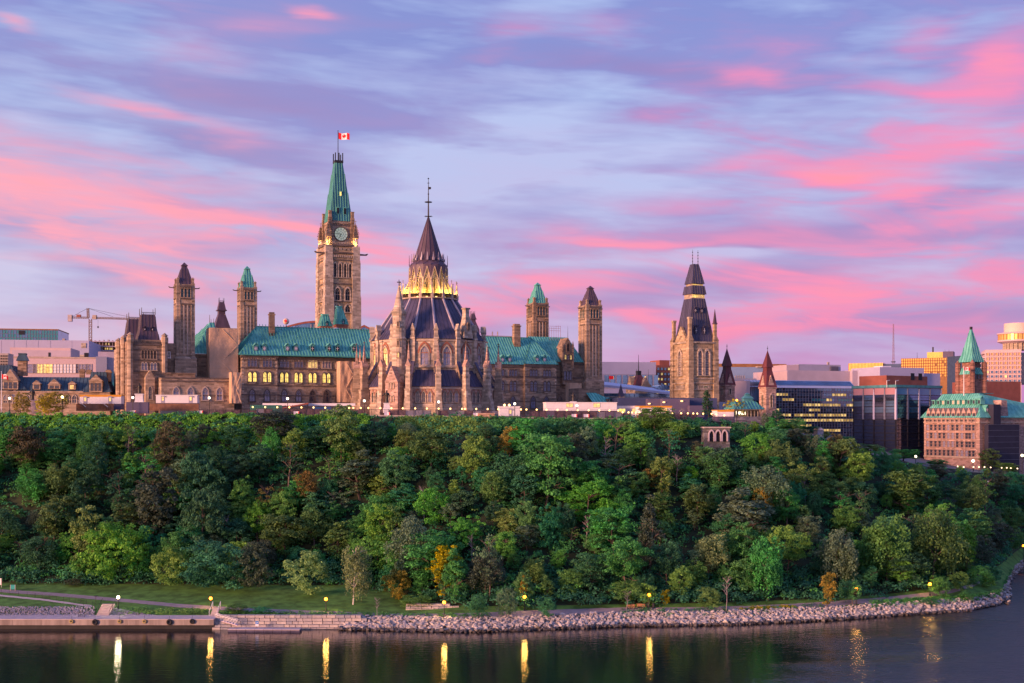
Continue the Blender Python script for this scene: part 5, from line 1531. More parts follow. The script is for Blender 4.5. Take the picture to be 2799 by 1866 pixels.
# twin mansard block
EB = Frame(356, 352, 44.2)
eb = EB.thing('mansard_block', 'turreted brown stone block with two dark mansard roofs at the left', 'building')
w0 = EB.u(450); d0 = 27.0; zt = EB.z(927)
MB().box(0, w0, 0, d0, -1, zt).build('wall', STONE_D, eb)
MB().box(-.8, w0 * .4, d0 - .5, d0 + 10, -1, EB.z(938)).build('wall', STONE, eb)
for cx, cy, r_ in ((0, 0, .85), (w0, 0, .85), (-.4, 14, .8), (-.4, d0, .9)):
    MB().lathe(cx, cy, [(r_, -1), (r_, zt - 1.2), (r_ * 1.25, zt - .6), (r_ * 1.25, zt + .8), (.9 * r_, zt + .9), (.9 * r_, zt + 1.2), (r_ * 1.3, zt + 1.25), (.1, zt + 2.1)], 8).build('corner_turret', STONE, eb)
mb = MB()
for py, hh, p_ in ((942, .5, .25), (985, .4, .2), (1016, .4, .2), (955, .25, .15)): mb.box(.9, w0 - .9, -p_, -.002, EB.z(py), EB.z(py) + hh)
mb.build('string_course', TRIM, eb)
mb = MB()
for k in range(14): mb.box(1 + k * .66, 1.3 + k * .66, -.3, -.002, EB.z(936), EB.z(931))
mb.build('corbel_row', TRIM, eb)
for q in (1700, 1735, 1770, 1805, 1845): window(eb, EB.u(q / 4.356), 0, EB.z(979), .75, 2.5, STONE, DARKIN, rim=.14)
for q in (1700, 1738, 1810, 1849): window(eb, EB.u(q / 4.356), 0, EB.z(1010), .7, 2.1, STONE_L, GLASS_V, rim=.18)
for vv in (3.5, 7, 10.5, 17, 20.5, 24):
    for py, hh in ((979, 2.6), (1010, 2.4), (1045, 3.2)): window(eb, 0, vv, EB.z(py), .8, hh, STONE_L, GLASS, LEFT, rim=.2)


def mansard(parent, u0, u1, v0, v1, z0, z1, k, mat, seam_m, crest=True):
    ku = (u1 - u0) * k; kv = (v1 - v0) * k; zm_ = z0 + (z1 - z0) * .45
    A = [(u0, v0, z0), (u1, v0, z0), (u1, v1, z0), (u0, v1, z0)]
    C = [(u0 + ku * .62, v0 + kv * .62, zm_), (u1 - ku * .62, v0 + kv * .62, zm_), (u1 - ku * .62, v1 - kv * .62, zm_), (u0 + ku * .62, v1 - kv * .62, zm_)]
    B = [(u0 + ku, v0 + kv, z1), (u1 - ku, v0 + kv, z1), (u1 - ku, v1 - kv, z1), (u0 + ku, v1 - kv, z1)]
    r = roof_faces(parent, [[A[i], A[(i + 1) % 4], C[(i + 1) % 4], C[i]] for i in range(4)] + [[C[i], C[(i + 1) % 4], B[(i + 1) % 4], B[i]] for i in range(4)] + [B], mat, seam_m, 'mansard_roof', .8)
    if crest:
        mb = MB().box(B[0][0], B[1][0], B[0][1], B[0][1] + .08, z1 + .5, z1 + .62)
        n = int((B[1][0] - B[0][0]) / .35)
        for i in range(n + 1): mb.box(B[0][0] + i * .35, B[0][0] + i * .35 + .08, B[0][1], B[0][1] + .08, z1, z1 + .75)
        for p in B: mb.tube(p, (p[0], p[1], z1 + 2.0), .13, .08, 5)
        mb.build('cresting', IRON, r)
    return r


r_ = mansard(eb, EB.u(377, 1), EB.u(437, 1), .8, 8.5, zt, EB.z(860, 4, 4), .19, SLATE, SLATE_S)
mansard(eb, .2, 7.5, 17, 25.5, zt, EB.z(872, 0, 20), .2, SLATE, SLATE_S)
for k in (-1, 1): dormer(eb, EB.u(406, 1.5) + k * 1.1, 1.3, zt + 2.8, .7, .7, 1.0, SLATE, DARKIN, SLATE)
MB().box(w0, w0 + 4, 5, 14, -1, EB.z(932)).build('wall', STONE_D, eb)
window(eb, w0 + 1.6, 5, EB.z(972), 1.3, 1.6, WHITE, GLASS, style='rect', rim=.14)
MB().box(w0 - 4.5, w0 + 8.5, -2, 6, -1, EB.z(1020)).box(w0 - 4.8, w0 + 8.7, -2.2, 6.2, EB.z(1020), EB.z(1020) + .3).build('annexe', STONE_D, eb)
MB().frus(w0 - 5.8, w0 - 3.2, -3, 0, -1, w0 - 5.8, w0 - 3.2, -3, 0, EB.z(1030)).frus(w0 - 5.8, w0 - 3.2, -3, 0, EB.z(1030), w0 - 4.6, w0 - 4.4, -3, 0, EB.z(1012)).build('gabled_bay', STONE, eb)
window(eb, w0 - 4.5, -3, EB.z(1090), .9, 3.6, STONE_L, GLASS, rim=.2)

# blue-roofed block at the far left
BB = Frame(-20, 372, 44.2, rad(10))
bb = BB.thing('slate_roofed_block', 'long stone block with blue slate mansard roof and gabled dormers, lowest at the left', 'building')
yb = lambda q: q / 4.356
zw = BB.z(1068); zr = BB.z(1029)
uEnd = BB.u(yb(1310))
MB().box(-2, uEnd, 0, 16, -1, zw).box(-2, uEnd, -.3, 16, zw - .6, zw).build('wall', STONE, bb)
m1 = BB.u(yb(270)); m2 = BB.u(yb(1010))
roof_faces(bb, [[(m1 - 2, -.3, zw), (m2 + 2, -.3, zw), (m2 + 2, 3.2, zr), (m1 - 2, 3.2, zr)], [(m1 - 2, 3.2, zr), (m2 + 2, 3.2, zr), (m2 + 2, 16, zr + .4), (m1 - 2, 16, zr + .4)]], BLUEROOF, NAVY_S)
mansard(bb, -14, BB.u(yb(325)), -.6, 14, BB.z(1064), BB.z(998, 0, 4), .22, BLUEROOF, NAVY_S, False)
mansard(bb, BB.u(yb(990)), uEnd + .5, -.6, 12, BB.z(1070), BB.z(1015, 0, 4), .24, BLUEROOF, NAVY_S, False)


def stone_dormer(u, py0, py1, pyg, wpx, panes, pane=GLASS):
    w = wpx * 372 / F; z0 = BB.z(py0); z1 = BB.z(py1); zg = BB.z(pyg)
    o = MB().box(-w / 2, w / 2, 0, 4, 0, z1 - z0).frus(-w / 2 - .2, w / 2 + .2, -.15, 4, z1 - z0, -.05, .05, -.15, 5, zg - z0).build('stone_dormer', STONE, bb, loc=(u, -.9, z0))
    n = panes
    for k in range(n): place('pane', flat_window(w / n * .62, (z1 - z0) * .72, TRIM, pane, 1, .1, .08), o, ((k - (n - 1) / 2) * w / n * .9, 0, (z1 - z0) * .1))
    return o


for q, a, b_, c, w_, n, pn in ((130, 1064, 1040, 1008, 40, 3, GLASS), (440, 1064, 1048, 1038, 19, 1, GLASS), (650, 1062, 1051, 1034, 31, 2, GLASS), (862, 1064, 1048, 1040, 18, 1, LIT_S), (1145, 1070, 1040, 1023, 34, 3, GLASS), (1146, 1040, 1032, 1022, 16, 1, GLASS)):
    stone_dormer(BB.u(yb(q)), a, b_, c, w_, n, pn)
for q, y0, y1, w_ in ((262, 1025, 964, 2.6), (972, 1030, 1006, 1.5), (1285, 1040, 1008, 1.7), (1055, 1020, 1008, 1.6)):
    u = BB.u(yb(q), 3); o = chimney(bb, u, 4, BB.z(y0), BB.z(y1, 0, 3) - (1.5 if q == 262 else 0), w_, STONE_D)
    if q == 262: MB().cbox(u, 4, 3.4, 3.2, BB.z(y1 + 21, 0, 3), BB.z(y1 + 4, 0, 3), 2.0, 1.8).cbox(u, 4, 2.3, 2.1, BB.z(y1 + 4, 0, 3), BB.z(y1, 0, 3)).build('chimney_cap', BLUEROOF, o)
for q in (65, 120, 210, 330, 480, 560, 700, 800, 885): window(bb, BB.u(yb(q)), 0, BB.z(1100), 1.2, 2.4, STONE_L, GLASS, rim=.25, style='arch')
for q in (60, 110, 160, 210): window(bb, BB.u(yb(q)), 0, BB.z(1064) - 3.2, .9, 1.7, STONE_L, GLASS_V, rim=.15, style='rect')

# white arts building, its neighbours and the building site
WB = Frame(20, 470, 44.2, rad(10))
wb = WB.thing('pale_block', 'pale pinkish windowless block with a row of paired windows behind the blue-roofed block', 'building')
slab(wb, WB, 20, 281, 977, 1060, 0, 20, PINKW)
slab(wb, WB, 27, 193, 950, 979, 3, 20, PINKW, 'upper_wall')
slab(wb, WB, 32, 193, 957, 974, 2.9, .08, CONC_P, 'cladding_band')
slab(wb, WB, 20, 281, 975, 979, -.15, 20.2, TRIM_L, 'parapet')
for i, q in enumerate((365, 435, 478, 545, 590, 665, 710, 782, 824, 897, 940, 1015, 1055)):
    u = WB.u(yb(q)); place('window', flat_window(3.0 * (.85 if i else 1.2), 3.7, TRIM_L, LIT_S if i in (2, 3, 4) else (FLAGW if i in (5, 6, 7, 8, 9) else GLASS_V), 2), wb, (u, 0, WB.z(1020, u)))
slab(wb, WB, 132, 138, 963, 978, 2.8, .3, IRON, 'doorway')
LVB = Frame(-30, 560, 44.2, rad(10))
lv = LVB.thing('lavender_hall', 'broad lavender windowless hall behind the pale pink block', 'building')
slab(lv, LVB, -30, 243, 929, 1040, 0, 40, LAV)
for px in (3, 38, 71, 104, 137, 196): slab(lv, LVB, px, px + .8, 930, 985, -.06, .06, LAVG, 'panel_joint')
slab(lv, LVB, 203, 241, 969, 982, -.3, .3, STONE_L, 'beige_panel'); slab(lv, LVB, 222, 235, 937, 950, -.25, .3, STONE_L, 'beige_panel')
slab(lv, LVB, 230, 242, 964, 984, -.4, .3, DARKIN, 'mural_panel')
slab(lv, LVB, 170, 177, 925, 930, 4, 4, TRIM_L, 'roof_vent')
TG = Frame(-40, 640, 44.2, rad(10))
tg = TG.thing('teal_glass_block', 'teal glass office top rising behind the lavender hall', 'building')
a, b_, z0, z1 = slab(tg, TG, -40, 159, 901, 945, 0, 30, BLUEG)
nx = 26
for j in range(4):
    for i in range(nx):
        w_ = (b_ - a) / nx
        place('pane', flat_window(w_ * .98, 1.9, MULL, TEALG if rb.random() < .85 else BLUEG, 0, .15, .1), tg, (a + w_ * (i + .5), -.02, z1 - 2.1 - j * 2.0))
slab(tg, TG, 51, 67, 903, 914, -.4, .4, DARKIN, 'dark_panel'); slab(tg, TG, -40, 159, 898, 901, -.3, 31, GOLDF, 'roof_edge')
SG = Frame(-10, 440, 44.2, rad(10))
sg = SG.thing('grid_block', 'small grey office corner with tight window grid, left edge behind the dormers', 'building')
a, b_, z0, z1 = slab(sg, SG, -10, 23, 965, 1010, 0, 8, CONC)
wgrid(sg, 'front', lin(a + .5, b_ - .5, 6), [z0 + .6 + 1.0 * k for k in range(5)], .6, .75, TRIM_L, lambda i, j: DARKIN, 0, 'window', 0, .08)
BK = Frame(268, 430, 44.2, rad(18))
bk = BK.thing('mauve_block', 'plain mauve concrete block with teal glass foot beside the mansard block', 'building')
slab(bk, BK, 268, 330, 961, 1090, 0, 10, CONC_P); slab(bk, BK, 280, 318, 1014, 1082, -.6, .6, TEALG, 'glass_wall'); slab(bk, BK, 262, 292, 974, 1040, -2, 2, LAVG, 'grey_wall')
CS = Frame(243, 600, 44.2, rad(14))
cs = CS.thing('unfinished_building', 'concrete frame of an unfinished building under the tower crane', 'building')
slab(cs, CS, 243, 333, 938, 1000, 4, 22, M('shadowy_interior', (0.16, 0.10, 0.09), .9, .3), 'core')
for py in (932, 945, 957, 968, 980):
    slab(cs, CS, 241, 336, py, py + 2.2, 0, 26, CONC_P, 'floor_slab')
for px in range(244, 336, 9): slab(cs, CS, px, px + 1.4, 934, 985, .8, .5, CONC, 'column')
for px, py in ((287, 950), (292, 950), (299, 950), (304, 950), (288, 936), (296, 937), (316, 951)): slab(cs, CS, px, px + 3.6, py, py + 5.5, 3.6, .3, LIT_S, 'lit_opening')
for px in range(246, 330, 12): slab(cs, CS, px, px + rb.uniform(2, 6), 932 - rb.uniform(1, 5), 932, 5, 4, rb.choice([CONC, TRIM, WOOD]), 'site_clutter')

# tower crane
CR = Frame(247, 590, 44.2, rad(4))
cr = CR.thing('tower_crane', 'yellow-grey tower crane with long jib over the building site', 'crane')
CRM = M('crane_steel', (0.24, 0.15, 0.11), 0.6, 0.2)
def lattice(p0, p1, w, n, name, tri=False):
    p0 = Vector(p0); p1 = Vector(p1); d = p1 - p0; a_ = Vector((1, 0, 0)) if abs(d.normalized().z) > .5 else Vector((0, 0, 1)); b2 = Vector((0, 1, 0))
    mb = MB(); cs_ = [a_ * w + b2 * w, a_ * w - b2 * w, -a_ * w - b2 * w, -a_ * w + b2 * w]
    for c in cs_: mb.tube(p0 + c, p1 + c, .11, n=4)
    for k in range(n):
        q0 = p0 + d * (k / n); q1 = p0 + d * ((k + 1) / n)
        for i in range(4): mb.tube(q0 + cs_[i], q1 + cs_[(i + 1) % 4], .08, n=3); mb.tube(q0 + cs_[i], q0 + cs_[(i + 1) % 4], .08, n=3)
    return mb.build(name, CRM, cr)
zj = CR.z(871); 
lattice((0, 0, 0), (0, 0, zj), .62, 26, 'mast'); lattice((-1, 0, zj + .6), (-1.2, 0, CR.z(842)), .45, 6, 'cat_head')
uj0 = CR.u(191); uj1 = CR.u(385); lattice((1, 0, zj + .5), (uj1, 0, zj), .4, 30, 'jib'); lattice((-1, 0, zj + .5), (uj0, 0, zj + .6), .4, 8, 'counter_jib')
MB().box(uj0 - .8, uj0 + 1.1, -.9, .9, zj - 1.4, zj + 1.9).build('counterweight', CONC, cr)
MB().box(1.2, 3.0, -.9, .9, zj - .2, zj + 1.8).build('cab', TRIM_L, cr)
MB().box(CR.u(210), CR.u(221), -.7, .7, zj + .7, zj + 2.0).build('winch', BRICKR, cr)
ap_ = Vector((-1.2, 0, CR.z(842)))
for name, p in (('tie_rod', (uj0 + 1, 0, zj + 1)), ('tie_rod', (CR.u(310), 0, zj + 1)), ('tie_rod', (CR.u(360), 0, zj + .8))): MB().tube(ap_, p, .09, n=4).build(name, IRON, cr)
uh = CR.u(268); MB().tube((uh, 0, zj), (uh, 0, CR.z(892)), .05, n=4).box(uh - .3, uh + .3, -.2, .2, CR.z(896), CR.z(891)).build('hook', IRON, cr)

# curved glass roof and ball behind the long green roof
GR = Frame(760, 560, 44.2, rad(10))
gr = GR.thing('curved_glass_hall', 'curved glazed hall roof showing over the long green roof', 'building')
n = 12; mb = MB(); top = []
for i in range(n + 1):
    px = 775 + (1015 - 775) * i / n; py = 898 - 22 * math.sin(math.pi * min(1, (px - 760) / 215)) if px < 980 else 880 + (px - 980) * .5
    u = GR.u(px); top.append((u, GR.z(py, u)))
for (ua, za), (ub, zb_) in zip(top, top[1:]):
    mb.poly([(ua, 0, 0), (ub, 0, 0), (ub, 0, zb_ - .9), (ua, 0, za - .9)])
mb.build('glazing', BLUEG, gr)
mb = MB()
for (ua, za), (ub, zb_) in zip(top, top[1:]): mb.prism([(ua, -.4, za - .9), (ub, -.4, zb_ - .9), (ub, -.4, zb_), (ua, -.4, za)], (0, 12, 0))
mb.build('roof', BRICKR, gr)
for px in range(850, 900, 9): u = GR.u(px); MB().box(u - .15, u + .15, -.3, 0, GR.z(905, u), GR.z(886, u)).build('mullion', TRIM_L, gr)
BL = P(782, 878, 500)
ball = thing('logo_ball', 'round red and white ball sign above the green roof', 'sign', (BL.x, BL.y, BL.z - 1.3))
me = bpy.data.meshes.new('sphere'); bm = bmesh.new(); bmesh.ops.create_uvsphere(bm, u_segments=20, v_segments=12, radius=1.3); bm.to_mesh(me); bm.free(); me.materials.append(M('ball_cream', (0.75, 0.52, 0.40), .4, .15)); me.polygons.foreach_set('use_smooth', [True] * len(me.polygons))
place('sphere', me, ball, (0, 0, 1.3)); mb = MB()
c0 = Vector((0, 0, 1.3))
pts = []
for x, z in LEAFP:
    d = Vector((x * 1.25, -1.0, z * 1.25)).normalized() * 1.34; pts.append(c0 + d)
for i in range(len(pts)): mb.poly([pts[i], pts[(i + 1) % len(pts)], c0 + Vector((0, -1.36, 0))])
mb.build('maple_leaf', RED, ball); MB().tube((0, 0, -6), (0, 0, .1), .15, n=6).build('post', IRON, ball)
for px, py, w_ in ((803, 897, 26), (918, 901, 26)):
    c_ = P(px, py, 398); rr2 = w_ / 2 * 398 / F
    o = MB().lathe(0, 0, [(rr2, -2), (rr2, 0), (rr2 * .8, .4), (rr2 * .3, .65), (.05, .7)], 20).build('skylight_dome', WHITE, None, True, loc=(c_.x, c_.y, c_.z))
    tag(o, 'low white roof dome %s' % ('left of the short copper turret' if px < 850 else 'just under the tall copper turret'), 'skylight', 'white roof domes')

# ------------------------------------------------------------------ right of the long building
WT = Frame(1884, 395, 42.0)
wt = WT.thing('floodlit_tower', 'broad buff stone tower with steep dark spire roof and twin finials', 'tower')
S2 = WT.u(1962); D2 = WT.v(1841) if 0 < WT.v(1841) < 20 else S2; D2 = S2
zt2_ = WT.z(934); wz = lambda py: WT.z(py, S2 / 2)
MB().box(.2, S2 - .2, .2, D2 - .2, -2, zt2_).build('shaft', STONE_W, wt)
for cx, cy, top_, cap in ((.5, .5, 872, 868), (S2 - .7, .7, 884, 842), (.6, D2 - .6, 876, 873), (S2 - .6, D2 - .6, 876, 873)):
    o = MB().cbox(cx, cy, 2.2, 2.2, -2, wz(1050), 2.0, 2.0).cbox(cx, cy, 1.9, 1.9, wz(1050), wz(984)).cbox(cx, cy, 2.1, 2.1, wz(984), wz(981)).cbox(cx, cy, 1.8, 1.8, wz(981), wz(930)).cbox(
        cx, cy, 2.0, 2.0, wz(930), wz(918), 1.1, 1.1).cbox(cx, cy, 1.0, 1.0, wz(918), wz(top_)).build('corner_turret', STONE_W, wt)
    if cap < 860:
        MB().cbox(cx, cy, 1.3, 1.3, wz(top_), wz(top_) + .3).cbox(cx, cy, 1.0, 1.0, wz(top_) + .3, wz(cap), .06, .06).build('pinnacle', SLATE, o)
    else: MB().cbox(cx, cy, 1.3, 1.3, wz(top_), wz(top_) + .6).build('turret_cap', STONE_L, o)
for rot, org in ((0.0, lambda q: (q, .2)), (LEFT, lambda q: (.2, D2 - q))):
    mb = MB()
    for py, hh, p_ in ((938, .6, .5), (981, .25, .25), (1036, .3, .3), (1048, .35, .35), (1065, .3, .3)): mb.box(-S2 / 2 + 1.4, S2 / 2 - 1.4, -p_, 0, wz(py), wz(py) + hh)
    mb.build('string_course', STONE_L, wt, loc=org(S2 / 2) + (0,), rot=rot)
    ks = (-1, 1) if rot == 0 else (0,)
    for k in ks:
        x, y = org(S2 / 2 + k * 1.35)
        w_ = window(wt, x, y, wz(1025), 1.5, wz(958) - wz(1025), STONE_L, M('louvred_glass', (0.16, 0.15, 0.22), .4, .3), rot, rim=.5, mull=2, proud=.5, name='belfry_window')
        mb = MB()
        for j in range(6): mb.box(-.72, .72, -.14, -.05, .5 + j * .8, .8 + j * .8)
        mb.build('louvre', TRIM_L, w_)
    mb = MB()
    for k in range(9): mb.box(-2.5 + k * .62 - .18, -2.5 + k * .62 + .18, -.28, 0, wz(1063), wz(1052))
    mb.build('blind_arcade', STONE_L, wt, loc=org(S2 / 2) + (0,), rot=rot)
def taper(t, frx, prof, mat, seam_m, name):
    """stack of square frusta round the tower axis: list of (half width, z)"""
    c = S2 / 2; fs = []
    for (r0, z0), (r1, z1_) in zip(prof, prof[1:]):
        A = [(c - r0, c - r0, z0), (c + r0, c - r0, z0), (c + r0, c + r0, z0), (c - r0, c + r0, z0)]; B = [(c - r1, c - r1, z1_), (c + r1, c - r1, z1_), (c + r1, c + r1, z1_), (c - r1, c + r1, z1_)]
        fs += [[A[i], A[(i + 1) % 4], B[(i + 1) % 4], B[i]] for i in range(4)]
    return roof_faces(t, fs, mat, seam_m, name, .8)
k2 = S2 / 2
rw_ = taper(wt, WT, [(k2 * .90, zt2_), (k2 * .80, wz(915)), (k2 * .46, wz(813))], NAVY, NAVY_S, 'spire_roof')
taper(wt, WT, [(k2 * .52, wz(801)), (k2 * .44, wz(778))], NAVY, NAVY_S, 'spire_roof')
taper(wt, WT, [(k2 * .44, wz(772)), (k2 * .19, wz(717)), (.01, wz(717))], NAVY, NAVY_S, 'spire_roof')
for (y0, y1, k_) in ((813, 801, .44), (778, 772, .37)):
    MB().cbox(k2, k2, 2 * k2 * k_, 2 * k2 * k_, wz(y0), wz(y1)).build('gallery_band', STONE_L, wt)
    for i in range(9):
        u = k2 - k2 * k_ + (i + .5) * 2 * k2 * k_ / 9
        MB().box(u - .12, u + .12, k2 - k2 * k_ - .06, k2 - k2 * k_, wz(y0) + .25, wz(y1) - .2).build('gallery_light', LIT_S if i > 3 else LIT, wt)
for px, py, hh in ((1901, 912, 2.2), (1924, 912, 2.2), (1900, 853, 1.3), (1917, 853, 1.3)):
    z = wz(py); v = k2 - k2 * (.86 - (z - zt2_) / (wz(813) - zt2_) * .40)
    dormer(wt, WT.u(px, v), v - .35, z, .9, hh, 1.2, NAVY, DARKIN, NAVY, 'lucarne')
gb = MB().frus(.2, 1.0, 1.5, D2 - 1.5, wz(936), .2, 1.0, D2 / 2 - .1, D2 / 2 + .1, wz(890)).build('gable', STONE_W, wt)
for s_ in (-1, 1):
    x = k2 + s_ * k2 * .19
    fi = MB().tube((x, k2 - .5, wz(717)), (x, k2 - .5, wz(677)), .12, .04, 5)
    for j in range(4): fi.lathe(x, k2 - .5, [(.03, wz(709) + j * 1.0 - .2), (.22, wz(709) + j * 1.0), (.03, wz(709) + j * 1.0 + .2)], 6)
    fi.build('finial', IRON, wt)


def turret_spire(px, Y, ya, yw0, yw1, yf, yb_, wpx, label, finial=True):
    """slim spired turret: apex row, waist rows, foot of its roof, base row"""
    fr = Frame(px, Y, HC + (YH - yb_) / F * Y); s = wpx * Y / F; z = lambda py: fr.z(py)
    t = fr.thing('spired_turret', label, 'turret', 'maroon spired turrets')
    MB().cbox(0, 0, s, s, -2, z(yf)).cbox(0, 0, s * 1.12, s * 1.12, z(yf) - .5, z(yf)).build('shaft', STONE_P, t)
    MB().cbox(0, 0, s * 1.15, s * 1.15, z(yf), z(yw1), s * .58, s * .58).cbox(0, 0, s * .55, s * .55, z(yw1), z(yw0)).cbox(0, 0, s * .72, s * .72, z(yw0), z(ya), .08, .08).build('spire', MAROON, t)
    for a_ in range(4):
        MB().prism([(-s * .36, -s * .55, z(yf)), (s * .36, -s * .55, z(yf)), (0, -s * .5, z(yf) + s * 1.0)], (0, s * .3, 0)).build('gable', STONE_P, t, rot=a_ * math.pi / 2)
    MB().tube((0, 0, z(ya) - .2), (0, 0, z(ya) + s * .42), .1, .04, 5).lathe(0, 0, [(.02, z(ya) + .6), (.28, z(ya) + .8), (.02, z(ya) + 1.0)], 6).build('finial', IRON, t)
    for rot in (0.0, LEFT):
        loc = (0, -s / 2, z(yb_ - (yb_ - yf) * .18)) if rot == 0 else (-s / 2, 0, z(yb_ - (yb_ - yf) * .18))
        window(t, *loc, s * .16, (z(yf) - z(yb_)) * .5, STONE_L, DARKIN, rot, rim=.25, mull=0)
    return t


turret_spire(1987, 410, 952, 1000, 1010, 1052, 1082, 30, 'maroon spired stone turret next to the floodlit tower')
turret_spire(2098, 404, 958, 1004, 1014, 1058, 1125, 32, 'maroon spired stone turret before the lit glass offices')
ds = Frame(1697, 392, 43.0)
o = ds.thing('dark_pinnacle', 'small black spirelet between the site office and the blue wall', 'turret')
MB().cbox(0, 0, 1.9, 1.9, 0, ds.z(1084)).build('shaft', STONE, o); MB().cbox(0, 0, 1.6, 1.6, ds.z(1084), ds.z(1048), .06, .06).build('spire', NAVY, o)
for s_ in (-1, 1): MB().cbox(s_ * .8, -.8, .4, .4, ds.z(1090), ds.z(1080), .05, .05).build('corner_pinnacle', STONE_D, o)
# gabled gothic roof far behind
GG = Frame(1736, 470, 42.0)
gg = GG.thing('gothic_gatehouse', 'dark steep gothic roof with lit left gable and tall finial', 'building')
w_ = GG.u(1780); zg0 = GG.z(1056); zg1 = GG.z(1016)
MB().box(0, w_, 0, w_, -2, zg0).build('wall', STONE_W, gg)
roof_faces(gg, [[(-.3, -.3, zg0), (w_ + .3, -.3, zg0), (w_ * .5, w_ * .5, zg1)], [(w_ + .3, -.3, zg0), (w_ + .3, w_, zg0), (w_ * .5, w_ * .5, zg1)], [(-.3, w_, zg0), (-.3, -.3, zg0), (w_ * .5, w_ * .5, zg1)]], MAROON, SLATE_S)
MB().prism([(w_ * .35, -.5, zg0), (w_ * .95, -.5, zg0), (w_ * .65, -.5, zg0 + 3.6)], (0, 2, 0)).build('gable', STONE, gg)
MB().prism([(-.5, w_ * .2, zg0), (-.5, w_ * .8, zg0), (-.5, w_ * .5, zg0 + 4.2)], (2, 0, 0)).build('gable', STONE_W, gg)
MB().cbox(w_ * .5, w_ * .5, 1.6, 1.6, zg1 - 1.5, zg1 + .6).tube((w_ * .5, w_ * .5, zg1), (w_ * .5, w_ * .5, GG.z(967)), .22, .05, 6).build('finial', IRON, gg)
for px in (1740, 1772): MB().tube((GG.u(px), 0, zg0), (GG.u(px), 0, GG.z(1008)), .12, .05, 5).build('finial', IRON, gg)

# low modern buildings before the tower
MO = Frame(1645, 520, 42.0, rad(6))
mo = MO.thing('lavender_office', 'long lavender office with a deep blank upper wall right of the last stone tower', 'building')
a, b_, z0, z1 = slab(mo, MO, 1630, 1793, 989, 1060, 0, 40, LAV); slab(mo, MO, 1630, 1793, 1022, 1060, -.3, .3, LAVG, 'lower_wall')
for px in range(1652, 1790, 17): slab(mo, MO, px, px + 11, 1025, 1056, -.5, .2, BLUEG, 'window')
for px, wd in ((1674, 4), (1730, 5), (1762, 4)): slab(mo, MO, px, px + wd, 1028, 1036, -.56, .06, LIT_S, 'lit_pane')
fp = MO.loc; slab(mo, MO, 1665, 1677, 1027, 1036, -.62, .05, RED, 'flag_banner')
CV = Frame(1640, 440, 42.0, rad(14))
cv = CV.thing('curved_roof_hall', 'modern hall with a long pale curved roof over a glass strip', 'building')
mb = MB(); top = []
for i in range(13):
    px = 1640 + (1870 - 1640) * i / 12; py = 1050 + 28 * ((px - 1640) / 230) ** 1.1; u = CV.u(px); top.append((u, CV.z(py, u), CV.z(py + 6 if i else py + 8, u)))
for (ua, za, zl), (ub, zb_, zm2) in zip(top, top[1:]): mb.prism([(ua, 0, zl), (ub, 0, zm2), (ub, 0, zb_), (ua, 0, za)], (0, 14, 2.0))
mb.build('roof', M('pale_roof_membrane', (0.66, 0.60, 0.74), .5, .05), cv)
slab(cv, CV, 1645, 1868, 1075, 1092, 1.5, 10, BLUEG, 'glass_strip'); slab(cv, CV, 1645, 1868, 1084, 1086, 1.3, .2, TRIM_L, 'sill_rail')
for px in range(1650, 1868, 14): slab(cv, CV, px, px + 1, 1076, 1090, 1.35, .1, MULL, 'mullion')
DB = Frame(1660, 372, 42.0, rad(10))
db = DB.thing('dark_blue_annexe', 'low dark purple-blue flat annexe with wall floodlights behind the hilltop fence', 'building')
DKB = M('dark_purple_cladding', (0.12, 0.10, 0.17), .7, .1, .2)
slab(db, DB, 1690, 1960, 1087, 1140, 6, 10, M('deep_blue_cladding', (0.06, 0.075, 0.16), .6, .1, .2)); slab(db, DB, 1810, 1885, 1090, 1140, 2, 5, DKB, 'projecting_wall'); slab(db, DB, 1885, 1925, 1108, 1140, 0, 5, DKB, 'low_wall'); slab(db, DB, 1770, 1812, 1090, 1110, 4, 3, DKB, 'projecting_wall')
for px, py, v in ((1863, 1097, 2), (1814, 1100, 2), (1774, 1104, 4)):
    u = DB.u(px, v); z = DB.z(py, u, v); MB().box(u - .3, u + .3, v - .5, v - .01, z, z + .25).build('wall_lamp', LAMPB, db)
    ld = bpy.data.lights.new('wall_light', 'SPOT'); ld.energy = 900; ld.color = (1, .62, .2); ld.spot_size = rad(70); ld.spot_blend = .5; ld.shadow_soft_size = .1
    lo = bpy.data.objects.new('wall_light', ld); COL.objects.link(lo); lo.parent = db; lo.location = (u, v - .55, z - .1); lo.rotation_euler = (rad(-14), 0, 0)
BR = Frame(1800, 560, 42.0, rad(20))
br = BR.thing('brick_offices', 'dark red brick office block with a few gold-lit windows left of the floodlit tower', 'building')
a, b_, z0, z1 = slab(br, BR, 1793, 1852, 998, 1060, 0, 20, BRICKR); slab(br, BR, 1803, 1830, 984, 1000, 4, 10, BRICKR, 'penthouse')
wgrid(br, 'front', lin(a + 1.2, b_ - 1, 6), [z0 + 1 + 2.4 * k for k in range(4)], 1.3, 1.3, TRIM, lambda i, j: LIT_S if rb.random() < .35 else BLUEG, 0)
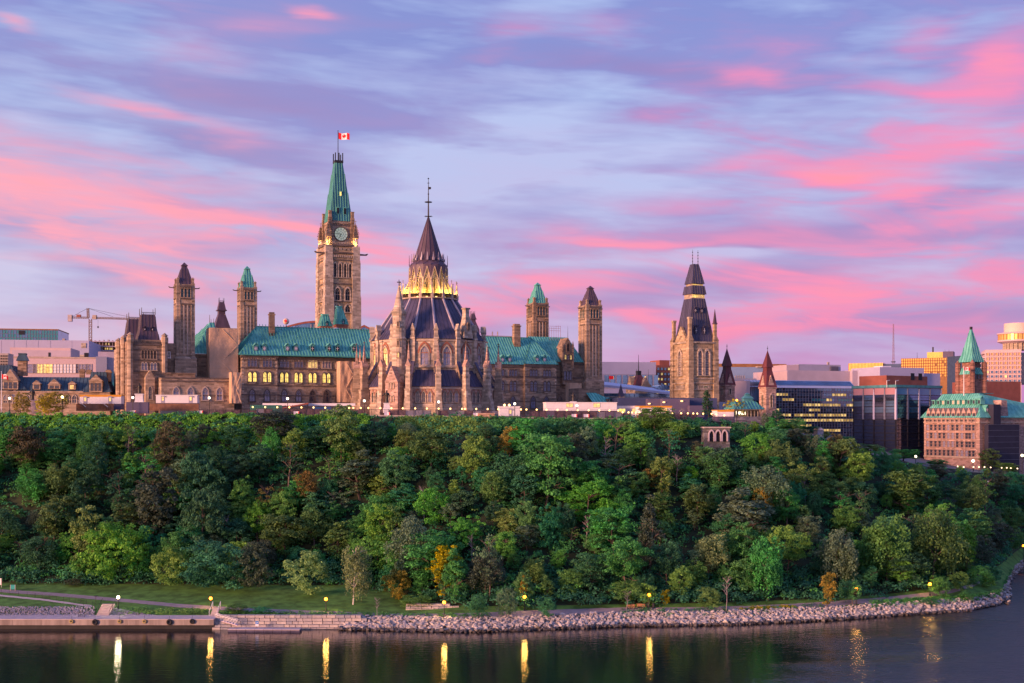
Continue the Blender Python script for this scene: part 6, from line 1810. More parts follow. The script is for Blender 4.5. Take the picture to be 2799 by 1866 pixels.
# arched glass vault
AV = Frame(1790, 455, 42.0, rad(10)); av = AV.thing('arched_glass_vault', 'semicircular glass vault in front of the brick offices', 'building')
w_ = AV.u(1836); c = w_ / 2; z0 = AV.z(1072); R3 = c * .95
mb = MB(); mb.v = []
for i in range(17):
    a_ = math.pi * i / 16; mb.v += [(c - R3 * math.cos(a_), 0, z0 + R3 * math.sin(a_) * .95), (c - R3 * math.cos(a_), 10, z0 + R3 * math.sin(a_) * .95)]
for i in range(16): mb.f.append((2 * i, 2 * i + 2, 2 * i + 3, 2 * i + 1)); mb.mi.append(0)
mb.poly([mb.v[2 * i] for i in range(17)]).build('glazing', BLUEG, av)
for i in range(1, 16, 2):
    a_ = math.pi * i / 16; MB().tube((c, -.1, z0), (c - R3 * math.cos(a_), -.1, z0 + R3 * math.sin(a_) * .95), .1, n=4).build('rib', MULL, av)
MB().box(0, w_, 0, 10, -3, z0).build('wall', LAVG, av)
for k in range(5): MB().box(c - 2.6 + k * 1.1, c - 1.8 + k * 1.1, -.14, -.02, z0 - 1.4, z0 + .9).build('lit_pane', LIT_S, av)

# big blue-grey hall and concrete blocks in the distance
BH = Frame(1950, 620, 42.0, rad(8)); bh = BH.thing('blue_grey_hall', 'huge blue-grey windowless hall behind the maroon turrets', 'building')
slab(bh, BH, 1955, 2170, 1003, 1085, 0, 40, M('blue_grey_cladding', (0.22, 0.31, 0.48), .6, .08, .1)); slab(bh, BH, 1955, 2150, 994, 1003, 2, 30, GOLDF, 'roof_band'); slab(bh, BH, 2070, 2130, 1001, 1004, -1, 6, TRIM_L, 'canopy')
LO = Frame(1955, 560, 42.0, rad(8)); lo_ = LO.thing('vented_annexe', 'low grey roof with small vents under the blue-grey hall', 'building')
slab(lo_, LO, 1960, 2068, 1034, 1080, 0, 20, LAVG)
for px in range(2010, 2040, 6): slab(lo_, LO, px, px + 2.5, 1026, 1034, 3, 1, CONC, 'roof_vent')
CB2 = Frame(2113, 560, 42.0, rad(20)); cb2 = CB2.thing('concrete_block', 'stepped grey concrete block above the slatted glass offices', 'building')
slab(cb2, CB2, 2152, 2345, 1013, 1080, 0, 30, CONC_P); MB().box(CB2.u(2152) - .05, CB2.u(2152), 0, 26, CB2.z(1080), CB2.z(1013)).build('side_wall', PINKW, cb2)
slab(cb2, CB2, 2183, 2298, 996, 1015, 4, 14, LAVG, 'penthouse'); slab(cb2, CB2, 2150, 2185, 997, 1014, 4, 14, PINKW, 'penthouse'); slab(cb2, CB2, 2330, 2356, 1012, 1060, -2, 8, CONC_P, 'stair_tower')
for px in (2262, 2266): slab(cb2, CB2, px, px + 1.6, 989, 998, 5, .6, TRIM_L, 'flue')
slab(cb2, CB2, 2272, 2292, 1001, 1016, 3, 3, M('dark_vent', (.1, .1, .14), .7, .2), 'vent_box')
# slatted glass offices
GA = Frame(2113, 470, 30.0, rad(20)); ga = GA.thing('lit_glass_offices', 'glass office block with yellow-lit floors under a slatted pale roof', 'building')
uA0, uA1 = GA.u(2113), GA.u(2336); zA_, zB_ = GA.z(1200, 14), GA.z(1060, 14)
MB().box(uA0, uA1, 0, 30, zA_ - 6, zB_).build('wall', DARKG, ga)
nc_, nr_ = 28, 10
cw_ = (uA1 - uA0) / nc_; rh = (zB_ - zA_) / nr_
litrow = {9: .06, 8: .10, 7: .55, 6: .7, 5: .75, 4: .75, 3: .6, 2: .35, 1: .25, 0: .1}
for j in range(nr_):
    run = rb.random() < litrow[j]
    for i in range(nc_):
        if rb.random() < .22: run = rb.random() < litrow[j]
        pn = LIT_S if run else (BLUEG if (j >= 8 and rb.random() < .6) or rb.random() < .42 else DARKG)
        if j == 7 and 9 < i < 27 and i % 9 > 3: pn = TEALG
        if pn is LIT_S and rb.random() < .5: pn = M('half_lit_glass', (0.35, 0.27, 0.12), .2, .4, emit=(1, .60, .12), es=.30, kind='room', spec=.8)
        place('pane', storey_pane(cw_ * .99, rh * .99, MULL, pn), ga, (uA0 + cw_ * (i + .5), -.02, zA_ + rh * j))
sl_ = MB(); r0 = (uA0, -.4, zB_); 
roof_faces(ga, [[(uA0, -.6, zB_), (uA1, -.6, zB_), (uA1, 2.6, zB_ + 3.0), (uA0, 2.6, zB_ + 3.0)]], M('pale_louvre_roof', (0.55, 0.55, 0.68), .5, .05), None)
for i in range(44):
    u = uA0 + (uA1 - uA0) * (i + .5) / 44; d1 = .9
    MB().poly([(u - .32, .25, zB_ + 1.02), (u + .32, .25, zB_ + 1.02), (u + .32 - d1, 2.25, zB_ + 2.85), (u - .32 - d1, 2.25, zB_ + 2.85)]).build('roof_slot', BLUEG, ga)
slab(ga, GA, 2048, 2113, 1043, 1095, 4, 14, BLUEG, 'glass_link'); slab(ga, GA, 2040, 2050, 1040, 1095, 3, 14, PINKW, 'pier')
for k in range(9): slab(ga, GA, 2052 + k * 7, 2053 + k * 7, 1058, 1095, 3.8, .15, MULL, 'mullion')
g2 = GA.u(2048, 4), GA.u(2112, 4); zz = GA.z(1057, 0, 4)
roof_faces(ga, [[(g2[0], 3.5, zz), (g2[1], 3.5, zz), (g2[1], 8, zz + 2.8), (g2[0], 8, zz + 2.8)]], M('pale_louvre_roof', (0.55, 0.55, 0.68)), MULL, 'link_roof', 1.2)
GL2 = Frame(2000, 480, 36, rad(20)); gl2 = GL2.thing('sloped_glass_links', 'row of low sloped glass roofs between the two maroon turrets', 'building')
for p0_, p1_ in ((2002, 2040),):
    a, b_, z0, z1 = slab(gl2, GL2, p0_, p1_, 1058, 1110, 0, 8, BLUEG); roof_faces(gl2, [[(a, -.3, z1), (b_, -.3, z1), (b_, 5, z1 + 2.6), (a, 5, z1 + 2.6)]], M('pale_louvre_roof', (0.55, 0.55, 0.68)), MULL, 'roof', 1.2)
    for k in range(6): MB().box(a + (b_ - a) * k / 5 - .08, a + (b_ - a) * k / 5 + .08, -.12, -.01, z0, z1).build('mullion', MULL, gl2)
# black glass block
BG = Frame(2449, 430, 22.0, rad(33)); bg_ = BG.thing('black_glass_block', 'black mirror-glass office block with pale fins and a brick penthouse', 'building')
uR = BG.u(2572); vL = BG.v(2332); zT = BG.z(1058); zB0 = -4
MB().box(0.02, uR, .02, vL, zB0, zT).build('wall', DARKG, bg_)
ROSE = M('rose_reflection_glass', (0.42, 0.22, 0.26), .18, .15, .1, spec=.8)  # pink reflected sky on the left face, put into the band's colour
SKYG = M('blue_reflection_glass', (0.10, 0.26, 0.46), .12, .15, .1, spec=.8)  # blue reflected sky on the front, put into the band's colour
rows = [1078, 1093, 1110, 1128, 1146, 1163, 1183, 1203, 1223]
zs_ = [zT] + [BG.z(y) for y in rows]
for face, L, n_, top in (('front', uR, 4, SKYG), ('left', vL, 4, ROSE)):
    for i in range(n_):
        c_ = L * (i + .5) / n_
        for j in range(len(zs_) - 1):
            h = zs_[j] - zs_[j + 1]
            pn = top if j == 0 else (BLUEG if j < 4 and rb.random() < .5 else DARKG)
            if pn is LIT_S: pn = M('dim_lit_glass', (0.16, 0.14, 0.05), .15, .4, emit=(1, .75, .25), es=.03, spec=.9)
            loc, rot = ((c_, 0, zs_[j + 1]), 0.0) if face == 'front' else ((0, c_, zs_[j + 1]), LEFT)
            place('pane', flat_window(L / n_ * .97, h * .97, DARKIN if j else MULL, pn, 1 if j else 0, .25, .12), bg_, loc, rot)
    for i in range(n_ + (0 if face == 'left' else 1)):
        q = L * i / n_
        loc, rot = ((q, -.05, 0), 0.0) if face == 'front' else ((-.05, q, 0), LEFT)
        MB().frus(-.4, .4, -.25, 0, zs_[5], -.4, .4, -.25, 0, zs_[2]).frus(-.4, .4, -.25, 0, zs_[2], -.12, .12, -.25, 0, zT - .6).build('fin', LAV if i % 2 == 0 else MULL, bg_, loc=loc, rot=rot)
MB().box(-.4, uR + .4, -.4, vL + .4, zT, zT + .9).build('parapet', COPPER_B, bg_)
MB().box(uR * .0 + 1, uR * .95, 5, vL - 2, zT + .9, BG.z(1024)).build('penthouse', BRICKR, bg_)
for px in (2494, 2515): u = BG.u(px, 5); MB().box(u - 1, u + 1, 4.85, 4.99, zT + 3, zT + 5.5).build('louvre', DARKIN, bg_)
for px in (2424, 2448): u = BG.u(px, 3); MB().tube((u, 3, zT), (u, 3, zT + 2.4), .1, n=5).tube((u, 3, zT + 2.4), (u + 1.6, 3, zT + 2.6), .1, n=5).build('roof_pipe', WHITE, bg_)
LB2 = Frame(2410, 560, 40.0, rad(24)); lb2 = LB2.thing('lavender_penthouses', 'pale lavender plant rooms behind the brick penthouse', 'building')
slab(lb2, LB2, 2405, 2526, 1004, 1060, 0, 20, LAV); slab(lb2, LB2, 2526, 2570, 1020, 1060, 2, 14, LAV, 'lower_wall'); slab(lb2, LB2, 2412, 2436, 1000, 1005, 3, 6, WHITE, 'roof_unit')
# gold slab, gold tower block, antenna
GS = Frame(2319, 760, 42.0, rad(-24)); gs = GS.thing('gold_lit_building', 'low slab glowing gold in the low sun behind the concrete block', 'building')
a, b_, z0, z1 = slab(gs, GS, 2319, 2413, 992, 1012, 0, 20, SUNGOLD); slab(gs, GS, 2413, 2463, 994, 1012, 3, 14, DARKG, 'dark_end'); slab(gs, GS, 2319, 2413, 1012, 1030, 2, 18, DARKIN, 'undercroft')
for i in range(24): u = a + (b_ - a) * i / 24; MB().box(u, u + .2, -.15, 0, z0, z1).build('mullion', GOLDF, gs)
GC = Frame(2463, 700, 42.0, rad(-24)); gc = GC.thing('sunrise_gold_offices', 'glass office block coloured in sunrise gold left of the chateau spire', 'building')
a, b_, z0, z1 = slab(gc, GC, 2463, 2612, 978, 1030, 0, 30, GOLDF); slab(gc, GC, 2534, 2577, 962, 980, 3, 10, SUNGOLD, 'penthouse'); slab(gc, GC, 2577, 2606, 960, 980, 3, 10, DKB, 'penthouse'); slab(gc, GC, 2548, 2552, 948, 963, 4, 1, IRON, 'chimney')
nx, nz = 24, 7
for j in range(nz):
    for i in range(nx): place('pane', flat_window((b_ - a) / nx * .97, (z1 - z0) / nz * .97, GOLDF, SUNGOLD if rb.random() < .9 else GOLDF, 0, .2, .22), gc, (a + (b_ - a) * (i + .5) / nx, -.02, z0 + (z1 - z0) * j / nz))
for px in (2507, 2583, 2594): u = GC.u(px, 6); MB().tube((u, 6, z1), (u, 6, GC.z(955 if px > 2550 else 963, u, 6)), .18, .08, 4).build('antenna', IRON, gc)
DT = Frame(2652, 640, 40.0, rad(20)); dt = DT.thing('dark_blue_tower_block', 'dark blue glass office block right of the chateau spire', 'building')
a, b_, z0, z1 = slab(dt, DT, 2645, 2688, 971, 1060, 0, 16, M('navy_curtain_wall', (0.03, 0.05, 0.10), .15, .2, spec=.8))
for py in range(985, 1055, 9): slab(dt, DT, 2646, 2687, py, py + 1.4, -.15, .15, MULL, 'floor_line')
slab(dt, DT, 2678, 2684, 1035, 1041, -.2, .2, LIT_S, 'lit_window')
AN = P(2442, 1000, 800); an = thing('radio_mast', 'thin lattice radio mast standing far behind on the right', 'mast', (AN.x, AN.y, AN.z - 10))
zt3 = P(2442, 885, 800).z - AN.z + 10
mb = MB()
for a_ in range(3):
    t_ = 2.1 * a_; mb.tube((.9 * math.cos(t_), .9 * math.sin(t_), 0), (.2 * math.cos(t_), .2 * math.sin(t_), zt3), .17, .09, 4)
for k in range(16): mb.tube((.7, 0, zt3 * k / 16), (-.5, .4, zt3 * (k + 1) / 16), .08, n=3)
mb.build('lattice', M('mast_red', (.28, .16, .2), .6, .2), an)
for k in (.27, .33): MB().lathe(0, 0, [(1.6, zt3 * k), (1.6, zt3 * k + .5)], 8).build('dish_ring', IRON, an)
# hotel with round restaurant on top
HT = Frame(2691, 600, 40.0, rad(-16)); ht = HT.thing('rotunda_tower', 'apartment tower with gold-lit window grid and a round revolving storey on top', 'building')
a, b_, z0, z1 = slab(ht, HT, 2693, 2792, 955, 1048, 0, 20, PINKW); slab(ht, HT, 2792, 2870, 963, 1048, 3, 20, CONC, 'wing')
nx = 8
GLOW = M('sun_tinted_glass', (0.95, 0.52, 0.16), .35, .15, .5, metal=.3)  # the low sun's gold on upper panes and rotunda, painted as glass colour
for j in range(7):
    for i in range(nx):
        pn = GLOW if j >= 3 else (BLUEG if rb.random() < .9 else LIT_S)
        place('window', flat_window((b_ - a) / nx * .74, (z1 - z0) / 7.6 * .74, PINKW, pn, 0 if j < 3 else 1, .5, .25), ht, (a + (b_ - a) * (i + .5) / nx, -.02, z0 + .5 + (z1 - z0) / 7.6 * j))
for j in range(7): MB().box(a - .9, a, .6, 16, z0 + (z1 - z0) / 7.6 * (j + .75), z0 + (z1 - z0) / 7.6 * (j + .95)).build('balcony', PINKW, ht)
uc = HT.u(2782, 10); zc_ = lambda py: HT.z(py, uc, 10)
k_ = 612 / F
MB().lathe(uc, 10, [(35 * k_, zc_(957)), (35 * k_, zc_(938))], 20).build('rotunda_neck', STONE_L, ht)
for i in range(10): a_ = -1.4 + i * .3; MB().cbox(uc + 37 * k_ * math.sin(a_), 10 - 37 * k_ * math.cos(a_), .8, .8, zc_(957), zc_(936)).build('column', STONE_L, ht)
MB().lathe(uc, 10, [(36 * k_, zc_(940)), (52 * k_, zc_(934)), (52 * k_, zc_(930))], 40).build('rotunda_floor', PINKW, ht)
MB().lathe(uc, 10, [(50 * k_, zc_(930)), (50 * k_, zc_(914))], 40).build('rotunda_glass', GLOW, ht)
MB().lathe(uc, 10, [(53 * k_, zc_(914)), (53 * k_, zc_(911)), (40 * k_, zc_(909))], 40).build('rotunda_roof', PINKW, ht)
MB().lathe(uc, 10, [(35 * k_, zc_(912)), (35 * k_, zc_(885)), (34 * k_, zc_(884))], 40).build('plant_drum', M('peach_render', (.80, .55, .45), .8, .05), ht, smooth=False)
for i in range(16): a_ = -1.5 + i * .2; MB().cbox(uc + 50.3 * k_ * math.sin(a_), 10 - 50.3 * k_ * math.cos(a_), .25, .25, zc_(930), zc_(914)).build('mullion', GOLDF, ht)
RB = Frame(2700, 520, 30, rad(20)); rb_ = RB.thing('red_block', 'plain dark red block between the chateau roof and the rotunda tower', 'building')
slab(rb_, RB, 2690, 2790, 1042, 1080, 0, 20, BRICKR); slab(rb_, RB, 2690, 2760, 1041, 1043, -.2, 10, TRIM_L, 'coping')
# chateau
CH = Frame(2678, 410, 22.0, rad(30)); ch_ = CH.thing('chateau_building', 'chateau-style sandstone building with steep green copper roof and spired tower at right', 'building')
SPD = M('dark_red_sandstone', (0.30, 0.15, 0.12), .85, .2, kind='stone')
SPK = M('rosy_sandstone', (0.46, 0.30, 0.26), .85, .2, kind='stone')
vD = CH.v(2526); uRt = 60; zEv = CH.z(1141); 
MB().box(0, uRt, 0, vD, -4, zEv).build('wall', SPK, ch_)
z11 = lambda q: 860 + q / 3.564; x11 = lambda q: 2260 + q / 3.564
xs_ = [vD * (1490 - q) / (1490 - 945) for q in (985, 1022, 1065, 1107, 1150, 1193, 1235, 1280, 1325, 1370, 1400, 1435)]
zsw = [CH.z(z11(q), 0, vD / 2) for q in (1378, 1292, 1210, 1130)]
wgrid(ch_, 'left', xs_, zsw, 1.45, 2.3, SPK, lambda i, j: GLASS if rb.random() < .6 else GLASS_V, 0, 'window', 1, .16, .3)
for x in xs_: window(ch_, 0, x, CH.z(z11(1045), 0, vD / 2), 1.3, 2.2, SPK, GLASS, LEFT, rim=.3, proud=.4)
xf = [3.2, 8.5] + [30 + k * 4.2 for k in range(7)]
wgrid(ch_, 'front', xf, [CH.z(z11(q)) for q in (1378, 1292, 1210, 1130)], 1.4, 2.2, SPK, lambda i, j: GLASS_V, 0, 'window', 1, .16, .3)
for zc in (CH.z(z11(1055), 0, vD / 2), CH.z(z11(1390), 0, vD / 2), zEv - .6): MB().box(-.3, -.003, -.3, vD, zc, zc + .5).box(-.3, uRt, -.3, -.003, zc, zc + .5).build('string_course', TRIM_L, ch_)
zRg = CH.z(z11(768), 0, vD / 2)
A = [(-1, -1, zEv), (-1, vD + 1, zEv), (6, vD - 3, zRg), (6, 5, zRg)]
vr = 8
rch = roof_faces(ch_, [[A[1], A[0], A[3], A[2]], [A[0], (uRt, -1, zEv), (uRt, vr, zRg - 3), (10, vr, zRg - 3), A[3]], [(6, vD - 3, zRg), (6, 5, zRg), (14, 5, zRg), (14, vD - 3, zRg)], [(13, vD + 1, zEv), A[1], A[2], (9, vD - 3, zRg)]], COPPER, COPPER_S)
zd = CH.z(z11(1040), 0, vD / 2)
for i in range(10):                                    # two rows of dormers on the lit slope
    vv = vD * (.08 + .82 * i / 9)
    o = MB().box(-.2, 2.6, -.75, .75, zEv - .4, zEv + 1.7).frus(-.25, 3.0, -.85, .85, zEv + 1.7, -.25, 3.0, -.04, .04, zEv + 3.4).build('gabled_dormer', SPK, ch_, loc=(-.35, vv, 0))
    MB().box(-.26, -.2, -.5, .5, zEv + .1, zEv + 1.5).build('pane', GLASS, o)
    o = MB().box(0, 2.2, -.6, .6, 0, 1.5).box(-.2, 2.2, -.8, .8, 1.5, 1.7).build('roof_dormer', COPPER, ch_, loc=(2.0, vv, zEv + 4.6))
    MB().box(-.06, 0, -.42, .42, .15, 1.35).build('pane', STONE_L if rb.random() < .3 else GLASS, o)
for u, z in ((4, 2.0), (4, 5.2), (30, 1.5), (35, 1.5), (40, 1.5), (31, 4.6), (38, 4.6)):
    vv = -1 + z / (zRg - zEv) * 6; dormer(ch_, u, vv - .3, zEv + z, 1.3, 1.4, 2.0, COPPER, LIT_S if u == 30 else GLASS_V, COPPER)
MB().frus(10, 14, -.6, 3, zEv, 10.6, 13.4, -.4, 3, zEv + 6).build('stair_gable', SPK, ch_)
# netting on scaffolding
NET = M('dark_netting', (0.035, 0.035, 0.065), .8, .15, .4)
nt_ = thing('scaffold_netting', 'dark navy scaffold netting hung on the chateau front', 'scaffold', CH.loc, CH.phi)
un0, un1 = CH.u(x11(1560), -1.6), CH.u(x11(1860), -1.6); zn = CH.z(z11(1068), un0)
MB().box(un0, un1, -2.2, -.5, -4, zn).build('net', NET, nt_)
MB().box(CH.u(x11(1615), -1.6), CH.u(x11(1685), -1.6), -2.0, 2, zn, CH.z(z11(872), un0)).build('net', NET, nt_)
for k in range(9): MB().box(un0 - .1, un1 + .1, -2.32, -2.22, zn - 2.0 * k - .1, zn - 2.0 * k).build('ledger', MULL, nt_)
# chateau tower
uT0, vT0 = 8.0, vD * .40; sT = 6.2
TX = MB().box(uT0, uT0 + sT, vT0, vT0 + sT, 0, CH.z(z11(580), 12, vT0)).build('tower_shaft', SPD, ch_)
zt4 = CH.z(z11(460), 12, vT0)
MB().box(uT0 + 1, uT0 + sT - 1, vT0 + 1, vT0 + sT - 1, CH.z(z11(580), 12, vT0), zt4).build('tower_upper', SPD, ch_)
roof_faces(ch_, [[(uT0 - .3, vT0 - .3, CH.z(z11(580), 12, vT0)), (uT0 + sT + .3, vT0 - .3, CH.z(z11(580), 12, vT0)), (uT0 + sT - 1, vT0 + 1, CH.z(z11(515), 12, vT0)), (uT0 + 1, vT0 + 1, CH.z(z11(515), 12, vT0))],
                 [(uT0 - .3, vT0 + sT, CH.z(z11(580), 12, vT0)), (uT0 - .3, vT0 - .3, CH.z(z11(580), 12, vT0)), (uT0 + 1, vT0 + 1, CH.z(z11(515), 12, vT0)), (uT0 + 1, vT0 + sT - 1, CH.z(z11(515), 12, vT0))]], COPPER, COPPER_S, 'tower_skirt')
c4 = (uT0 + sT / 2, vT0 + sT / 2); h4 = sT / 2 + .1
zap = CH.z(z11(130), c4[0], c4[1])
A = [(c4[0] - h4, c4[1] - h4, zt4), (c4[0] + h4, c4[1] - h4, zt4), (c4[0] + h4, c4[1] + h4, zt4), (c4[0] - h4, c4[1] + h4, zt4)]
Mx = [(c4[0] + (p[0] - c4[0]) * .72, c4[1] + (p[1] - c4[1]) * .72, zt4 + 2.6) for p in A]; Bx = [(c4[0] + (p[0] - c4[0]) * .06, c4[1] + (p[1] - c4[1]) * .06, zap) for p in A]
roof_faces(ch_, [[A[i], A[(i + 1) % 4], Mx[(i + 1) % 4], Mx[i]] for i in range(4)] + [[Mx[i], Mx[(i + 1) % 4], Bx[(i + 1) % 4], Bx[i]] for i in range(4)], COPPER, COPPER_S, 'tower_spire')
MB().cbox(*c4, .7, .7, zap - .5, zap + .5).build('spire_cap', IRON, ch_)
for k in range(3): window(ch_, uT0 + 1.5 + k * 1.6, vT0, CH.z(z11(620), 12, vT0), .8, 1.5, TRIM, GLASS_V, style='rect', rim=.15)
for cx, cy in ((uT0, vT0), (uT0 + sT, vT0), (uT0, vT0 + sT)): MB().lathe(cx, cy, [(.9, 8), (.9, CH.z(z11(480), 12, vT0)), (1.0, CH.z(z11(475), 12, vT0)), (.1, CH.z(z11(440), 12, vT0))], 8)  .build('tower_turret', SPD, ch_)
fpz = CH.z(z11(500), 6, 8); fp0 = CH.z(z11(762), 6, 8)
fpx = CH.u(x11(1335), 9)
MB().tube((fpx, 9, fp0 - 1), (fpx, 9, fpz), .16, .1, 6).build('flagpole', WHITE, ch_)
wm = Matrix.Translation(Vector(CH.loc)) @ Matrix.Rotation(CH.phi, 4, 'Z')
flag(wm @ Vector((fpx + .1, 9, fpz - .3)), 1.9, 1.1, 'small red and white flag on the chateau roof pole', rad(0), .35)

# ------------------------------------------------------------------ on the hilltop
def top_pt(px, back=0.0):
    Y = ytop(px) + back
    return Vector(((px - CX) / F * Y, Y, ztop(px)))


# terrace walls along the edge
def terrace(px0, px1, h_up, h_dn, label, mat=STONE_G, back=.4, blocks=True):
    t = thing('terrace_wall', label, 'wall', top_pt((px0 + px1) / 2, back))
    o = Vector(t.location); n = int((px1 - px0) / 30) + 1
    for i in range(n):
        a = px0 + (px1 - px0) * i / n; b = px0 + (px1 - px0) * (i + 1) / n
        A = top_pt(a, back) - o; B = top_pt(b, back) - o
        def seg(z0, z1, f, k, nm, m):
            MB().prism([(A.x, A.y - f, A.z + z0), (B.x, B.y - f, B.z + z0), (B.x, B.y - f, B.z + z1), (A.x, A.y - f, A.z + z1)], (0, k, 0)).build(nm, m, t)
        seg(-h_dn, h_up, 0, 1.2, 'wall_section', mat); seg(h_up, h_up + .28, .2, 1.6, 'coping_stone', CONC)
    return t


terrace(968, 1350, .2, 4.2, 'grey stone terrace wall with pale coping under the library')
terrace(1350, 1905, .0, 1.2, 'low pale terrace wall under the right site offices', CONC)
pier = top_pt(1330, -.2); o = MB().cbox(0, 0, 4.2, 2.4, -4.5, 1.0).cbox(0, 0, 4.6, 2.8, 1.0, 1.3).build('wall_pier', STONE_P, None, loc=pier); tag(o, 'square pinkish stone pier at the end of the terrace wall', 'pier')
g = top_pt(1352, -.8)
for k in range(2):
    o = thing('blind_arch', 'small stone arch in the terrace wall, %s' % ('next to the pinkish pier' if k == 0 else 'farther from the pinkish pier'), 'arch', (g.x + k * 2.2, g.y, g.z - 4.4), 0, 'terrace arches')
    MB().ring(arch(2.0, 3.4), arch(1.5, 2.9), -.3, .3).build('surround', STONE_G, o); MB().poly([(x, -.02, z) for x, z in arch(1.5, 2.9)]).build('recess', DARKIN, o)
ar = P(1963, 1205, 310); at_ = thing('stone_arcade', 'grey stone wall with three open pointed arches below the hilltop', 'arcade', ar, rad(8))
MB().box(-3.6, 3.2, .35, 3, -2.5, 3.3).build('wall', M('dark_grey_stone', (0.20, 0.19, 0.20), 0.85, 0.2, kind='stone'), at_); MB().box(-3.8, 3.4, -.2, 3.1, 3.3, 3.65).build('coping', CONC, at_)
for k in range(3):
    w_ = MB().ring(arch(1.7, 3.1), arch(1.15, 2.7), -.15, .36).build('arch_surround', CONC_P, at_, loc=(-1.75 + k * 1.75, 0, -.1))
    MB().poly([(x, .33, z) for x, z in arch(1.15, 2.7)]).build('opening', DARKIN, w_)

# fence with strings of bulbs
FEN = M('dark_fence_iron', (0.05, 0.035, 0.05), .6, .2)
MESHM = M('fence_screen', (0.20, 0.13, 0.16), .8, .3, 1.5)


def fence(px0, px1, h, label, back=1.6, screen=True):
    t = thing('metal_fence', label, 'fence', top_pt(px0, back), 0, 'hilltop fences'); o = Vector(t.location)
    n = max(1, int((px1 - px0) / 22)); pk = MB()
    for i in range(n + 1):
        p = top_pt(px0 + (px1 - px0) * i / n, back) - o; MB().box(p.x - .06, p.x + .06, p.y - .06, p.y + .06, p.z, p.z + h + .15).build('post', FEN, t)
        if i < n:
            q = top_pt(px0 + (px1 - px0) * (i + 1) / n, back) - o
            for zz in (.25, h): MB().tube(p + Vector((0, 0, zz)), q + Vector((0, 0, zz)), .05, n=4).build('rail', FEN, t)
            for k in range(1, 9):
                c = p.lerp(q, k / 9); pk.box(c.x - .025, c.x + .025, c.y - .025, c.y + .025, c.z + .1, c.z + h + .05)
            if screen and RNG.random() < .75: MB().poly([p + Vector((0, .25, .15)), q + Vector((0, .25, .15)), q + Vector((0, .25, h - .15)), p + Vector((0, .25, h - .15))]).build('screen_panel', MESHM if RNG.random() < .7 else LAVG, t)
    stuff(pk.build('pickets', FEN, t))
    return t


fence(545, 700, 1.6, 'dark low railing before the low stone wing')
fence(700, 966, 2.0, 'dark metal fence with screens before the lit windows')
fence(970, 1362, 2.0, 'dark metal fence along the library terrace')
fence(1424, 1700, 2.1, 'dark metal fence before the long white site office')
fence(1702, 1905, 1.8, 'dark metal fence before the floodlit annexe')
fence(1930, 2085, 1.1, 'thin pale railing beside the teal pavilion', screen=False)
fence(0, 55, 1.4, 'thin railing under the flagpole at the left edge', screen=False)


def bulbs(pxs, label, z=2.35, back=1.4, mat=LAMPB):
    t = thing('light_string', label, 'string lights', top_pt(pxs[0], back), 0, 'strings of bulbs on the fences'); o = Vector(t.location)
    if 'b' not in CACHE: CACHE['b'] = MB().lathe(0, 0, [(.05, .24), (.17, .14), (.22, 0), (.15, -.16), (.03, -.22)], 8).mesh('bulb', mat, True)
    last = None
    for px in pxs:
        p = top_pt(px, back) - o + Vector((0, 0, z)); place('bulb', CACHE['b'], t, p)
        if last: MB().tube(last + Vector((0, 0, .25)), p + Vector((0, 0, .25)), .025, n=3).build('cable', IRON, t)
        last = p


bulbs([691, 725, 758, 791, 824, 857, 889, 921, 954], 'string of warm bulbs before the long wing')
bulbs([966, 986, 1007, 1040, 1070, 1101, 1135, 1167, 1199, 1231, 1263, 1271, 1302, 1333], 'string of warm bulbs along the library terrace')
bulbs([1362, 1424, 1439, 1467, 1494, 1524, 1549, 1579, 1609, 1638, 1666, 1690], 'string of warm bulbs before the white site office')
bulbs([1702, 1718, 1728, 1738, 1748, 1820, 1838, 1862, 1880, 1895, 1906, 1922, 1945, 1958, 1980], 'string of warm bulbs before the floodlit annexe', 1.9)


def globe_lamp(p, h, label, mat, r=.36, group='globe path lamps', name='street_lamp'):
    t = thing(name, label, 'lamp', p, 0, group)
    MB().lathe(0, 0, [(.2, -.2), (.2, .25), (.11, .45), (.075, h - .35), (.14, h - .3), (.16, h - .1)], 8).build('pole', IRON, t)
    key = 'g%s%.2f' % (mat.name, r)
    if key not in CACHE:
        me = bpy.data.meshes.new('globe'); bm = bmesh.new(); bmesh.ops.create_uvsphere(bm, u_segments=12, v_segments=8, radius=r); bm.to_mesh(me); bm.free(); me.materials.append(mat); me.polygons.foreach_set('use_smooth', [True] * len(me.polygons)); CACHE[key] = me
    place('globe', CACHE[key], t, (0, 0, h + r * .7)); MB().lathe(0, 0, [(.1, h + r * 1.66), (.07, h + r * 1.8), (.02, h + r * 1.95)], 8).build('cap', IRON, t)
    return t


LAMPM = M('mild_white_lamp', (1, .95, .8), .4, 0, emit=(1, .86, .62), es=3.0)
for px, py, lab in ((363, 1086, 'white globe lamp beside the statue on its white pedestal'), (572, 1087, 'white globe lamp before the low stone wing'), (786, 1089, 'white globe lamp in front of the long wing windows'),
                    (996, 1095, 'white globe lamp at the left end of the library terrace'), (1199, 1098, 'white globe lamp at the middle of the library terrace'), (1407, 1103, 'white globe lamp by the white booth'),
                    (1577, 1108, 'white globe lamp before the white site office'), (26, 1088, 'white globe lamp near the flagpole at the left edge'), (170, 1085, 'amber-white globe lamp in front of the yellow-green tree')):
    p = top_pt(px, 2.4); h = HC + (YH - py) / F * p.y - p.z
    globe_lamp(p, h - .25, lab, LAMPM if px != 170 else LAMPW, .33, 'hilltop globe lamps')


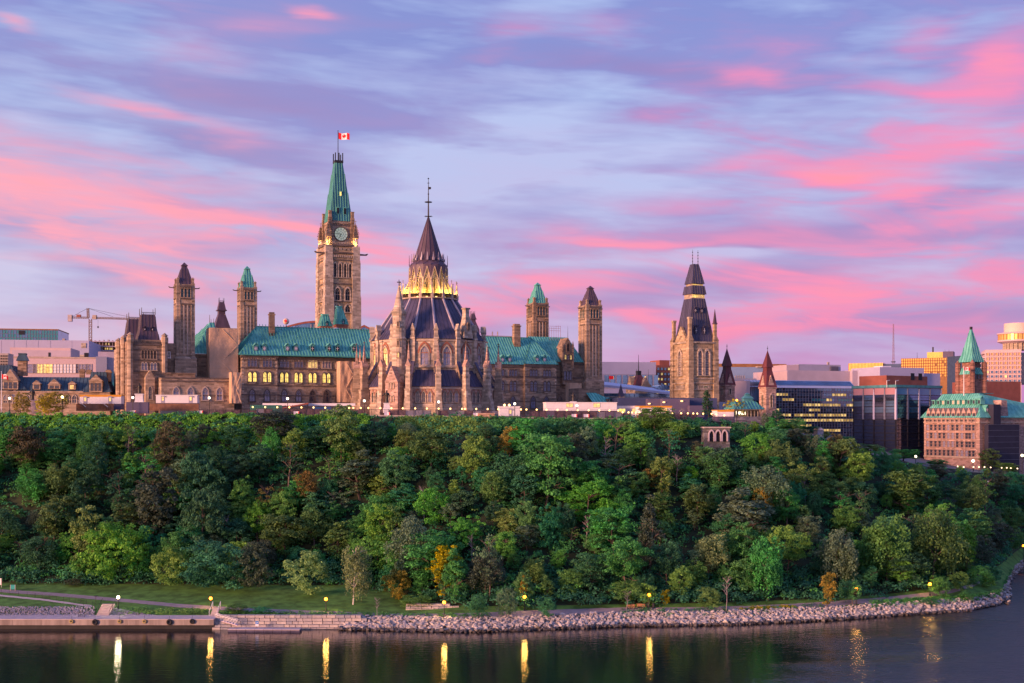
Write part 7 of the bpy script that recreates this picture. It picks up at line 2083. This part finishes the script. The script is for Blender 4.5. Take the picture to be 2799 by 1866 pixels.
def trailer(px0, px1, y0, y1, Y, label, band=None, doors=(), wins=(), phi=rad(8), d=5.0, orange_side=False):
    fr = Frame(px0, Y, HC + (YH - y1) / F * Y, phi); w = fr.u(px1); H = fr.z(y0, w / 2)
    t = fr.thing('site_cabin', label, 'cabin', 'white site cabins')
    MB().box(0, w, 0, d, 0, H).build('body', WHITE, t)
    MB().box(-.12, w + .12, -.12, d + .1, H, H + .22).build('roof', WHITE if not band else band, t)
    MB().box(0, w, .2, d, -1.6, 0).build('skirting', DKB, t)
    if band: MB().box(-.03, w + .03, -.05, -.004, H - .32, H - .02).build('fascia', band, t)
    for q in doors:
        u = fr.u(q); o = MB().box(-.5, .5, -.06, -.004, .05, 2.1).build('door', LAVG, t, loc=(u, 0, 0)); MB().box(-.25, .25, -.09, -.06, .7, 1.7).build('pane', LIT_S, o)
        MB().lathe(.75, 0, [(.12, 1.6), (.12, 1.85)], 6).build('wall_light', IRON, t, loc=(u, -.12, 0))
    for q, lit in wins:
        u = fr.u(q); o = MB().box(-1.0, 1.0, -.06, -.004, .9, 2.1).build('window', LAVG, t, loc=(u, 0, 0)); MB().box(-.9, -.05, -.09, -.06, 1.0, 2.0).box(.05, .9, -.09, -.06, 1.0, 2.0).build('pane', lit, o)
    return t, fr, w, H


ORG = M('orange_fascia', (0.75, 0.34, 0.03), .6, .1)
trailer(218, 331, 1081, 1103, 334, 'white site cabin with orange roof edge beside the yellow-green trees', ORG, (233, 301))
trailer(426, 539, 1081, 1101, 333, 'white site cabin with two doors before the low stone wing', None, (445, 521))
trailer(1493, 1686, 1101, 1122, 336, 'longest white site office on the hilltop at the right', None, (), ((1557, LIT_S), (1631, LIT_S)))
trailer(1366, 1421, 1112, 1137, 330, 'small pale booth with two lamps on its roof', None, (1395,), (), rad(10), 3)
trailer(1686, 1748, 1111, 1136, 342, 'glass-fronted white cabin with a bright wall light', None, (), ((1700, LIT), (1720, GLASS_V), (1736, LIT_S)))
trailer(1748, 1836, 1111, 1134, 338, 'white site cabin with orange roof edge before the dark annexe', ORG, (1785,), ((1815, LIT_S),))
trailer(1961, 2006, 1122, 1138, 338, 'low white cabin with orange lit edge beside the pavilion', ORG, ())
for k, px in enumerate((1379, 1392)):
    p = P(px, 1109, 331.5); o = MB().lathe(0, 0, [(.05, -.1), (.33, .1), (.33, .35), (.05, .55)], 8).build('roof_lamp', LAMPB, None, loc=p); tag(o, 'round amber lamp on the booth roof, %s' % ('nearer the library' if k == 0 else 'nearer the white office'), 'lamp', 'booth lamps')
# timber decks with stairs under the cabins
def deck(px0, px1, y0, y1, Y, label, stairs=()):
    fr = Frame(px0, Y, HC + (YH - y1) / F * Y, rad(6)); w = fr.u(px1); H = fr.z(y0, w / 2)
    t = fr.thing('timber_deck', label, 'deck', 'timber decks')
    n = int(w / .42)
    for i in range(n): MB().box(i * w / n + .02, (i + 1) * w / n - .02, RNG.uniform(-.04, .02), .1, -.3, H + RNG.uniform(-.1, .08)).build('board', WOOD, t)
    MB().box(0, w, .1, 2.2, H - .15, H).build('platform', WOOD, t)
    for q in stairs:
        u = fr.u(q)
        for k in range(5): MB().box(u - .2 + k * .45, u + .3 + k * .45, -1.1, -.05, H - .1 - k * H / 5 - .1, H - .1 - k * H / 5).build('stair_tread', WOOD, t)
        MB().tube((u, -1.1, H + .9), (u + 2.2, -1.1, .8), .06, n=4).build('handrail', WHITE, t)
deck(208, 311, 1103, 1120, 331, 'brown timber deck and stairs under the orange-edged cabin', (215, 275))
deck(405, 543, 1103, 1119, 330, 'brown timber fence deck under the two-door cabin')
# containers, canopy and posters behind the fence
CON = M('green_container_paint', (0.05, 0.19, 0.16), .6, .2, .5); CONB = M('blue_tarp', (0.03, 0.09, 0.25), .7, .2, .5)
def crate(px0, px1, y0, y1, back, mat, label, name='shipping_container', ribs=True):
    Y = ytop(px0) + back; fr = Frame(px0, Y, HC + (YH - y1) / F * Y, rad(10)); w = fr.u(px1); H = fr.z(y0, w / 2)
    t = fr.thing(name, label, 'container'); MB().box(0, w, 0, 2.4, -1, H).build('body', mat, t)
    MB().box(-.03, w + .03, -.05, 2.45, H, H + .12).build('top_rail', mat, t)
    if ribs:
        for i in range(int(w / .45)): MB().box(i * .45 + .1, i * .45 + .28, -.06, -.003, -.1, H - .1).build('rib', mat, t)
    return t
crate(684, 770, 1108, 1128, 3, CON, 'dark green shipping container behind the fence')
crate(852, 905, 1113, 1128, 3, CONB, 'blue covered crate behind the fence', 'covered_crate', False)
crate(345, 405, 1100, 1119, 3, DKB, 'dark hoarding box between the two timber decks', 'hoarding_box', False)
fr = Frame(735, 334, 43.0, rad(8)); cn = fr.thing('site_canopy', 'reddish sloping canopy over the site entrance', 'canopy'); w_ = fr.u(843)
MB().prism([(w_ * .35, 0, fr.z(1113)), (w_, 0, fr.z(1100)), (w_, 0, fr.z(1104)), (w_ * .35, 0, fr.z(1116))], (0, 4, 0)).build('roof', BRICKR, cn)
for k in range(4): MB().box(w_ * (.4 + .19 * k), w_ * (.4 + .19 * k) + .15, .2, .35, 0, fr.z(1106)).build('post', IRON, cn)
MB().box(-2, w_ * 2.2, 4.2, 4.4, fr.z(1108), fr.z(1101)).build('white_beam', WHITE, cn)
for k, px in enumerate((364, 547, 810, 1058, 1301, 1570, 1603, 1736)):
    p = top_pt(px, 1.25); lm = ['left of the two-door cabin', 'right of the two-door cabin', 'before the canopy', 'under the library statue', 'by the terrace pier', 'under the white office lamp', 'at the white office middle', 'by the glass-fronted cabin'][k]
    t = thing('fence_poster', 'small white and red notice on the fence ' + lm, 'notice', (p.x, p.y, p.z + .9), 0, 'fence notices')
    MB().box(-.75, 0, -.03, 0, -.4, .4).build('grey_half', LAV, t); MB().box(.02, .75, -.03, 0, -.4, .4).build('white_half', FLAGW, t); MB().box(.5, .74, -.04, -.031, -.36, .36).build('red_bar', RED, t)


# statues on pedestals
def statue(px, y_ped0, y_ped1, ytop_, Y, label, ped=WHITE, wp=1.6, seat=False, arm=-1):
    b = P(px, y_ped0, Y); t = thing('statue', label, 'statue', b, rad(10), 'statues on the hilltop'); hp = P(px, y_ped1, Y).z - b.z; H = P(px, ytop_, Y).z - b.z - hp
    MB().cbox(0, 0, wp * 1.15, wp * 1.15, -1, hp * .2).cbox(0, 0, wp, wp, hp * .2, hp * .9, wp * .9, wp * .9).cbox(0, 0, wp * 1.08, wp * 1.08, hp * .9, hp).build('pedestal', ped, t)
    if H > .5:
        s = H; mb = MB()
        mb.lathe(0, 0, [(.16 * s, 0), (.15 * s, .05 * s), (.13 * s, .3 * s), (.125 * s, .5 * s), (.15 * s, .62 * s), (.16 * s, .74 * s), (.13 * s, .80 * s), (.055 * s, .83 * s), (.05 * s, .86 * s), (.075 * s, .90 * s), (.08 * s, .94 * s), (.055 * s, .985 * s), (.01, s)], 12)
        for sd in (-1, 1):
            sh = Vector((sd * .15 * s, 0, .77 * s)); el = Vector((sd * .2 * s, -.02 * s, .58 * s)) if sd != arm else Vector((sd * .24 * s, -.08 * s, .62 * s)); ha = Vector((sd * .17 * s, -.1 * s, .45 * s)) if sd != arm else Vector((sd * .38 * s, -.16 * s, .56 * s))
            mb.tube(sh, el, .05 * s, .042 * s, 8).tube(el, ha, .042 * s, .03 * s, 8).lathe(ha.x, ha.y, [(.005, ha.z - .05 * s), (.034 * s, ha.z - .02 * s), (.03 * s, ha.z + .02 * s), (.005, ha.z + .04 * s)], 6)
            mb.tube((sd * .06 * s, -.05 * s, 0), (sd * .06 * s, -.17 * s, .02 * s), .035 * s, .03 * s, 6)
        mb.build('figure', BRONZE, t, True, loc=(0, 0, hp))
    return t


statue(89, 1121, 1093, 1062, 328, 'dark statue on a tall pale pink pedestal between two yellow-green trees', PINKW, 1.5)
statue(381, 1103, 1076, 1047, 334, 'standing bronze statue on a white pedestal before the mansard block', WHITE, 2.2)
statue(1057, 1118, 1101, 1066, 332, 'standing bronze statue on a low pedestal in front of the library', WHITE, 1.6)
statue(1567, 1104, 1097, 1072, 340, 'bronze statue behind the long white site office')

# flagpole at the left edge
p = top_pt(4, 3); fpm = thing('flagpole', 'white flagpole at the left edge of the hilltop', 'flagpole', p)
zt5 = HC + (YH - 1017) / F * p.y - p.z
MB().lathe(0, 0, [(.14, 0), (.07, zt5), (.02, zt5 + .1)], 8).build('pole', WHITE, fpm)
MB().lathe(0, 0, [(.03, zt5), (.13, zt5 + .12), (.02, zt5 + .28)], 8).build('ball_finial', WHITE, fpm)
flag((p.x + .1, p.y, p.z + zt5 - .3), 1.7, 1.15, 'drooping red and white flag at the left edge of the hilltop', 0, .75, .1, 1.0)
# trees on the hilltop
def htree(px, top, wpx, kd, lf, label, back=4.0, **kw):
    p = top_pt(px, back); s = p.y / F; return tree(p, HC + (YH - top) * s - p.z, wpx * s, kd, lf, label, None, **kw)
htree(62, 1060, 58, 'bush', 'gold', 'round golden-green tree by the flagpole on the hilltop')
htree(148, 1053, 92, 'bush', 'gold', 'larger round yellow-green tree before the blue-roofed block')
htree(120, 1075, 50, 'bush', 'gold', 'small yellow-green tree between statue and larger one')
htree(2010, 1080, 62, 'bush', 'gold', 'yellow lamplit tree beside the teal pavilion', 14)
htree(2125, 1108, 60, 'bush', 'dark', 'dark rounded bush right of the teal pavilion', 3)
htree(2095, 1120, 36, 'bush', 'grey', 'small greyish bush beside the pavilion', 2)
globe_lamp(top_pt(2014, 8), 6.4, 'bright amber street lamp above the yellow tree', LAMPY, .3, 'hilltop street lamps')
# green-roofed porch right of the last stone tower
GP = Frame(1624, 384, 43.0); gp = GP.thing('green_roofed_porch', 'low porch with sloping green copper roof beyond the white site office', 'building')
w_ = GP.u(1690); z0 = GP.z(1103); z1 = GP.z(1072)
MB().box(0, w_, 0, 5, -1, z0).build('wall', STONE_D, gp); MB().box(-3, w_ * .55, 5, 12, -1, GP.z(1060)).build('wall', STONE_D, gp)
roof_faces(gp, [[(-.3, -.3, z0), (w_ + .3, -.3, z0), (w_ * .35, 5, z1), (-.3, 5, z1)], [(w_ + .3, -.3, z0), (w_ + .3, 6, z0), (w_ * .35, 5, z1)]], COPPER, COPPER_S)
dormer(gp, w_ * .62, 0, z0 + .1, .9, 1.4, 1.2, COPPER_B, DARKIN, TRIM)
# roof scaffold
SCF = Frame(1500, 420, 60, rad(20)); sf = SCF.thing('roof_scaffold', 'thin pipe scaffold on the green roof beside the stone tower', 'scaffold')
zb = SCF.z(914)
for k in range(6): u = SCF.u(1502 + k * 6); MB().tube((u, 0, zb - 2), (u, 0, SCF.z(889 if k > 2 else 893)), .05, n=4).build('upright', BRICKR, sf)
for py in (891, 897, 903): MB().tube((SCF.u(1502), 0, SCF.z(py)), (SCF.u(1532), 0, SCF.z(py)), .05, n=4).build('ledger', BRICKR, sf)
# teal-roofed pavilion
PV = Frame(2008, 340, 41.0, rad(12)); pv = PV.thing('teal_pavilion', 'open pavilion with teal copper hip roof and small cupola on the hilltop', 'pavilion')
w_ = PV.u(2082); zf_ = PV.z(1138); ze = PV.z(1118); zp = PV.z(1096); d5 = 6.0
MB().box(-.8, w_ + .8, -.8, d5 + .8, -4, zf_).build('base', STONE_G, pv)
for k in range(9): u = w_ * k / 8; MB().box(u - .12, u + .12, .2, .44, zf_, ze).build('post', STONE_L, pv)
for k in range(4): MB().box(w_ * (.2 + .09 * k), w_ * (.26 + .09 * k), 2.6, 2.8, zf_ + .5, ze - .5).build('lit_panel', LAMPM, pv)
MB().box(.2, w_ - .2, 3, d5, zf_, ze).build('back_wall', STONE_D, pv); MB().box(-.4, w_ + .4, -.4, d5 + .4, ze - .25, ze).build('beam', STONE_L, pv)
roof_faces(pv, [[(-.7, -.7, ze), (w_ + .7, -.7, ze), (w_ * .88, 2.2, zp), (w_ * .12, 2.2, zp)], [(-.7, d5 + .7, ze), (-.7, -.7, ze), (w_ * .12, 2.2, zp), (w_ * .12, 3.8, zp)], [(w_ + .7, -.7, ze), (w_ + .7, d5 + .7, ze), (w_ * .88, 3.8, zp), (w_ * .88, 2.2, zp)], [(w_ * .12, 2.2, zp), (w_ * .88, 2.2, zp), (w_ * .88, 3.8, zp), (w_ * .12, 3.8, zp)]], COPPER_B, COPPER_S)
cu = w_ * .62
MB().cbox(cu, 3, 2.6, 1.6, zp, zp + .8).cbox(cu, 3, 3.3, 2.2, zp + .8, zp + 1.6, 1.6, 1.0).cbox(cu, 3, 1.3, .9, zp + 1.6, zp + 2.0).cbox(cu, 3, 1.7, 1.2, zp + 2.0, zp + 2.5, .1, .1).build('cupola', COPPER_B, pv)

# ------------------------------------------------------------------ right-hand street lights
LAMPS = M('street_lamp_glass', (1, .9, .7), .4, 0, emit=(1, .74, .38), es=2.2)
def street_light(px, py, Y, label, mat, r=.3, h=6.0):
    g = P(px, py, Y); t = thing('street_light', label, 'lamp', (g.x, g.y, g.z - h), 0, 'street lights below the chateau')
    MB().lathe(0, 0, [(.12, -1), (.08, h - .3)], 6).build('pole', IRON, t); MB().lathe(0, 0, [(.03, h - r), (r * .8, h - r * .5), (r, h), (r * .5, h + r * .6), (.03, h + r * .7)], 8).build('lantern', mat, t)
for k, (px, py, m_, r_) in enumerate(((2660, 1259, LAMPW, .5), (2794, 1244, LAMPW, .45), (2390, 1242, LAMPM, .35), (2418, 1250, LAMPM, .25), (2503, 1247, LAMPM, .5), (2475, 1262, LAMPM, .35), (2618, 1274, LAMPS, .28), (2634, 1276, LAMPS, .28),
                                      (2661, 1276, LAMPS, .28), (2676, 1276, LAMPS, .28), (2691, 1276, LAMPS, .28), (2708, 1277, LAMPS, .24), (2738, 1278, LAMPS, .24), (2752, 1278, LAMPS, .24), (2763, 1279, LAMPS, .24), (2781, 1280, LAMPS, .24))):
    street_light(px, py, 392 if px > 2510 else 372, ['largest yellow street light at the chateau corner', 'yellow street light at the right edge by the chateau', 'white light in the trees under the black glass block', 'tiny white light right of that under the black glass block', 'white light left of the chateau foot', 'small white light above the bright treetop',
                 'first light of the row along the chateau foot', 'second light of the row along the chateau foot', 'third light of the row along the chateau foot', 'fourth light of the row along the chateau foot', 'fifth light of the row along the chateau foot', 'sixth and dimmer light of the row below the netting', 'seventh light of the row below the netting', 'eighth light of the row below the netting', 'ninth light of the row below the netting', 'last light of the row at the right edge'][k], m_, r_, 5.0)
street_light(2700, 1316, 350, 'tall grey curved lamp post standing in the right-hand trees', M('dull_lamp', (.6, .6, .62), .5, .1), .3, 8)
for px, tp, w_, lf, bk, lab in ((2545, 1272, 60, 'olive', 12, 'bushy tree at the left foot of the chateau'), (2600, 1280, 50, 'green', 4, 'small green tree before the chateau door lights'), (2705, 1222, 62, 'olive', 16, 'thin olive tree before the dark netting'),
                            (2750, 1262, 60, 'lime', 4, 'yellow-green tree below the right edge lights'), (2420, 1255, 60, 'lime', 2, 'yellow-green treetop with white lights behind'), (2560, 1255, 70, 'green', 8, 'green tree left of the chateau wall'), (2515, 1265, 34, 'lime', 6, 'lamplit lime-yellow treetop beside the chateau'),
                            (2470, 1225, 100, 'green', 6, 'large green tree against the black glass block'), (2380, 1212, 80, 'olive', 4, 'olive tree covering the black glass block foot'), (2300, 1192, 80, 'green', 4, 'green tree covering the lit offices foot'), (2220, 1160, 80, 'dark', 3, 'dark green tree left of the lit offices foot'), (2180, 1140, 60, 'green', 3, 'green tree above the small white house')):
    htree(px, tp, w_, 'round', lf, lab, bk)
hs = P(2243, 1185, 338); h_ = thing('small_house', 'small pale house peeping from the trees under the lit offices', 'house', hs, rad(20))
MB().box(-1, 1, 0, 2, -3, 1.0).build('wall', LAVG, h_); MB().frus(-1.1, 1.1, -.1, 2.1, 1.0, -.6, .6, .6, 1.4, 1.7).build('roof', PINKW, h_)

# ------------------------------------------------------------------ along the water
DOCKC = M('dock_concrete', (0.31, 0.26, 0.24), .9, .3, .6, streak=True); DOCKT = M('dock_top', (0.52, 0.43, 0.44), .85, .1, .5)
dk = thing('concrete_dock', 'long concrete dock wall with tyres along the left bank', 'dock', P(200, 1718, 243.5))
do = Vector(dk.location)
dx0, dx1 = (-120 - CX) / F * 243.5 - do.x, (586 - CX) / F * 243.5 - do.x
for i in range(9):
    a = dx0 + (dx1 - dx0) * i / 9; b = dx0 + (dx1 - dx0) * (i + 1) / 9
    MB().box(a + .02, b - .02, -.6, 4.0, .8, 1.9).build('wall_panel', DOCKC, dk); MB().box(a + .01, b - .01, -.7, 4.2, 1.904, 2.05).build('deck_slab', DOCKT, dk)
MB().box(dx0, dx1, 0.3, 4, -1, .8).build('gap_shade', IRON, dk)  # near-black box stands in for the shaded gap beneath the slab
TYRE = M('black_rubber', (.02, .02, .022), .7, .2); TYRY = M('yellow_fender', (.42, .33, .12), .7, .2)
def torus(name, mat, R_, r_):
    mb = MB(); n, k = 16, 8
    for i in range(n):
        for j in range(k):
            a, b = 2 * math.pi * i / n, 2 * math.pi * j / k; mb.v.append(((R_ + r_ * math.cos(b)) * math.cos(a), r_ * math.sin(b), (R_ + r_ * math.cos(b)) * math.sin(a)))
    for i in range(n):
        for j in range(k): mb.f.append((i * k + j, ((i + 1) % n) * k + j, ((i + 1) % n) * k + (j + 1) % k, i * k + (j + 1) % k)); mb.mi.append(0)
    return mb.mesh(name, mat, True)
TB, TY = torus('tyre', TYRE, .36, .17), torus('tyre', TYRY, .3, .12)
for q, big, col, lab in ((655, 0, 1, 'yellow ring fender hanging at the left of the dock'), (872, 1, 0, 'large black tyre hung low on the dock beside the stairs'), (1097, 0, 1, 'yellow ring fender under the white path lamp'), (1325, 0, 1, 'yellow ring fender in the middle of the dock'), (1555, 1, 0, 'black tyre toward the right end of the dock'), (1765, 0, 0, 'grey tyre nearest the gangway')):
    px = q / 3.36; p = P(px, 1698 if not big else 1700, 242.7); t = thing('tyre_fender', lab, 'tyre', p, 0, 'fenders on the dock')
    o = place('tyre', TY if col else TB, t); 
    if big: o.scale = (1.15, 1.2, 1.15)
    MB().tube((0, 0, .4), (0, .15, 1.2), .03, n=4).build('chain', IRON, t)
# stairs
sp0 = ground_at(279, 1690); stt = thing('dock_stairs', 'short concrete stairs with handrails from dock to path', 'stairs', (sp0.x, 247.4, 2.0))
for k in range(8): MB().box(-1.3, 1.3, k * .5, (k + 1) * .5 + .1, k * .24 - .3, (k + 1) * .24).build('step', CONC, stt)
for s_ in (-1, 1):
    for k in (0, 4, 8): MB().tube((s_ * 1.4, k * .5, k * .24), (s_ * 1.4, k * .5, k * .24 + 1.0), .04, n=5).build('baluster', IRON, stt)
    MB().tube((s_ * 1.4, 0, 1.0), (s_ * 1.4, 4.2, 3.0), .045, n=5).build('handrail', IRON, stt)
lf_ = P(223, 1690, 245.5); lg = thing('dock_ladder_frame', 'square black steel frame standing on the dock edge', 'frame', lf_)
for a, b in (((-.6, 0, 0), (-.6, 0, 1.3)), ((.6, 0, 0), (.6, 0, 1.3)), ((-.6, 0, 1.3), (.6, 0, 1.3)), ((-.6, .8, 0), (-.6, .8, .9)), ((.6, .8, 0), (.6, .8, .9)), ((-.6, 0, .5), (.6, 0, .5))): MB().tube(a, b, .05, n=5).build('bar', IRON, lg)


def railing(pts, n, label, h=1.0, name='path_railing'):
    P3 = [ground_at(*q) for q in pts]; t = thing(name, label, 'railing', P3[0], 0, 'railings on the left lawn'); o = P3[0]; prev = None
    for i in range(n + 1):
        f = i / n * (len(P3) - 1); k = min(int(f), len(P3) - 2); p = P3[k].lerp(P3[k + 1], f - k) - o
        MB().tube(p + Vector((0, 0, -.3)), p + Vector((0, 0, h)), .035, n=5).build('post', IRON, t)
        if prev is not None:
            for zz in (h, h * .5): MB().tube(prev + Vector((0, 0, zz)), p + Vector((0, 0, zz)), .025, n=4).build('rail', IRON, t)
        prev = p
railing([(-20, 1622), (90, 1633), (180, 1645), (252, 1655)], 14, 'dark railing along the upper ramp path on the left lawn')
railing([(-20, 1682), (80, 1676), (160, 1668), (262, 1660)], 9, 'dark posts along the lower ramp above the gravel')


def text_free_sign(px, y0, y1, wpx, mat, label, Y=None):
    g = ground_at(px, y1); s = g.y / F; t = thing('park_sign', label, 'sign', g); H = (y1 - y0) * s; w = wpx * s
    for k in (-1, 1): MB().box(k * w / 2 - .05, k * w / 2 + .05, -.05, .05, -.3, H).build('post', CONC, t)
    MB().box(-w / 2 + .05, w / 2 - .05, -.03, .03, H * .28, H * .98).build('panel', mat, t)
text_free_sign(35, 1598, 1616, 13, M('teal_sign', (.03, .33, .30), .6, .1), 'teal park sign beside the path at the left')
text_free_sign(0, 1580, 1605, 8, WHITE, 'tall white sign cut by the left edge')
g = ground_at(262, 1645); t = thing('reading_rail', 'small dark slanted reading board on one post by the stairs', 'sign', g); MB().tube((0, 0, -.2), (0, 0, 1.2), .06, n=6).build('post', IRON, t); MB().frus(-.35, .35, -.3, .3, 1.2, -.35, .35, -.2, .4, 1.32).build('board', IRON, t)
# gangway, floating dock, steps
gw0 = P(590, 1690, 245.5); gw1 = P(650, 1707, 242); gwy = thing('gangway', 'white truss gangway sloping down to the floating dock', 'gangway', gw0)
d = gw1 - gw0
MB().prism([(0, -.6, 0), (d.x, d.y - .6, d.z), (d.x, d.y - .6, d.z - .15), (0, -.6, -.15)], (0, 1.2, 0)).build('walkway', CONC_P, gwy)
for s_ in (-.6, .6):
    a0 = Vector((0, s_, 0)); b0 = d + Vector((0, s_, 0)); up = Vector((0, 0, .95))
    MB().tube(a0 + up, b0 + up, .05, n=5).build('top_chord', WHITE, gwy)
    for k in range(8):
        p = a0.lerp(b0, k / 8); q = a0.lerp(b0, (k + 1) / 8); MB().tube(p, q + up, .035, n=4).build('brace', WHITE, gwy); MB().tube(p, p + up, .035, n=4).build('truss_post', WHITE, gwy)
fd = P(626, 1712, 241.2); fdk = thing('floating_dock', 'low floating dock with pinkish planks beneath the stone wall', 'dock', (fd.x, fd.y, 0), rad(-1.5))
L = (823 - 626) / F * 241
for k in range(8): MB().box(L * k / 8 + .03, L * (k + 1) / 8 - .03, -1.1, 1.1, -.1, .42).build('float', NAVY, fdk); MB().box(L * k / 8 + .02, L * (k + 1) / 8 - .02, -1.2, 1.2, .424, .56).build('deck_panel', DOCKT, fdk)
t = thing('dock_notice', 'small blue and white notice on the floating dock', 'sign', (P(702, 1700, 241.6).x, 241.8, .56)); MB().box(-.32, .32, -.03, .03, .3, 1.35).build('board', WHITE, t); MB().box(-.3, .3, -.045, -.031, .75, 1.33).build('blue_panel', M('notice_blue', (.02, .2, .6), .5, .05), t); MB().tube((0, .05, 0), (0, .05, 1.3), .03, n=4).build('post', IRON, t)
MB().prism([(-.22, -.052, .95), (.0, -.052, .92), (.2, -.052, 1.05), (.05, -.052, 1.12), (-.1, -.052, 1.02)], (0, .006, 0)).build('emblem', WHITE, t)
s0 = ground_at(585, 1690); t = thing('handrail_steps', 'narrow steps between two white handrails above the gangway', 'stairs', (s0.x, 246.5, 2.2))
for k in range(6): MB().box(-.7, .7, k * .5, k * .5 + .52, k * .25 - .3, k * .25).build('step', CONC, t)
for s_ in (-1, 1):
    MB().tube((s_ * .8, 0, .9), (s_ * .8, 3.0, 2.5), .06, n=5).build('handrail', WHITE, t)
    for k in (0, 3): MB().tube((s_ * .8, k, k * .5), (s_ * .8, k, k * .5 + 1), .05, n=5).build('baluster', WHITE, t)
# path lamps
for px, py, yb_, m_, lab in ((323, 1632, 1672, LAMPW, 'white glowing path lamp on the left lawn above the gravel'), (576, 1635, 1662, LAMPY, 'amber path lamp by the gangway steps'), (891, 1637, 1676, LAMPY, 'amber path lamp before the mown lawn'),
                             (1214, 1646, 1690, LAMPY, 'amber path lamp beside the stone ledge'), (1434, 1631, 1670, LAMPY, 'amber path lamp among the bushes under the orange twig'), (1774, 1626, 1666, LAMPY, 'amber path lamp by the park benches'),
                             (2341, 1609, 1654, LAMPY, 'amber path lamp behind the small round tree'), (2542, 1596, 1628, LAMPY, 'amber path lamp under the dark willows')):
    g = ground_at(px, yb_); h = HC + (YH - py) / F * g.y - g.z; globe_lamp(g, h - .25, lab, m_, .34, 'globe lamps along the river path')
    ld = bpy.data.lights.new('lamp_glow', 'POINT'); ld.energy = 700; ld.color = (1, .55, .12) if m_ is LAMPY else (1, .85, .5); ld.shadow_soft_size = .45
    lo = bpy.data.objects.new('lamp_glow', ld); COL.objects.link(lo); lo.location = (g.x, g.y, g.z + h)
for k, (px, py) in enumerate(((2676, 1497), (2797, 1493))):
    g = P(px, py, 345); globe_lamp((g.x, g.y, gz(px, 345)), max(2.5, g.z - gz(px, 345)), ['small white lamp across the inlet', 'orange lamp across the inlet at the right edge'][k], LAMPM if k == 0 else LAMPY, .3, 'lamps across the inlet')
# benches and bins
for k, (px, py) in enumerate(((1724, 1664), (1752, 1663))):
    g = ground_at(px, py); t = thing('park_bench', 'brown park bench %s' % ('next to the bare shrub' if k == 0 else 'next to the litter bins'), 'bench', g, rad(2), 'benches by the path')
    for j in range(3): MB().box(-.9, .9, -.45 + j * .16, -.32 + j * .16, .42, .47).build('seat_slat', M('warm_bench_wood', (.45, .22, .12), .7, .15), t)
    for j in range(3): MB().box(-.9, .9, .05 + j * .03, .09 + j * .03, .55 + j * .15, .67 + j * .15).build('back_slat', M('warm_bench_wood', (.45, .22, .12)), t)
    for s_ in (-.75, .75): MB().box(s_ - .04, s_ + .04, -.45, .1, 0, .42).box(s_ - .04, s_ + .04, .08, .14, .42, .95).build('leg', IRON, t)
for k, px in enumerate((1771, 1786)):
    g = ground_at(px, 1662); o = thing('litter_bin', 'dark litter bin %s' % ('nearest the bench' if k == 0 else 'farther from the bench'), 'bin', g, 0, 'litter bins'); MB().lathe(0, 0, [(.28, 0), (.32, .8), (.34, .82), (.3, 1.0)], 10).build('body', IRON, o); MB().lathe(0, 0, [(.34, 1.0), (.1, 1.12)], 10).build('lid', IRON, o)
# rough stone ledge near the fourth lamp
lg0 = ground_at(1180, 1668); led = thing('stone_ledge', 'rough layered stone ledge behind the path', 'ledge', lg0)
for c in range(3):
    x = -5.5
    while x < 5.5 - c:
        w_ = RNG.uniform(.7, 1.7); place('stone_slab', BLK[RNG.randrange(9)], led, (x + w_ / 2, 1.2 + c * .5, c * .42 - .2), RNG.uniform(-.08, .08), (w_ * .96, 1.3, .42)); x += w_

for m_ in MATS.values():                    # soft panes light too little to be worth sampling as lamps
    if m_.name in ('lit_glass', 'softly_lit_glass', 'half_lit_glass', 'dim_lit_glass', 'clock_glass'): m_.cycles.emission_sampling = 'NONE'
